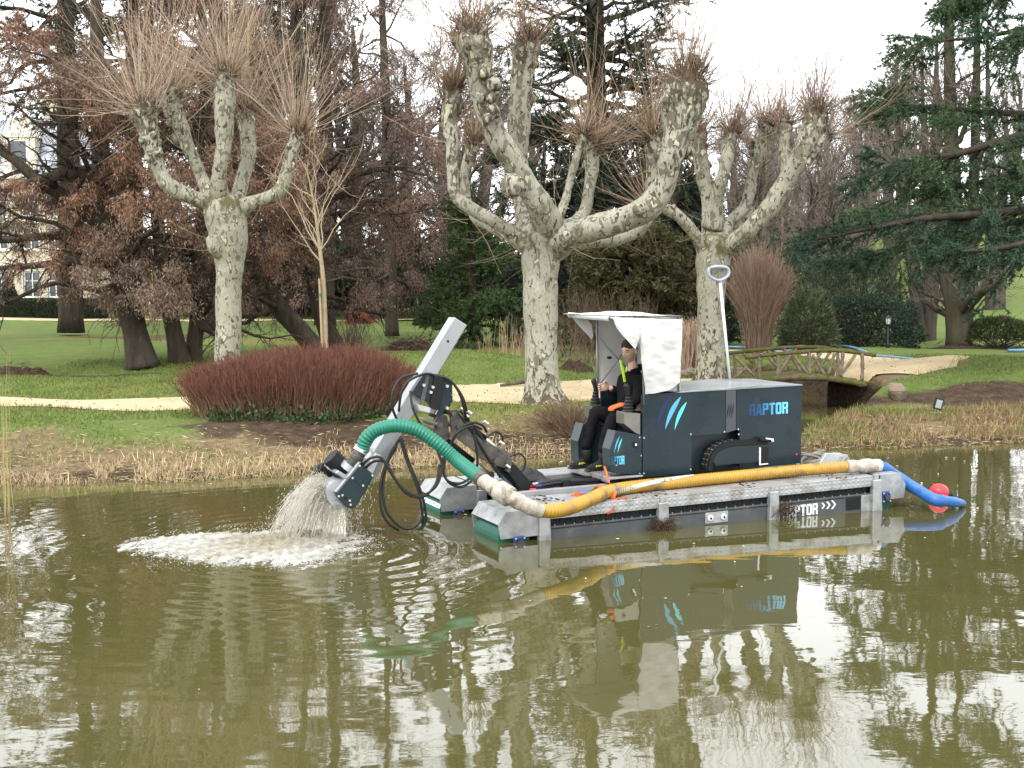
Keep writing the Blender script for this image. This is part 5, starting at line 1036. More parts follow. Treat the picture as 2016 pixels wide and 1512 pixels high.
# --- cabin
B0 = .56; BW = .90; B1 = B0 + BW; yb = B0
xL, xR = Lx(1265, 860, yb), Lx(1577, 840, yb); zT = (Lq(1268, 778, yb)[2] + Lq(1577, 759, yb)[2]) / 2; zB = (Lq(1265, 939, yb)[2] + Lq(1577, 913, yb)[2]) / 2
cut_x0, cut_x1 = Lx(1361, 860, yb), Lx(1456, 860, yb); zc0 = Lq(1361, 858, yb)[2]; zc1 = Lq(1455, 845, yb)[2]
XI = xL + .42
body = part('cabin', [prism([(xL, zB), (cut_x0, zB), (cut_x0, zc0), (Lx(1428, 852, yb), zc0), (cut_x1, zc1), (cut_x1, zB), (xR, zB), (xR, zT), (xL, zT)], yb, yb + .03, 0), rbox(XI, xR, yb + .161, B1 - .031, zB, zT, .004), rbox(XI, xR, yb + .031, yb + .16, zc1 + .02, zT, .002), rbox(xL, xR, B1 - .03, B1, zB, zT, .002), rbox(xL, XI - .001, yb + .031, B1 - .031, zB, zB + .03, .002)], M['paint'])
part('recess_panel', [rbox(cut_x0 - .05, cut_x1 + .05, yb + .13, yb + .158, zB, zc0 + .02, .001)], M['paint_dark'], body)
part('panel_seam', [rbox(Lx(1449.5, 800, yb) - .002, Lx(1449.5, 800, yb) + .002, yb - .003, yb - .001, zc1, zT - .002, .0004)], M['black'], body)
part('cabin_lid', [prism([(XI - .02, zT + .001), (xR + .012, zT + .001), (xR + .012, zT + .012), ((xL + xR) / 2 + .45, zT + .035), (XI - .02, zT + .010)], yb - .012, B1 + .01, .003)], M['paint_top'])
st = part('vent_strip', [prism(trace([(1429, 767), (1448, 764), (1448, 846), (1429, 852)], yb), yb - .006, yb - .001)], M['grey_strip'])
def claw(pts_top, pts_bot, n, bend, w, mats, y, parent, name='claw_mark'):
    a, b = np.array(trace([pts_top], y)[0]), np.array(trace([pts_bot], y)[0]); d = b - a; nn = np.array([d[1], -d[0]]) / np.linalg.norm(d); t = np.linspace(0, 1, 15)[:, None]
    c = a + d * t + nn * (bend * np.sin(t * PI)); wd = w * (np.sin(np.clip(t, 0, 1) ** .8 * PI)) * .5
    P = np.concatenate([c - nn * wd, (c + nn * wd)[::-1]]); mb = MB(); mb.add(np.stack([P[:, 0], np.full(len(P), y), P[:, 1]], -1), [tuple(range(len(P)))]); return mb.build(name, mats, parent)
NAVY, SKY_, CYAN = pmat('navy_print', (.006, .018, .075), rough=.3), pmat('sky_print', (.09, .38, .62), rough=.3), pmat('cyan_print', (.10, .66, .70), rough=.3)
claw((1322, 779), (1291, 845), 0, .022, .052, NAVY, yb - .002, body); claw((1341, 780), (1309, 847), 0, .022, .052, SKY_, yb - .002, body); claw((1352, 791), (1328, 847), 0, .018, .042, CYAN, yb - .002, body)
for i in range(3): claw((1437 + i * 4, 794 + i * .8), (1431 + i * 4.6, 825), 0, .006, .013, M['black'], yb - .0085, st)
tx0, tx1 = Lx(1475, 808, yb), Lx(1551, 803, yb); tz = [Lq(1475, 819, yb)[2], Lq(1551, 791, yb)[2]]
GR = [(0, (.010, .035, .12)), (.28, (.012, .075, .20)), (.5, (.04, .25, .46)), (.8, (.13, .52, .78)), (1, (.17, .62, .82))]
text_mesh('RAPTOR', tx0, tx1, tz[0], tz[1], yb - .002, gradient_print('gradient_print', tx0, tx1, GR), body, fat=.05)
bolts([(1267.5, 778), (1267.5, 862), (1267.5, 932), (1359.5, 855), (1359.5, 924), (1426, 850), (1453, 845), (1454, 855), (1454, 908)], yb, .010, body)
# crawler track seen in the cut-out
tc_ = trace([(1390, 925), (1393, 905), (1402, 886), (1418, 874), (1440, 868), (1470, 866), (1509, 864)], yb)
P = catmull(np.array([(x, 0, z) for x, z in tc_]), 8); tn = nrm(np.gradient(P, axis=0)); nn = np.stack([tn[:, 2], 0 * tn[:, 0], -tn[:, 0]], -1)
outer = P; inner = P + nn * .052; Vt = np.concatenate([outer + [0, yb - .035, 0], inner + [0, yb - .035, 0], outer + [0, yb + .125, 0], inner + [0, yb + .125, 0]]); k = len(P)
F = [(i, i + 1, k + i + 1, k + i) for i in range(k - 1)] + [(2 * k + i, i + 2 * k + 1, i + 1, i)[::-1] for i in range(k - 1)] + [(k + i, k + i + 1, 3 * k + i + 1, 3 * k + i) for i in range(k - 1)] + [(0, k, 3 * k, 2 * k), (k - 1, 3 * k - 1, 4 * k - 1, 2 * k - 1)]
tg = part('track', [(Vt, F)], M['black'])
for i in range(2, k - 14, 2):
    c = P[i]; T = tn[i]; Nn = -nn[i]
    for yy in (yb + .0, yb + .06):
        bx, fb = rbox(-.016, .016, -.022, .022, 0, .010, .003); Rm = np.stack([T, [0, 1, 0], Nn], 0); part('track_lug', [(bx @ Rm + c + [0, yy, 0], fb)], M['rubber'], tg)
        if i % 4 == 0:
            bx, fb = rbox(-.004, .004, -.015, .015, .010, .012, .0008); part('lug_mark', [(bx @ Rm + c + [0, yy, 0], fb)], M['galv'], tg)
cov = inner[8:]; part('track_cover', [prism([(p[0], p[2] - .004) for p in cov] + [(cov[-1][0], zB + .06), (P[4][0] + .09, zB + .06)], yb - .030, yb - .004)], M['paint'])
part('track_window', [prism(trace([(1494, 880), (1509, 879), (1509, 912), (1494, 913)], yb), yb - .0335, yb - .0315)], M['black'])
part('window_frame', [prism(trace([(1491, 880), (1493.5, 880), (1493.5, 912), (1508, 911), (1508, 913), (1491, 915)], yb), yb - .040, yb - .030)], M['white_pl'])
part('hand_lever', [prism(trace([(1489, 861), (1511, 862), (1512, 868), (1489, 867)], yb), yb - .075, yb - .036, .006)], M['black']); part('lever_label', [prism(trace([(1499, 860), (1514, 862), (1514, 868), (1510, 867), (1509, 864), (1499, 863)], yb), yb - .082, yb - .076)], M['white_pl'])
q = Lq(1567.5, 895, yb); part('marker_light', [ball((q[0], yb - .006, q[2]), (.014, .008, .014), 10, 6)], pmat('red_lens', (.42, .012, .03), rough=.2), None, True)
# --- operator's seat base, consoles, foot plate
xs0 = Lx(1201, 900, yb); zs1 = Lq(1230, 852, yb)[2]
SX = Lx(1187, 888, 1.02) + .10; HX = Lx(1246, 833, 1.13)
sbp = trace([(1203, 930), (1201, 885), (1212, 848), (1264, 857), (1264, 937)], yb)
sb = part('seat_base', [prism(sbp, yb + .001, yb + .17, .004), prism(sbp, B1 - .20, B1 - .02, .004), rbox(SX, XI - .004, yb + .171, B1 - .201, zB, zs1 - .02, .004)], M['paint'])
bolts([(1259, 861), (1262, 897), (1259, 932), (1213, 916)], yb, .008, sb)
claw((1220, 858), (1209, 892), 0, .006, .016, SKY_, yb - .002, sb); claw((1225, 862), (1216, 892), 0, .006, .015, CYAN, yb - .002, sb)
ax0, ax1 = Lx(1197, 908, yb), Lx(1229, 906, yb); az = [Lq(1215, 915, yb)[2], Lq(1215, 898, yb)[2]]
text_mesh('RAPTOR', ax0, ax1, az[0], az[1], yb - .002, gradient_print('gradient_print', ax0, ax1, [(0, (.016, .03, .045)), (.35, (.02, .07, .13)), (.6, (.07, .34, .55)), (1, (.16, .6, .8))]), sb, fat=.05)
q = Lq(1251, 875, yb); part('socket', [rbox(q[0] - .028, q[0] + .022, yb - .012, yb, q[2] - .028, q[2] + .028, .006)], M['black'], sb); part('socket_label', [rbox(q[0] - .012, q[0] + .010, yb - .0145, yb - .0125, q[2] - .012, q[2] + .010, .0005)], M['white_pl'], sb)
zs_ = Lq(1240, 846, 1.10)[2] - .02
part('seat_cushion', [rbox(HX - .32, HX + .20, yb + .24, B1 - .20, zs_ - .08, zs_ + .01, .03)], M['rubber']); part('seat_back', [rbox(HX + .15, HX + .22, yb + .26, B1 - .22, zs_ + .012, zs_ + .45, .03)], M['rubber'])
def console(y0, dx=0, dz=0):
    a = [(1230, 812), (1262, 814), (1262, 857), (1252, 853), (1230, 835)]; c = [(x + dx, z) for x, z in trace(a, yb + .001)]
    cn = part('console', [prism(c, y0, y0 + .17, .004)], pmat('brushed_steel', (.20, .19, .175), (.26, .25, .23), 6, .3, .75))
    xm = (c[0][0] + c[1][0]) / 2; z0 = c[0][1]
    js = part('joystick', [tube(np.array([(xm, y0 + .085, z0 + .10), (xm, y0 + .085, z0 + .17), (xm - .01, y0 + .085, z0 + .22), (xm - .02, y0 + .085, z0 + .255), (xm - .035, y0 + .085, z0 + .27)]), np.array([.016, .020, .024, .030, .018]), 12)], M['rubber'], None, True)
    b = [(xm, y0 + .085, z0 + .002 + i * .016) for i in range(11)]; part('joystick_boot', [tube(np.array(b), np.array([.066 - .0042 * i - (.012 if i % 2 else 0) for i in range(11)]), 16)], M['rubber'], js)
    return xm, z0
jx, jz = console(yb + .01); j2x, j2z = console(B1 - .19)
fx0 = Lx(1205, 943, yb - .0) - .03; fz = Lq(1205, 941, yb)[2]
def footplate():
    V, F = rbox(fx0, xL - .004, yb - .01, B1 + .02, fz - .015, fz + .004, .003); fp = part('foot_plate', [(V, F), rbox(fx0 - .008, fx0, yb - .01, B1 + .02, fz - .05, fz + .004, .002)], M['tread'])
    me = None; r = rnd(7)
    for i, x in enumerate(np.arange(fx0 + .02, xL - .03, .034)):
        for j, y in enumerate(np.arange(yb + .01, yb + .42, .034)):
            if me is None: mb = MB(); mb.add(*rbox(-.013, .013, -.005, .005, 0, .0035, .0015)); me = mb.mesh('tread_stud', M['alu_bright'])
            o = link('tread_stud', me, fp); o.location = (x + (j % 2) * .017, y, fz + .004); o.rotation_euler = (0, 0, .8 if (i + j) % 2 else -.8)
footplate()

# --- canopy: tube frame and white sheet
fr = [(1176, 760, B1 - .05), (1176, 628, B1 - .05)]; zr = Lq(1260, 622, yb)[2]
xf, xb_ = Lx(1197, 622, yb - .02), Lx(1343, 628, yb - .02); yn, yf = yb - .03, B1 + .02
def rod(a, b, r=.011, name='canopy_pole'): part(name, [cyl(a, b, r, 10)], M['pole'], None, True)
xp = Lx(1176, 700, B1 - .03); zbase = Lq(1176, 775, B1 - .03)[2]
for y in (B1 - .03,): rod((xp, y, zbase - .2), (xp, y, zr - .01))
rod((xL + .012, yb - .004, zT - .1), (xL + .012, yb - .004, zr - .02)); rod((xb_ - .03, B1 - .03, zT), (xb_ - .03, B1 - .03, zr - .02)); rod((xb_ - .03, yb + .01, zT), (xb_ - .03, yb + .01, zr - .03))
xq = Lx(1266, 700, B1 - .06); rod((xp, B1 - .06, Lq(1176, 665, B1 - .06)[2]), (xq, B1 - .06, Lq(1262, 760, B1 - .06)[2]), .008, 'cross_brace'); rod((xp, B1 - .075, Lq(1176, 757, B1 - .075)[2]), (xq, B1 - .075, Lq(1262, 640, B1 - .075)[2]), .008, 'cross_brace')
q = Lq(1199, 704, B1 - .07); part('brace_clip', [ball((q[0], B1 - .08, q[2]), (.03, .02, .016), 10, 6)], M['black'], None, True)
def sheet(fn, nu, nv, name, seed, amp=.012):
    U, V = np.meshgrid(np.linspace(0, 1, nu), np.linspace(0, 1, nv), indexing='ij'); P = fn(U, V); nr = nrm(np.cross(np.gradient(P, axis=0), np.gradient(P, axis=1)))
    fall = np.minimum(1, 6 * np.minimum(V, 1))
    P = P + nr * (amp * (.9 * wob(P * np.array([1, 1, .6]), 6, seed) + .6 * np.abs(wob(P, 11, seed + 1)) + .25 * wob(P, 26, seed + 2)))[..., None]
    F = grid_faces(nu, nv); vs = P.reshape(-1, 3); n2 = nr.reshape(-1, 3) * .003; a = len(vs); mb = MB(); mb.add(np.concatenate([vs + n2, vs - n2]), np.concatenate([F, F[:, ::-1] + a])); return mb.build(name, M['canvas'], DR, True)
def roof(U, V):    # U front->back, V near->far
    x = xf + (xb_ - xf) * U; y = yn + (yf - yn) * V; z = zr + .030 * np.sin(PI * V) * np.sin(PI * U) - .03 * U + .012
    x = x - .03 * (1 - U) * (V > .8); return np.stack([x, y, z], -1)
sheet(roof, 34, 24, 'canopy_roof', 71, .010)
tp = np.array([(1199, 622), (1214, 621), (1228, 622), (1246, 624), (1258, 625), (1266, 626), (1290, 627), (1318, 628), (1343, 629)], float)
bt = np.array([(1200, 626), (1209, 645), (1223, 662), (1246, 687), (1258, 668), (1271, 777), (1292, 774), (1316, 768), (1337, 752)], float)
def side(U, V):
    s_ = U * (len(tp) - 1); i = np.minimum(s_.astype(int), len(tp) - 2); f = (s_ - i)[..., None]; top = tp[i] * (1 - f) + tp[i + 1] * f; bot = bt[i] * (1 - f) + bt[i + 1] * f; p = top * (1 - V[..., None]) + bot * V[..., None]
    flat = p.reshape(-1, 2); L = np.array([Lq(a, b, yn) for a, b in flat]).reshape(*p.shape[:2], 3); L[..., 1] -= .03 * np.sin(PI * V) * (1 - .5 * U) + .05 * V * (U < .45) ; return L
sheet(side, 70, 44, 'canopy_side', 75, .030)
xk = Lx(1176, 690, B1 - .02)
def farside(U, V):
    x = xk + (xb_ - xk) * U; z = zr + (zT + .02 - zr) * V; return np.stack([x, np.full_like(x, B1 - .015) + .02 * np.sin(PI * V), z], -1)
sheet(farside, 26, 26, 'canopy_side', 81, .010)
def backside(U, V):
    y = yn + .01 + (B1 - .03 - yn) * U; z = zr - .03 + (zT + .06 - zr) * V; return np.stack([np.full_like(y, xb_) - .02 * V + .02 * np.sin(PI * U), y, z], -1)
sheet(backside, 24, 26, 'canopy_back', 85, .012)
pf = [Lq(1119, 616, yf), Lq(1197, 622, yn)]
fl = np.array([[Lq(1120, 617, yf), Lq(1152, 626, yf - .05)], [Lq(1140, 642, yf), Lq(1165, 640, yf - .05)], [Lq(1165, 668, yf - .02), Lq(1168, 662, yf - .03)]])
def flap(U, V):
    s_ = U * 2; i = np.minimum(s_.astype(int), 1); f = (s_ - i)[..., None]; a = fl[i, 0] * (1 - f) + fl[i + 1, 0] * f; b = fl[i, 1] * (1 - f) + fl[i + 1, 1] * f; return a * (1 - V[..., None]) + b * V[..., None]
sheet(flap, 16, 10, 'canopy_flap', 88, .008)
def lipf(U, V):
    a = Lq(1119, 615, yf); b = Lq(1199, 622, yn); p = a + (b - a) * U[..., None]; p[..., 2] -= .05 * V + .0 * U; p[..., 0] -= .012 * np.sin(PI * V); return p
sheet(lipf, 24, 6, 'canopy_valance', 91, .006)
# --- arm, boom, pump head, hoses
YA = .98                                   # centre line of the arm
def plate(pts, y0, y1, name, mat_, parent=None, bev=.004): return part(name, [prism(trace(pts, (y0 + y1) / 2), y0, y1, bev)], M[mat_], parent)
def pin(px, py, y0, y1, r, name='pivot_pin', mat_='steel_dirty', parent=None):
    q = Lq(px, py, y0); return part(name, [cyl((q[0], y0, q[2]), (q[0], y1, q[2]), r, 16)], M[mat_], parent, False)
def ram(a, b, y, r1, r2, name='ram'):
    A, B = Lq(*a, y), Lq(*b, y); m = A + (B - A) * .62; cy = part(name, [cyl(A, m, r1, 14)], M['black'], None, True); part('ram_rod', [cyl(m, B, r2, 10)], M['bolt'], cy, True); part('ram_eye', [cyl(B - np.array([0, .03, 0]), B + np.array([0, .03, 0]), r1 * 1.1, 12)], M['steel_dirty'], cy)
# square aluminium boom, four faces
def boom():
    yb0, yb1 = .78, .93; a = trace([(889, 624), (914, 640), (727, 952), (702, 934)], (yb0 + yb1) / 2); bo = part('boom', [prism(a, yb0, yb1, .006)], M['alu_bright'])
    q = Lq(882, 672, yb0); part('boom_hole', [cyl((q[0], yb0 - .003, q[2]), (q[0], yb0 + .004, q[2]), .012, 12)], M['black'], bo)
    a = trace([(893, 628), (910, 640), (904, 650), (887, 638)], yb0)
boom()
plate([(808, 772), (830, 738), (872, 738), (888, 752), (889, 790), (862, 822), (850, 800), (838, 790)], .70, .765, 'clamp_plate', 'paint'); plate([(822, 752), (834, 735), (872, 738), (888, 752), (884, 800), (858, 830), (846, 800)], .95, 1.02, 'clamp_plate', 'paint')
plate([(855, 740), (876, 745), (866, 800), (852, 822), (844, 818)], .68, .698, 'clamp_rib', 'black'); plate([(838, 742), (846, 740), (836, 790), (828, 788)], .685, .699, 'clamp_rib', 'steel_dirty'); plate([(818, 795), (860, 806), (856, 816), (822, 808)], .68, .76, 'clamp_bracket', 'alu')
for px, py in ((833, 758), (879, 760), (891, 778), (847, 772), (879, 803), (851, 762)): pin(px, py, .70, .672, .014, 'clamp_bolt', 'bolt')
# link plates of the arm, two cheeks each side
for y0, y1 in ((.80, .825), (1.10, 1.125)):
    plate([(858, 822), (868, 812), (880, 820), (884, 860), (872, 880), (856, 872), (852, 845)], y0, y1, 'link_plate', 'steel_dirty'); plate([(884, 808), (900, 806), (920, 840), (952, 870), (990, 884), (1004, 892), (1008, 916), (994, 922), (960, 912), (930, 886), (905, 868), (888, 850)], y0 - .03, y1 - .03, 'link_plate', 'steel_dirty')
plate([(950, 880), (975, 884), (1010, 915), (1046, 962), (1040, 975), (1010, 962), (975, 925)], .86, 1.06, 'arm_beam', 'paint', None, .01)
plate([(978, 905), (1012, 915), (1062, 968), (1030, 972)], .78, .84, 'arm_foot', 'black', None, .006); plate([(978, 905), (1012, 915), (1062, 968), (1030, 972)], 1.10, 1.16, 'arm_foot', 'black', None, .006)
for px, py, r in ((857, 858, .030), (866, 836, .028), (894, 815, .022), (905, 840, .026), (980, 908, .036), (1000, 912, .018), (987, 887, .016), (890, 857, .022), (1002, 926, .020)): pin(px, py, .735, 1.14, r)
ram((872, 862), (965, 935), .97, .032, .02); ram((905, 822), (985, 888), 1.0, .028, .017); ram((935, 850), (1003, 935), .90, .026, .016)
def hose(name, pts, r, mat_='rubber', n=8, sub=9, parent=None, ys=None):
    P = catmull(np.array([Lq(a, b, y) for a, b, y in pts]), sub); return part(name, [tube(P, r, n)], M[mat_], parent, True)
HR = .0125
for i, pts in enumerate([
    [(822, 735, .74), (790, 745, .70), (774, 770, .66), (772, 800, .66), (782, 828, .70)],
    [(865, 742, .72), (838, 736, .66), (805, 750, .62), (790, 775, .62), (785, 810, .66)],
    [(808, 770, .66), (812, 800, .60), (825, 830, .58), (838, 850, .60)],
    [(856, 738, .72), (885, 748, .66), (905, 775, .66), (915, 810, .70), (918, 830, .78)],
    [(868, 740, .80), (892, 755, .74), (912, 785, .74), (922, 825, .80)],
    [(885, 880, .62), (905, 845, .58), (930, 832, .58), (950, 838, .62), (958, 850, .70)], [(880, 890, .62), (900, 852, .57), (930, 838, .57), (948, 845, .62)],
    [(930, 840, .64), (936, 870, .62), (940, 905, .64), (938, 925, .70)],
    [(880, 885, .62), (874, 925, .58), (884, 950, .55), (910, 958, .55), (935, 940, .60), (942, 925, .7)], [(876, 882, .63), (872, 920, .57), (880, 945, .54), (905, 952, .54), (928, 940, .6)],
    [(787, 860, .72), (800, 905, .66), (820, 955, .60), (830, 1000, .58), (832, 1032, .60), (822, 1044, .6)], [(790, 862, .72), (806, 912, .66), (826, 960, .61), (836, 995, .58), (838, 1025, .6), (830, 1042, .6)],
    [(785, 866, .74), (765, 900, .66), (750, 950, .60), (750, 1000, .58), (765, 1030, .58), (785, 1044, .6)], [(780, 880, .74), (762, 915, .66), (754, 960, .60), (760, 1005, .58), (785, 1035, .58), (808, 1041, .58), (828, 1025, .58), (832, 1000, .6)],
    [(713, 915, .62), (730, 902, .54), (752, 903, .50), (775, 940, .48), (800, 968, .48), (830, 976, .48), (860, 955, .50), (870, 915, .56), (858, 880, .62)], [(720, 920, .62), (738, 908, .54), (760, 912, .50), (782, 950, .48), (806, 975, .48), (835, 977, .48), (858, 952, .5), (865, 915, .56)],
    [(995, 905, .9), (1020, 893, .86), (1034, 905, .86), (1030, 925, .88), (1012, 936, .9)], [(958, 862, .8), (975, 850, .8), (988, 858, .84), (990, 870, .86)],
    [(900, 812, .78), (930, 850, .76), (960, 900, .76), (985, 940, .80)], [(905, 808, .82), (938, 846, .80), (966, 890, .80), (992, 932, .84)]]): hose('hydraulic_hose', pts, HR if i not in (16, 17) else .009)
for px, py in ((957, 832), (988, 872), (924, 812), (910, 806), (918, 818), (1000, 918)): q = Lq(px, py, .74); part('hose_fitting', [cyl(q + np.array([-.02, 0, .015]), q + np.array([.02, 0, -.015]), .014, 8)], M['bolt'])
# bundle of hoses running aft between the pontoons
for i in range(9):
    y = .74 + .055 * (i % 5); z = zt_ + .045 + .03 * (i // 5); r_i = rnd(800 + i); x0 = Lx(1052, 960, y) + .03 * (i % 3); P = catmull(np.array([(x0, y, z), (x0 + .25, y + r_i.normal(0, .02), z + .02), (x0 + .6, y + r_i.normal(0, .03), z + .01), (x0 + .72, y + .02, z)]), 6); part('hydraulic_hose', [tube(P, .014, 8)], M['rubber'], None, True)
    cap = [pmat('red_cap', (.55, .03, .03), rough=.4), M['white_pl'], M['bearing']][i % 3]; part('hose_end', [cyl((x0 - .05, y, z), (x0 + .01, y, z), .016, 10)], cap)
q = Lq(1113, 945, .74); part('hose_clip', [rbox(q[0] - .04, q[0] + .04, .70, .80, zt_ + .03, zt_ + .12, .01)], M['black'])
def Lz(px, py, z):
    o = DI[:3, :3] @ CAMP + DI[:3, 3]; d = DI[:3, :3] @ ray(px, py); return (o + d * ((z - o[2]) / d[2]))
def onz(px, py, z): q = Lz(px, py, z); return (px, py, q[1])
# --- pump head
YP = .62
ph = plate([(707, 911), (736, 935), (700, 996), (692, 1001), (684, 1000), (661, 977), (660, 969)], YP - .03, YP + .03, 'pump_head', 'paint', None, .010)
plate([(704, 908), (709, 909), (662, 969), (657, 967)], YP - .02, YP + .06, 'pump_edge', 'galv', ph)
part('plate_seam', [prism(trace([(693, 944), (694, 943), (715, 958), (714, 959)], YP - .03), YP - .0325, YP - .031)], M['black'], ph)
bolts([(708, 917), (733, 936), (694, 941), (714.5, 956), (667, 977), (674, 975), (688.5, 985.5), (690, 993.5)], YP - .03, .012, ph, dy=.010); q = Lq(680, 981, YP - .03); part('plate_hole', [cyl((q[0], YP - .033, q[2]), (q[0], YP - .031, q[2]), .015, 12)], M['black'], ph)
A = Lq(672, 972, YP + .04); ax = np.array([0, 1, 0])
part('suction_drum', [tube(np.array([A + ax * .0, A + ax * .20, A + ax * .205, A + ax * .24]), np.array([.135, .135, .12, .12]), 26)], pmat('grey_drum', (.38, .40, .42), (.31, .33, .35), 5, .35, .3), None, False)
plate([(655, 925), (712, 905), (722, 950), (690, 985), (665, 985)], YP + .12, YP + .28, 'pump_body', 'black', None, .02)
plate([(628, 925), (632, 914), (660, 930), (668, 940), (658, 948)], YP + .30, YP + .36, 'guard_plate', 'black', None, .008); plate([(612, 945), (626, 915), (640, 910), (632, 922), (620, 950)], YP + .36, YP + .42, 'guard_plate', 'black', None, .006)
plate([(650, 926), (656, 921), (684, 938), (679, 946)], YP - .02, YP + .34, 'guard_bar', 'alu_bright', None, .006)
mt = Lq(672, 912, YP + .16); part('motor', [cyl(mt + np.array([-.10, 0, .07]), mt + np.array([.06, 0, -.10]), .085, 18)], M['black'])
plate([(736, 890), (748, 896), (728, 938), (714, 930)], YP + .0, YP + .10, 'slide_bracket', 'alu', None, .006)
for a in ((728, 885), (716, 905)): q = Lq(*a, YP + .08); part('bracket_lug', [cyl(q + np.array([0, -.05, 0]), q + np.array([0, .05, 0]), .02, 10)], M['bolt'])
# elbow, couplings, ribbed hoses
def ribbed(name, pts, r, mat_, pitch=.032, depth=.14, n=18):
    P = catmull(np.array([Lq(a, b, y) for a, b, y in pts]), 24); d = np.concatenate([[0], np.cumsum(np.linalg.norm(np.diff(P, axis=0), axis=1))]); L = d[-1]; m = int(L / pitch * 6); s_ = np.linspace(0, L, m); Q = np.stack([np.interp(s_, d, P[:, i]) for i in range(3)], -1)
    rr = r * (1 + depth * (np.abs(np.sin(s_ / pitch * PI)) - .6)); return part(name, [tube(Q, rr, n)], M[mat_], None, True), Q
def coupling(name, pts, rs, mat_='muddy', n=18):
    P = np.array([Lq(a, b, y) for a, b, y in pts]); return part(name, [tube(P, np.array(rs), n)], M[mat_], None, False)
RG = .062
ribbed('green_hose', [(712, 888, .66), (722, 862, .62), (745, 845, .58), (780, 838, .52), (820, 846, .46), (860, 872, .38), (900, 906, .28), onz(948, 944, zt_ + .34)], RG, 'hose_green')
coupling('hose_coupling', [(688, 922, .70), (693, 914, .69), (694, 912, .69), (699, 904, .68), (700, 903, .68), (705, 896, .67), (706, 895, .67), (712, 887, .66)], [.075, .075, .055, .055, .062, .062, .056, .058], 'steel_dirty'); q = Lq(697, 908, .62)
coupling('hose_collar', [(684, 926, .70), (692, 916, .69)], [.085, .085], 'alu_bright'); coupling('hose_clamp', [(708, 890, .66), (713, 882, .66)], [.068, .068], 'bolt')
coupling('hose_clamp', [onz(944, 940, zt_ + .355), onz(950, 946, zt_ + .335)], [.069, .069], 'steel_dirty')
cx_ = [948, 955, 956, 966, 967, 975, 976, 981, 982, 996, 997, 1003, 1004, 1016, 1017, 1028, 1029, 1040, 1041, 1064]
cp = [onz(x, float(np.interp(x, [948, 982, 1004, 1040, 1064], [944, 965, 979, 997, 1006])), zt_ + float(np.interp(x, [948, 1064], [.34, .085]))) for x in cx_]
coupling('hose_coupling', cp, [.066, .066, .060, .064, .070, .070, .062, .062, .092, .092, .092, .092, .064, .068, .072, .070, .064, .066, .071, .066])
for t in (983, 996):
    q = Lq(t, 966 + (t - 983) * .62, cp[9][2]); part('coupling_lug', [rbox(q[0] - .014, q[0] + .014, cp[9][2] - .10, cp[9][2] - .07, q[2] - .06, q[2] + .06, .006)], M['muddy'])
yel, QY = ribbed('yellow_hose', [onz(1062, 1005, zt_ + .088), onz(1090, 1006, zt_ + .07), onz(1125, 999, zt_ + .066), onz(1160, 984, zt_ + .066), onz(1200, 967, zt_ + .068), onz(1260, 957, zt_ + .066), onz(1340, 949, zt_ + .066), onz(1430, 940, zt_ + .066), onz(1520, 931, zt_ + .07), onz(1600, 924, zt_ + .08), onz(1672, 919, zt_ + .085)], .060, 'hose_yellow', .030, .13)
# clear scuffed stripe along the hose
k0, k1 = int(len(QY) * .30), int(len(QY) * .56)
a_ = np.linspace(-.35, .35, 6); st_ = QY[k0:k1]; off = np.linspace(R_(205), R_(95), len(st_)); Vs = st_[:, None] + .0635 * np.stack([0 * (off[:, None] + a_), np.cos(off[:, None] + a_), np.sin(off[:, None] + a_)], -1)
mb = MB(); mb.add(Vs, grid_faces(len(st_), 6)); mb.build('scuffed_stripe', pmat('scuffed', (.52, .50, .45), (.40, .37, .30), 30, .5, c3=(.12, .10, .08), scale3=14, lo3=.58, hi3=.68), yel, True)
YE = Lz(1672, 919, zt_ + .085)[1]
coupling('hose_coupling', [(1666, 919, YE), (1672, 919, YE), (1673, 919, YE), (1684, 918, YE), (1685, 918, YE), (1698, 918, YE), (1699, 918, YE), (1712, 917, YE), (1713, 917, YE), (1724, 917, YE)], [.066, .066, .072, .068, .062, .070, .078, .078, .068, .068]); coupling('hose_clamp', [(1722, 917, YE), (1730, 917, YE)], [.072, .072], 'bolt')
# tangle of spare hoses and pump gear aft
r = rnd(811)
for i in range(7):
    q = Lq(1604 + i * 3, 902 + (i % 3) * 5, .95); a = np.linspace(0, 2 * PI * .9, 16) + i; P = np.stack([q[0] + .17 * np.cos(a) + .01 * i, .95 + .05 * i + .10 * np.sin(a), q[2] - .02 + .05 * np.sin(a * 1.3 + i)], -1); part('spare_hose', [tube(P, .016, 8)], pmat('grey_hose', (.24, .22, .19), (.16, .145, .12), 10, .7), None, True)
plate([(1611, 914), (1624, 892), (1655, 892), (1640, 912)], .62, .66, 'hose_cradle', 'alu', None, .003); plate([(1640, 912), (1655, 892), (1660, 905), (1652, 914)], .66, .9, 'hose_cradle', 'galv', None, .003)
# ------------------------------------------------------------------ loose things on and round the dredger
def wpt(P): return (np.array(DM)[:3, :3] @ np.asarray(P).T).T + np.array(DM)[:3, 3]
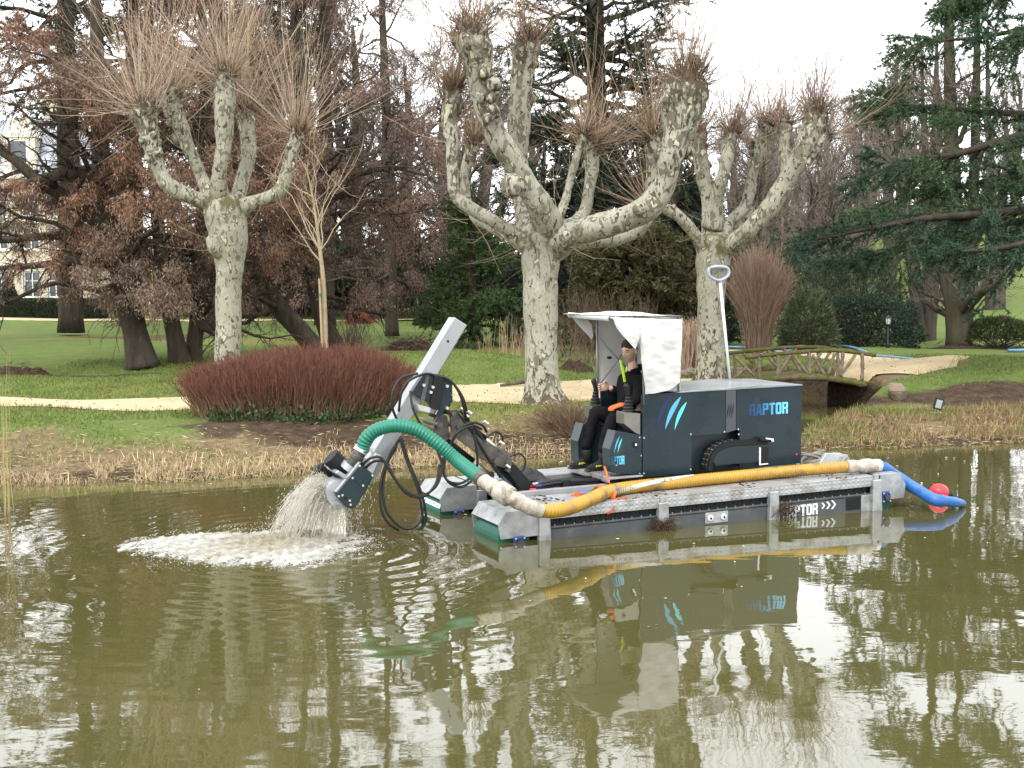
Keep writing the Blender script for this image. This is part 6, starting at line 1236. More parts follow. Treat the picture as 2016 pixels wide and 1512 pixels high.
# blue lay-flat discharge hose falling to the water
P = catmull(np.array([W2L(Wp) if False else Lq(a, b, y) for a, b, y in ((1727, 917, YE), (1742, 922, YE), (1775, 945, YE + .02), onz(1838, 983, .06), onz(1862, 986, .03), onz(1882, 989, -.005), onz(1898, 992, -.05))]), 9); v, F = tube(P, 1., 12); c = np.repeat(P, 12, 0); s = np.repeat(np.linspace(0, 1, len(P)), 12); wv = np.interp(s, [0, .05, .15, .5, .6, .66, .8, 1], [.062, .056, .066, .064, .068, .058, .058, .03])
d = (v - c); d = d * wv[:, None]; d[:, 1] *= .7; vv = c + d + .006 * wob(c + d, 14, 3)[:, None]; vv = wpt(vv); mb = MB(); mb.add(vv, F); mb.build('discharge_hose', M['blue_flat'], None, True, label='bright blue lay-flat discharge hose dropping from the stern into the pond', cat='hose')
# red buoy
b = G(1857, 985); root = thing('buoy', 'round red float bobbing beside the blue hose end', 'buoy', (b[0], b[1] + .15, .03)); mb = MB(); v, F = ball((0, 0, .03), (.105, .105, .10), 20, 12); v[:, 0] *= 1 + .08 * (v[:, 0] > 0); mb.add(v, F); mb.build('float', pmat('red_float', (.58, .022, .03), (.50, .02, .028), 4, .35), root, True)
mb = MB(); v, F = tube(np.array([[.09, 0, .03], [.13, 0, .0], [.17, 0, -.03]]), np.array([.06, .045, .02]), 12); mb.add(v, F); mb.build('neck', M['rubber'], root, True)
# orange ratchet strap tied round the yellow hose
root = thing('ratchet_strap', 'orange ratchet strap knotted round the yellow hose', 'strap'); root.matrix_world = DM
def band(pts, w, mat_, name, tw=0.):
    P = catmull(np.array([Lq(a, b, y) for a, b, y in pts]), 6); T = nrm(np.gradient(P, axis=0)); k = len(P); a = np.linspace(0, tw, k)[:, None]; S = nrm(np.cross(T, np.array([0, -1., .3]))); S2 = np.cross(T, S); D = S * np.cos(a) + S2 * np.sin(a); n = np.cross(T, D) * .0025
    V = np.concatenate([P - D * w / 2 + n, P + D * w / 2 + n, P + D * w / 2 - n, P - D * w / 2 - n]); F = [(i, i + 1, k + i + 1, k + i) for i in range(k - 1)] + [(3 * k + i, 2 * k + i, 2 * k + i + 1, 3 * k + i + 1) for i in range(k - 1)]; mb = MB(); mb.add(V, F); return mb.build(name, M[mat_], root, True)
band([(1190, 918, .60), (1194, 932, .50), (1199, 950, .36), (1205, 955, .22)], .022, 'orange', 'strap')
band([(1165, 970, .30), (1178, 958, .20), (1195, 965, .135), (1205, 978, .12), (1214, 988, .11)], .032, 'orange', 'strap', .8); band([(1207, 955, .30), (1210, 968, .14), (1206, 985, .12), (1196, 992, .10)], .030, 'orange', 'strap', 1.); band([(1206, 984, .12), (1200, 1000, .06), (1196, 1008, -.02), (1202, 1011, -.03), (1208, 1000, -.02), (1204, 990, .05)], .022, 'orange', 'strap', 2.); band([(1205, 985, .11), (1220, 984, .06), (1236, 982, .03)], .028, 'orange', 'strap', .7); band([(1205, 985, .12), (1212, 996, .04), (1206, 1006, -.02)], .020, 'orange', 'strap', 1.2); band([(1124, 978, .42), (1138, 972, .42), (1152, 974, .40), (1166, 966, .34)], .03, 'orange', 'strap', 1.1)
band([(1210, 953, .33), (1215, 959, .165), (1216, 966, .16)], .024, 'blue_strap', 'strap_end'); band([(1147, 969, .38), (1158, 967, .34)], .026, 'blue_strap', 'strap_end')
# black jacket thrown on the deck
q = Lq(1068, 948, .95); U, V = np.meshgrid(np.linspace(-1, 1, 34), np.linspace(-1, 1, 30), indexing='ij'); rr = np.hypot(U, V); z = .10 * np.clip(1 - rr ** 2 * .9, 0, 1) * (1 + .55 * wob(np.stack([U, V], -1), 3.2, 5)) + .012 * np.abs(wob(np.stack([U, V], -1), 8, 6)); k = 1 + .16 * wob(np.stack([np.cos(np.arctan2(V, U)), np.sin(np.arctan2(V, U))], -1), 2.5, 7)
mb = MB(); mb.add(wpt(np.stack([q[0] + .17 * U * k, 1.28 + .16 * V * k, zt_ + .06 + z], -1).reshape(-1, 3)), grid_faces(34, 30)); mb.build('crumpled_jacket', pmat('dark_cloth', (.016, .015, .018), (.03, .028, .032), 6, .8), None, True, label='crumpled black jacket lying on the deck beside the arm foot', cat='jacket')
# drift weed caught on the posts
for (px, py, n, lab) in ((1303, 1032, 170, 'clump of brown water weed caught on the second post'), (1545, 1000, 110, 'strands of brown weed hanging over the lettered rail')):
    q = Lq(px, py, -.03); r = rnd(px); s = np.linspace(0, 1, 6); a = r.uniform(0, 6.28, n); st = np.stack([q[0] + r.normal(0, .06, n), -.04 + r.normal(0, .025, n) - .02, q[2] + r.normal(0, .03, n)], -1); D = np.stack([np.cos(a), r.normal(-.1, .3, n), .6 * np.sin(a)], -1) * r.uniform(.05, .16, (n, 1)); P = st[:, None] + D[:, None] * s[None, :, None] + np.cumsum(r.normal(0, .008, (n, 6, 3)), 1); P[..., 2] -= .04 * s[None] ** 2
    mb = MB(); v, F = tubes_batch(P, .0038 * (1 - .6 * s)[None] * np.ones((n, 1)), 3); mb.add(wpt(v), F, 0, np.repeat(np.array([.06, .038, .026]) * r.uniform(.6, 1.8, (n, 1)), 18, 0)); mb.build('water_weed', M['twig'], None, label=lab, cat='weed', kind='stuff')
r = rnd(88); n = 420; X = r.uniform(pxs[0] - .1, pxs[3], n); Y = r.uniform(.0, .6, n); keep = wob(np.stack([X, Y], -1), 5, 9) > .12; X, Y = X[keep], Y[keep]; n = len(X); a = r.uniform(0, 6.28, n); mb = MB(); leaves(mb, wpt(np.stack([X, Y, np.full(n, zt_ + .008)], -1)), np.stack([np.cos(a), np.sin(a), np.zeros(n) + .05], -1), .05, .018, r, (.05, .035, .024), .4); mb.build('mud_scraps', M['twig'], None, label='scraps of mud and weed scattered over the near silver deck', cat='mud', kind='stuff')
# landing net standing behind the cabin
root = thing('landing_net', 'long-handled landing net with grey hoop leaning upright behind the cabin', 'net'); root.matrix_world = DM; yn_ = B1 + .03
a, b = Lq(1438, 760, yn_), Lq(1418, 556, yn_); mb = MB(); mb.add(*cyl(a, b, .016, 10)); mb.build('pole', M['white_pl'], root, True)
hp = [(1397, 527), (1413, 525), (1430, 527), (1435, 534), (1433, 543), (1425, 549), (1417, 552), (1407, 550), (1398, 544), (1395, 535)]; P = catmull(np.array([Lq(x, y, yn_) for x, y in hp + hp[:1]]), 5); mb = MB(); v, F = tube(P, .017, 8, False); mb.add(v, F); mb.add(*cyl(b, Lq(1416, 549, yn_), .018, 10)); mb.build('hoop', pmat('hoop_plastic', (.30, .34, .42), rough=.4), root, True)
c = P.mean(0); rg = np.linspace(1, 0, 7); Vn = np.concatenate([c + (P - c) * q + np.array([0, .16 * (1 - q ** 2), -.05 * (1 - q)]) for q in rg]); k = len(P); F = [(j * k + i, j * k + i + 1, (j + 1) * k + i + 1, (j + 1) * k + i) for j in range(6) for i in range(k - 1)]
nm = pmat('net_mesh', (.20, .18, .14), rough=.8); t = nm.node_tree; tr = t.nodes.new('ShaderNodeBsdfTransparent'); ms = t.nodes.new('ShaderNodeMixShader'); ms.inputs[0].default_value = .5; t.links.new(t.nodes['Principled BSDF'].outputs[0], ms.inputs[1]); t.links.new(tr.outputs[0], ms.inputs[2]); t.links.new(ms.outputs[0], t.nodes['Material Output'].inputs[0]); mb = MB(); mb.add(Vn, F); mb.build('net', nm, root, True)

# ------------------------------------------------------------------ pumped water
def splash():
    r = rnd(700); M['muddy_water'] = pmat('aerated_water', (1, 1, 1), attr=True, rough=.3, spec=.5, trans=.4); mw = pmat('falling_water', (1, 1, 1), attr=True, rough=.35, spec=.4, trans=.8); tt = mw.node_tree; oo = tt.nodes['Material Output']; tb = tt.nodes.new('ShaderNodeBsdfTransparent'); mm = tt.nodes.new('ShaderNodeMixShader'); mm.inputs[0].default_value = .56; tt.links.new(oo.inputs[0].links[0].from_socket, mm.inputs[1]); tt.links.new(tb.outputs[0], mm.inputs[2]); tt.links.new(mm.outputs[0], oo.inputs[0])
    src = Lq(648, 962, YP + .10); sw = wpt(src[None])[0]; land = G(612, 1062); n = 520; k = 9; s = np.linspace(0, 1, k); back = wpt(Lq(625, 935, YP + .3)[None])[0]
    mb = MB(); e0, e1 = sw + np.array([-.07, .02, .05]), wpt(Lq(676, 992, YP + .05)[None])[0]
    def fall(p0, p1, k, jit, lag=.22):
        s = np.linspace(0, 1, k); P = p0[:, None] * (1 - s)[None, :, None] + p1[:, None] * s[None, :, None]; drop = (p0[:, 2] - p1[:, 2])[:, None]; P[..., 2] = p0[:, 2:3] - drop * (lag * s + (1 - lag) * s ** 2)[None]; return P + np.cumsum(r.normal(0, jit, (len(p0), k, 3)), 1)
    # the body of the gush: a cloud of aerated, silty water
    mg = bpy.data.materials.new('gushing_water'); mg.use_nodes = True; tt = mg.node_tree; tt.nodes.clear(); oo = tt.nodes.new('ShaderNodeOutputMaterial'); pv = tt.nodes.new('ShaderNodeVolumePrincipled'); pv.inputs['Color'].default_value = (.985, .965, .905, 1); pv.inputs['Anisotropy'].default_value = .2
    tc = tt.nodes.new('ShaderNodeTexCoord'); mp = tt.nodes.new('ShaderNodeMapping'); mp.inputs['Scale'].default_value = (1, 1, .22); nz = tt.nodes.new('ShaderNodeTexNoise'); nz.inputs['Scale'].default_value = 17; nz.inputs['Detail'].default_value = 4; mr = tt.nodes.new('ShaderNodeMapRange'); mr.inputs[1].default_value = .42; mr.inputs[2].default_value = .66; mr.inputs[3].default_value = 3.; mr.inputs[4].default_value = 95.
    tt.links.new(tc.outputs['Object'], mp.inputs[0]); tt.links.new(mp.outputs[0], nz.inputs['Vector']); tt.links.new(nz.outputs['Fac'], mr.inputs[0]); tt.links.new(mr.outputs[0], pv.inputs['Density']); tt.links.new(pv.outputs[0], oo.inputs['Volume'])
    k, nn = 18, 28; s = np.linspace(0, 1, k); a = np.arange(nn) / nn * 2 * PI; mid0 = (e0 + e1) / 2; ux = (e1 - e0) / 2; top = mid0[2]; low = np.array([land[0] + .07, land[1], -.01])
    rings = []
    for si in s:
        c = mid0 * (1 - si) + low * si; c[2] = top - (top + .01) * (.22 * si + .78 * si ** 2); wx = np.array([1, 0, 0]) * (.13 + .11 * si); ax_ = ux * (1 - si) ** 2 * np.array([1, 1, 1.]) + wx * (1 - (1 - si) ** 2); ay = np.array([0, 1, 0]) * (.06 + .10 * si)
        rings.append(c + np.cos(a)[:, None] * ax_ + np.sin(a)[:, None] * ay)
    V = np.concatenate(rings); V = V + np.stack([.022 * wob(V * [1, 1, .4], 14, 61), .03 * wob(V * [1, 1, .4], 14, 62), 0 * V[:, 0]], -1); i = np.arange(k - 1)[:, None] * nn; j = np.arange(nn)[None]; F = np.stack([i + j, i + (j + 1) % nn, i + nn + (j + 1) % nn, i + nn + j], -1).reshape(-1, 4)
    gb = MB(); gb.add(V, [tuple(q) for q in F] + [tuple(range(nn))[::-1], tuple(range((k - 1) * nn, k * nn))]); gb.build('gushing_water', mg, None, True, label='thick milky core of the water gush falling straight from the pump head', cat='water jet', kind='stuff')
    # strands thrown outward, thin and broken
    n = 1100; k = 9; s = np.linspace(0, 1, k); t_ = r.uniform(0, 1, n); core = r.uniform(size=n) < .5
    p0 = np.where(core[:, None], e0 + (e1 - e0) * t_[:, None], sw + (back - sw) * (t_ ** .8)[:, None]) + r.normal(0, .022, (n, 3))
    p1 = np.where(core[:, None], np.stack([land[0] - .16 + .44 * t_ + r.normal(0, .07, n), land[1] + r.normal(0, .16, n), np.zeros(n)], -1), np.stack([land[0] - .16 - .26 * r.uniform(size=n) ** 1.5 + r.normal(0, .06, n), land[1] + r.normal(.15, .2, n), np.zeros(n)], -1)); P = fall(p0, p1, k, .006)
    a0 = r.uniform(0, .75, n); a1 = np.minimum(a0 + r.uniform(.12, .4, n), 1.); si = a0[:, None] + (a1 - a0)[:, None] * s[None]; x = si * (k - 1); i0 = np.minimum(x.astype(int), k - 2); f = (x - i0)[..., None]; nn_ = np.arange(n)[:, None]; Ps = P[nn_, i0] * (1 - f) + P[nn_, i0 + 1] * f
    v, F = tubes_batch(Ps, r.uniform(.0015, .0045, n)[:, None] * np.sin(np.linspace(.12, PI - .12, k))[None], 4); mb.add(v, F, 0, np.repeat(np.clip(np.array([.82, .79, .71]) * r.uniform(.75, 1.1, (n, 1)), 0, .8), k * 4, 0))
    def drops(Pd, sz, stretch, col):
        m = len(Pd); d = nrm(stretch); a = r.normal(size=(m, 3)); a = nrm(a - d * (a * d).sum(-1, keepdims=True)); bb = np.cross(d, a); L = np.linalg.norm(stretch, axis=1)[:, None]; z = sz[:, None]
        v = np.stack([Pd + d * z * L, Pd + a * z, Pd + bb * z, Pd - a * z, Pd - bb * z, Pd - d * z * L], 1).reshape(-1, 3); f = np.array([[0, 1, 2], [0, 2, 3], [0, 3, 4], [0, 4, 1], [5, 2, 1], [5, 3, 2], [5, 4, 3], [5, 1, 4]]); F = (np.arange(m)[:, None, None] * 6 + f[None]).reshape(-1, 3); mb.add(v, F, 0, np.repeat(col, 6, 0))
    m = 11000; i = r.integers(0, n, m); j = r.integers(0, k, m); q = P[i, j] + r.normal(0, 1, (m, 3)) * np.array([.05, .06, .04]) * (.4 + j / k)[:, None]; q[:, 2] = np.maximum(q[:, 2], .01); st = np.stack([r.normal(-.3, .3, m), r.normal(0, .3, m), -1.2 - r.uniform(0, 1.2, m)], -1); drops(q, r.uniform(.0015, .0050, m), st, np.clip(np.array([.82, .80, .73]) * r.uniform(.75, 1.1, (m, 1)), 0, .88))
    m = 260; sp = G(700, 1020); q = np.stack([sp[0] + r.normal(0, .10, m), sp[1] + r.normal(-.1, .12, m), r.uniform(.01, .42, m)], -1); drops(q, r.uniform(.002, .005, m), np.stack([r.normal(0, .1, m), r.normal(0, .1, m), -2.5 - r.uniform(0, 2, m)], -1), np.full((m, 3), .7))
    mb.build('water_jet', mw, None, True, label='white strands and droplets of spray flying off the falling water', cat='water jet', kind='stuff')
    # foam raft on the pond: lumpy sheet, broken at its rim
    g = .014; a0, b0 = G(235, 1085), G(770, 1075); cx_, cy_ = (a0[0] + b0[0]) / 2, G(500, 1076)[1]; rx, ry = (b0[0] - a0[0]) / 2, (G(500, 1030)[1] - G(500, 1122)[1]) / 2
    U, V = np.meshgrid(np.arange(cx_ - rx * 1.1, cx_ + rx * 1.1, g), np.arange(cy_ - ry * 1.15, cy_ + ry * 1.15, g), indexing='ij'); p = np.stack([U, V], -1); e = ((U - cx_) / rx) ** 2 + ((V - cy_) / (ry * (.78 + .22 * np.sin((U - cx_) / rx * 1.4 - .4)))) ** 2
    ang = np.arctan2((V - cy_) / ry, (U - cx_) / rx)
    dens = 1 - e + .22 * wob(p, 3.0, 41) + .20 * wob(p, 9., 42) + .42 * wob(p, 26., 43) - .45 * sst(.45, .95, (U - cx_) / rx)
    dj = np.hypot(U - land[0], V - land[1]); hgt = .004 + .034 * np.clip(dens, 0, 1) * (.6 + .7 * np.abs(wob(p, 14, 44)) + .5 * np.abs(wob(p, 33, 45))) + .075 * np.exp(-(dj / .20) ** 2) * (.6 + .6 * np.abs(wob(p, 12, 46))) + .010 * np.clip(1 - np.abs(e - .82) * 6, 0, 1)
    F = grid_faces(*U.shape); fd = dens.ravel()[F].mean(1); F = F[fd > .04 + .12 * np.random.default_rng(5).normal(size=len(F))]
    tone = np.clip(.5 + .45 * wob(p, 5., 47) + .4 * np.clip(e, 0, 1) - .35 * np.exp(-(dj / .5) ** 2), 0, 1)[..., None]; col = np.array([.36, .31, .21]) * (1 - tone) + np.array([.62, .61, .57]) * tone; col = col * (1 + .35 * wob(p, 30., 48) * 1.0)[..., None] * .95
    mb = MB(); mb.add(np.stack([U, V, hgt], -1), F, 0, col.reshape(-1, 3)); m = 1500; th = r.uniform(0, 6.28, m); q = np.sqrt(r.uniform(0, .95, m)); X, Y = cx_ + q * rx * np.cos(th), cy_ + q * ry * .95 * np.sin(th); q3 = np.stack([X, Y, .012 + np.abs(r.normal(0, .022, m))], -1)
    def drops2(Pd, sz, col):
        f = np.array([[0, 1, 2], [0, 2, 3], [0, 3, 4], [0, 4, 1], [5, 2, 1], [5, 3, 2], [5, 4, 3], [5, 1, 4]]); o = np.array([[0, 0, 1], [1, 0, 0], [0, 1, 0], [-1, 0, 0], [0, -1, 0], [0, 0, -1.]]); n_ = len(Pd); v = (Pd[:, None] + o[None] * sz[:, None, None]).reshape(-1, 3); mb.add(v, (np.arange(n_)[:, None, None] * 6 + f[None]).reshape(-1, 3), 0, np.repeat(col, 6, 0))
    drops2(q3, r.uniform(.002, .007, m) , np.clip(np.array([.64, .62, .56]) * r.uniform(.85, 1.05, (m, 1)), 0, .88)); mb.build('foam', M['muddy_water'], None, True, label='raft of white and beige foam spreading where the jet hits the pond', cat='foam', kind='stuff')
splash()
# ------------------------------------------------------------------ the operator
def skin_mesh(nodes, edges, root=0, sub=2):
    me = bpy.data.meshes.new('figure'); me.from_pydata([n[:3] for n in nodes], edges, []); ob = bpy.data.objects.new('figure', me); C.objects.link(ob)
    md = ob.modifiers.new('skin', 'SKIN'); md.use_smooth_shade = True; lay = me.skin_vertices[0].data
    for i, n in enumerate(nodes): lay[i].radius = (n[3], n[4] if len(n) > 4 else n[3]); lay[i].use_root = (i == root)
    s = ob.modifiers.new('sub', 'SUBSURF'); s.levels = sub; s.render_levels = sub
    bpy.context.view_layer.update(); ev = ob.evaluated_get(bpy.context.evaluated_depsgraph_get()); m2 = bpy.data.meshes.new_from_object(ev)
    V = np.array([q.co[:] for q in m2.vertices]); F = [tuple(p.vertices) for p in m2.polygons]; bpy.data.objects.remove(ob); bpy.data.meshes.remove(me); bpy.data.meshes.remove(m2); return V, F
def person():
    root = thing('person', 'seated young man in black workwear with a yellow-edged jacket holding a control lever', 'person'); root.matrix_world = DM
    skin = pmat('skin', (.66, .44, .35), (.62, .39, .30), 12, .5); black = pmat('black_workwear', (.006, .006, .0075), (.011, .0105, .0125), 9, .9, spec=.12, bump=.5, bscale=14, dist=.02)
    hair_m = pmat('dark_hair', (.022, .014, .010), (.045, .03, .02), 40, .6, bump=.8, bscale=60); hiviz = pmat('hiviz', (.52, .80, .015), rough=.6); shoe_m = pmat('shoe_black', (.014, .014, .015), (.024, .022, .021), 12, .8, spec=.2); org = pmat('orange_glove', (.80, .14, .04), rough=.7); eye_m = pmat('eye_white', (.34, .30, .27), rough=.3); yel_ = pmat('yellow_mark', (.62, .55, .04), rough=.5)
    yc = 1.13; yN, yF = yc - .11, yc + .13     # near and far side
    hip = Lq(1246, 833, yc); chest = Lq(1247, 765, yc); neck = Lq(1247, 724, yc); headc = Lq(1240, 692, yc)
    nk, na = Lq(1208, 818, yN), Lq(1187, 888, yN); fk, fa = Lq(1172, 812, yF), Lq(1153, 882, yF)
    nsh, fsh = chest + np.array([.0, -.17, .085]), chest + np.array([-.02, .17, .08]); ne_, fe_ = Lq(1252, 790, yN - .12), Lq(1222, 776, yF + .10); nw, fw = Lq(1229, 795, yN - .05), Lq(1199, 762, yF + .06)
    nodes = []; edges = []
    def add(p, r, r2=None, par=None):
        nodes.append((*p, r, r2 or r)); i = len(nodes) - 1
        if par is not None: edges.append((par, i))
        return i
    L_ = lambda a, b, t: np.asarray(a) * (1 - t) + np.asarray(b) * t
    p = add(hip, .11, .13); w_ = add(L_(hip, chest, .5), .10, .13, p); c_ = add(L_(hip, chest, 1.0), .115, .15, w_); n0 = add(L_(chest, neck, .62), .075, .085, c_); n1 = add(neck, .052, .052, n0); n2 = add(L_(neck, headc, .55), .050, .05, n1)
    for sh, e, w, s in ((nsh, ne_, nw, -1), (fsh, fe_, fw, 1)):
        a = add(sh, .062, .062, c_); b = add(L_(sh, e, .5), .050, .05, a); cc = add(e, .044, .044, b); d = add(L_(e, w, .6), .036, .036, cc); e2 = add(w, .027, .030, d)
    for kn, an, y in ((nk, na, yN), (fk, fa, yF)):
        h = add(hip + np.array([-.04, y - yc, -.02]), .085, .085, p); t = add(L_(hip + np.array([0, y - yc, 0]), kn, .55), .075, .075, h); k = add(kn, .058, .058, t); s1 = add(L_(kn, an, .4), .052, .052, k); an_ = add(an, .036, .036, s1)
    V, F = skin_mesh(nodes, edges); mb = MB(); mb.add(V, F)
    # head, shaped, same body mesh
    def head_pts(seg=36, rings=28):
        v, F = ball((0, 0, 0), 1, seg, rings); x, y, z = v.T.copy()      # face looks to -x
        f = np.clip(-x, 0, 1)
        X = x * .098; Y = y * .076; Z = z * .118
        jaw = sst(.05, -1., z); Y = Y * (1 - .34 * jaw); X = np.where(x > 0, X * (1 - .30 * jaw), X * (1 - .06 * jaw)); X = X - .010 * jaw * f
        g = lambda yy, zz, sy, sz: np.exp(-(((y - yy) / sy) ** 2 + ((z - zz) / sz) ** 2)) * (x < 0)
        X = X - .024 * g(0, -.12, .17, .17) - .012 * g(0, .06, .12, .22) - .008 * g(0, -.50, .30, .10) - .012 * g(0, -.84, .35, .16) - .006 * (g(.34, .26, .3, .08) + g(-.34, .26, .3, .08))
        X = X + .012 * (g(.36, .10, .20, .12) + g(-.36, .10, .20, .12)) + .004 * g(0, -.40, .35, .05) + .004 * g(0, -.66, .3, .07) + .005 * (g(.55, -.3, .2, .2) + g(-.55, -.3, .2, .2))
        return np.stack([X, Y, Z], -1), F
    yaw = R_(24); hc = headc; Rm = np.array(Matrix.Rotation(yaw, 3, 'Z') @ Matrix.Rotation(R_(-10), 3, 'Y'))
    place = lambda q: np.asarray(q) @ Rm.T + hc
    hv, hf = head_pts(); mb.add(place(hv), hf)
    for s in (-1, 1):
        v, f = ball((.012, s * .077, -.005), (.022, .010, .033), 12, 8); v[:, 1] += s * .006 * (v[:, 0] > .012); mb.add(place(v), f)
    # hands: palm, four fingers, thumb
    def hand(wr, dirn, palm_n, curl, mat_i, sc=1.0, side=1):
        d = nrm(np.asarray(dirn, float)); n_ = nrm(np.asarray(palm_n, float) - d * np.dot(palm_n, d)); s_ = np.cross(d, n_) * side; out_ = []
        pl = wr + d * .045 * sc; v, f = ball((0, 0, 0), 1, 14, 10); out_.append((pl + (v[:, :1] * d * .050 + v[:, 1:2] * s_ * .040 + v[:, 2:3] * n_ * .017) * sc, f))
        for i, (o, l) in enumerate(((-.030, .066), (-.010, .075), (.010, .070), (.029, .056))):
            q = wr + (d * .080 + s_ * o) * sc; pts = [q - d * .02]; a = 0
            for j, k in enumerate((.45, .32, .23)):
                pts.append(pts[-1] + (d * math.cos(a) + n_ * math.sin(a)) * (l * k + (.02 if j == 0 else 0)) * sc); a += curl * (1.0 + .1 * i)
            P = catmull(np.array(pts), 4); out_.append(tube(P, np.linspace(.0098, .0072, len(P)) * sc, 8))
        q = wr + (d * .028 - s_ * .030) * sc; P = catmull(np.array([q, q + (-s_ * .025 + d * .022 + n_ * .012) * sc, q + (-s_ * .030 + d * .045 + n_ * .032) * sc, q + (-s_ * .022 + d * .060 + n_ * .045) * sc]), 4); out_.append(tube(P, np.linspace(.0125, .0085, len(P)) * sc, 8)); return out_
    for v, f in hand(fw, [-1, -.05, .02], [-.2, -1, -.05], .75, 0, 1.05, -1): mb.add(v, f)
    body = mb.build('body', skin, root, True)
    mb = MB()
    for v, f in hand(nw, [-.86, .1, -.22], [-.3, .2, -1.], .35, 0, 1.15): mb.add(v, f)
    mb.build('work_glove', org, root, True)
    # eyes, brows, mouth
    for s in (-1, 1):
        v, f = ball((-.078, s * .030, .012), (.009, .0125, .0065), 12, 8); mb = MB(); mb.add(place(v), f); e = mb.build('eye', eye_m, body, True); v, f = ball((-.0855, s * .031, .012), (.004, .0065, .0065), 10, 6); mb = MB(); mb.add(place(v), f); mb.build('iris', hair_m, body, True)
        P = np.array([(-.086, s * .012, .028), (-.090, s * .028, .033), (-.080, s * .048, .029)]); mb = MB(); v, f = tube(catmull(P, 4), .0042, 6); mb.add(place(v), f); mb.build('eyebrow', hair_m, body, True)
    P = np.array([(-.082, -.022, -.052), (-.0955, 0, -.049), (-.082, .022, -.052)]); mb = MB(); v, f = tube(catmull(P, 5), np.array([.003] * 2 + [.0048] * 7 + [.003] * 2), 6); mb.add(place(v), f); mb.build('lips', pmat('lips', (.38, .15, .12), rough=.45), body, True)
    # hair: cropped sides, fuller fringe
    v, f = ball((0, 0, 0), 1, 40, 28); x, y, z = v.T; hv2 = head_pts(40, 28)[0]; line = .42 + .12 * np.clip(-x, 0, 1) - .85 * np.clip(x, 0, 1) - .10 * (np.abs(y) > .6) + .10 * wob(v, 7, 31); m_ = sst(-.06, .06, z - line); h2 = hv2 * (1 + (.03 + .17 * sst(.30, .85, z + .2 * np.clip(-x, 0, 1)))[:, None] * m_[:, None]) + nrm(hv2) * (.010 * wob(v, 11, 4) * m_)[:, None]; h2 = np.where(m_[:, None] > .02, h2, hv2 * .9); keep = [q for q in f if max(m_[i] for i in q) > .02]; mb = MB(); mb.add(place(h2), keep); mb.build('hair', hair_m, root, True)
    # clothing grown over the same joints
    nd = []; ed = []; nodes, edges = nd, ed
    def add2(p_, r, r2=None, par=None):
        nd.append((*p_, r, r2 or r)); i = len(nd) - 1
        if par is not None: ed.append((par, i))
        return i
    p = add2(hip + [0.0, 0, .05], .135, .165); w_ = add2(L_(hip, chest, .5), .125, .165, p); c_ = add2(chest, .135, .175, w_); n0 = add2(L_(chest, neck, .62), .100, .115, c_); n1 = add2(L_(chest, neck, .9) + [.01, 0, 0], .072, .076, n0)
    for sh, e, w in ((nsh, ne_, nw), (fsh, fe_, fw)):
        a = add2(sh, .082, .082, c_); b = add2(L_(sh, e, .5), .068, .068, a); cc = add2(e, .062, .062, b); d = add2(L_(e, w, .55), .053, .053, cc); e2 = add2(L_(e, w, .90), .044, .046, d)
    V, F = skin_mesh(nd, ed); V = V + .012 * (wob(V, 9, 3) + .9 * np.abs(wob(V, 20, 4)))[:, None] * nrm(V - np.mean(V, 0)); mb = MB(); mb.add(V, F); jk = mb.build('jacket', black, root, True)
    def stripe(pts, w, name, dy=-.0):
        P = catmull(np.array([Lq(a, b, y) for a, b, y in pts]), 8); T = nrm(np.gradient(P, axis=0)); S = nrm(np.cross(T, np.array([0, -1., 0]))); mb = MB(); k = len(P); V = np.concatenate([P - S * w / 2, P + S * w / 2, P - S * w / 2 + [0, .02, 0], P + S * w / 2 + [0, .02, 0]]); F = [(i, i + 1, k + i + 1, k + i) for i in range(k - 1)] + [(2 * k + i, 3 * k + i, 3 * k + i + 1, 2 * k + i + 1) for i in range(k - 1)] + [(i + 2 * k, i + 1 + 2 * k, i + 1, i) for i in range(k - 1)] + [(k + i, k + i + 1, 3 * k + i + 1, 3 * k + i) for i in range(k - 1)]; mb.add(V, F); mb.build(name, hiviz, jk)
    yj = yc - .115; stripe([(1222, 709, yj + .05), (1226, 725, yj), (1229, 740, yj - .01), (1231, 752, yj)], .019, 'collar_edge'); stripe([(1264, 700, yj + .06), (1263, 705, yj + .03), (1265, 710, yj)], .02, 'collar_edge'); stripe([(1236, 722, yj), (1233, 732, yj - .015)], .014, 'collar_edge')
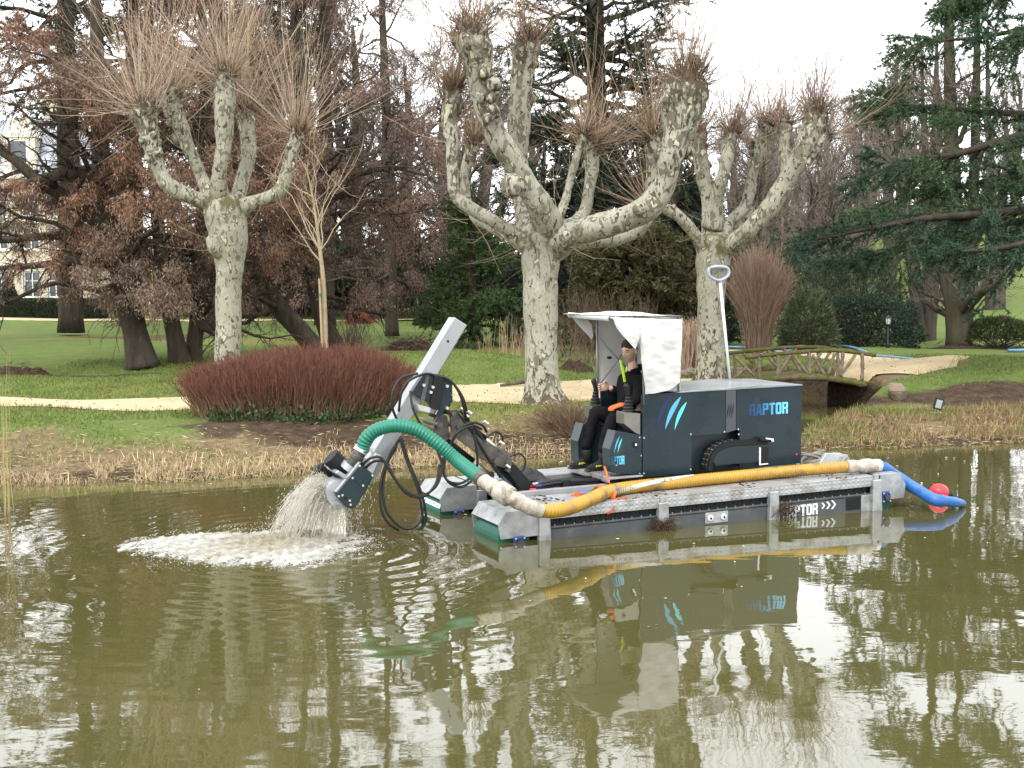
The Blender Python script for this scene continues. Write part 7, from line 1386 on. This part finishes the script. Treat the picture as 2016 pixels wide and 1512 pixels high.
    # standing collar
    cpts = [L_(chest, neck, .78) + np.array([.085 * math.cos(a) + .005, .085 * math.sin(a), .025 * math.cos(a)]) for a in np.linspace(R_(-140), R_(140), 15)]; P = np.array(cpts); mb = MB(); k = len(P); up = np.array([.0, 0, .055]); o = nrm(P - P.mean(0)) * .012; mb.add(np.concatenate([P, P + up + o, P + up - o * .2, P - o]), [(i, i + 1, k + i + 1, k + i) for i in range(k - 1)] + [(k + i, k + i + 1, 2 * k + i + 1, 2 * k + i) for i in range(k - 1)] + [(2 * k + i, 2 * k + i + 1, 3 * k + i + 1, 3 * k + i) for i in range(k - 1)]); mb.build('collar', black, jk, True)
    nd2 = []; nd = nd2; ed = []
    p = add2(hip, .125, .15); 
    for kn, an, y in ((nk, na, yN), (fk, fa, yF)):
        h = add2(hip + np.array([-.05, y - yc, -.01]), .105, .10, p); t = add2(L_(hip + np.array([0, y - yc, 0]), kn, .55), .092, .092, h); k = add2(kn, .080, .08, t); s1 = add2(L_(kn, an, .45), .072, .07, k); an_ = add2(L_(kn, an, 1.08), .066, .064, s1)
    V, F = skin_mesh(nd, ed); V = V + .018 * (np.abs(wob(V, 11, 7)) + .7 * wob(V, 24, 8))[:, None] * nrm(V - np.mean(V, 0)); mb = MB(); mb.add(V, F); mb.build('trousers', black, root, True)
    # boots
    for (an, tx, ty, y) in ((na, 1152, 908, yN), (fa, 1127, 893, yF)):
        base = fz + .004; toe = np.array([an[0] - .19, y - .02, base]); heel = np.array([an[0] + .065, y, base]); v, f = ball((0, 0, 0), 1, 24, 16); x, yy, z = v.T
        t = (x + 1) / 2; Lg = heel[0] - toe[0]; X = toe[0] + t * Lg; hh = .055 + .075 * sst(.35, .85, t); Z = base + .028 + np.where(z > 0, z * hh, z * .028); Y = y + yy * (.046 - .006 * t) * (1 + .12 * (t < .4))
        mb = MB(); mb.add(np.stack([X, Y, Z], -1), f); mb.add(*tube(np.array([(an[0] + .01, y, base + .07), (an[0] + .008, y, base + .14), (an[0] + .004, y, base + .19)]), np.array([.056, .052, .055]), 14)); sh = mb.build('boot', shoe_m, root, True)
        mb = MB(); mb.add(*prism([(toe[0] - .004, base), (heel[0] + .004, base), (heel[0] + .006, base + .026), (toe[0] - .002, base + .022)], y - .046, y + .046, .006)); mb.build('sole', M['rubber'], sh)
        for q in range(3): mb = MB(); a = toe[0] + .085 + q * .020; P = np.array([(a, y - .046, base + .045), (a + .012, y - .047, base + .060), (a + .030, y - .046, base + .052)]); v, f = tube(catmull(P, 4), .0045, 6); mb.add(v, f); mb.build('yellow_mark', yel_, sh)
person()
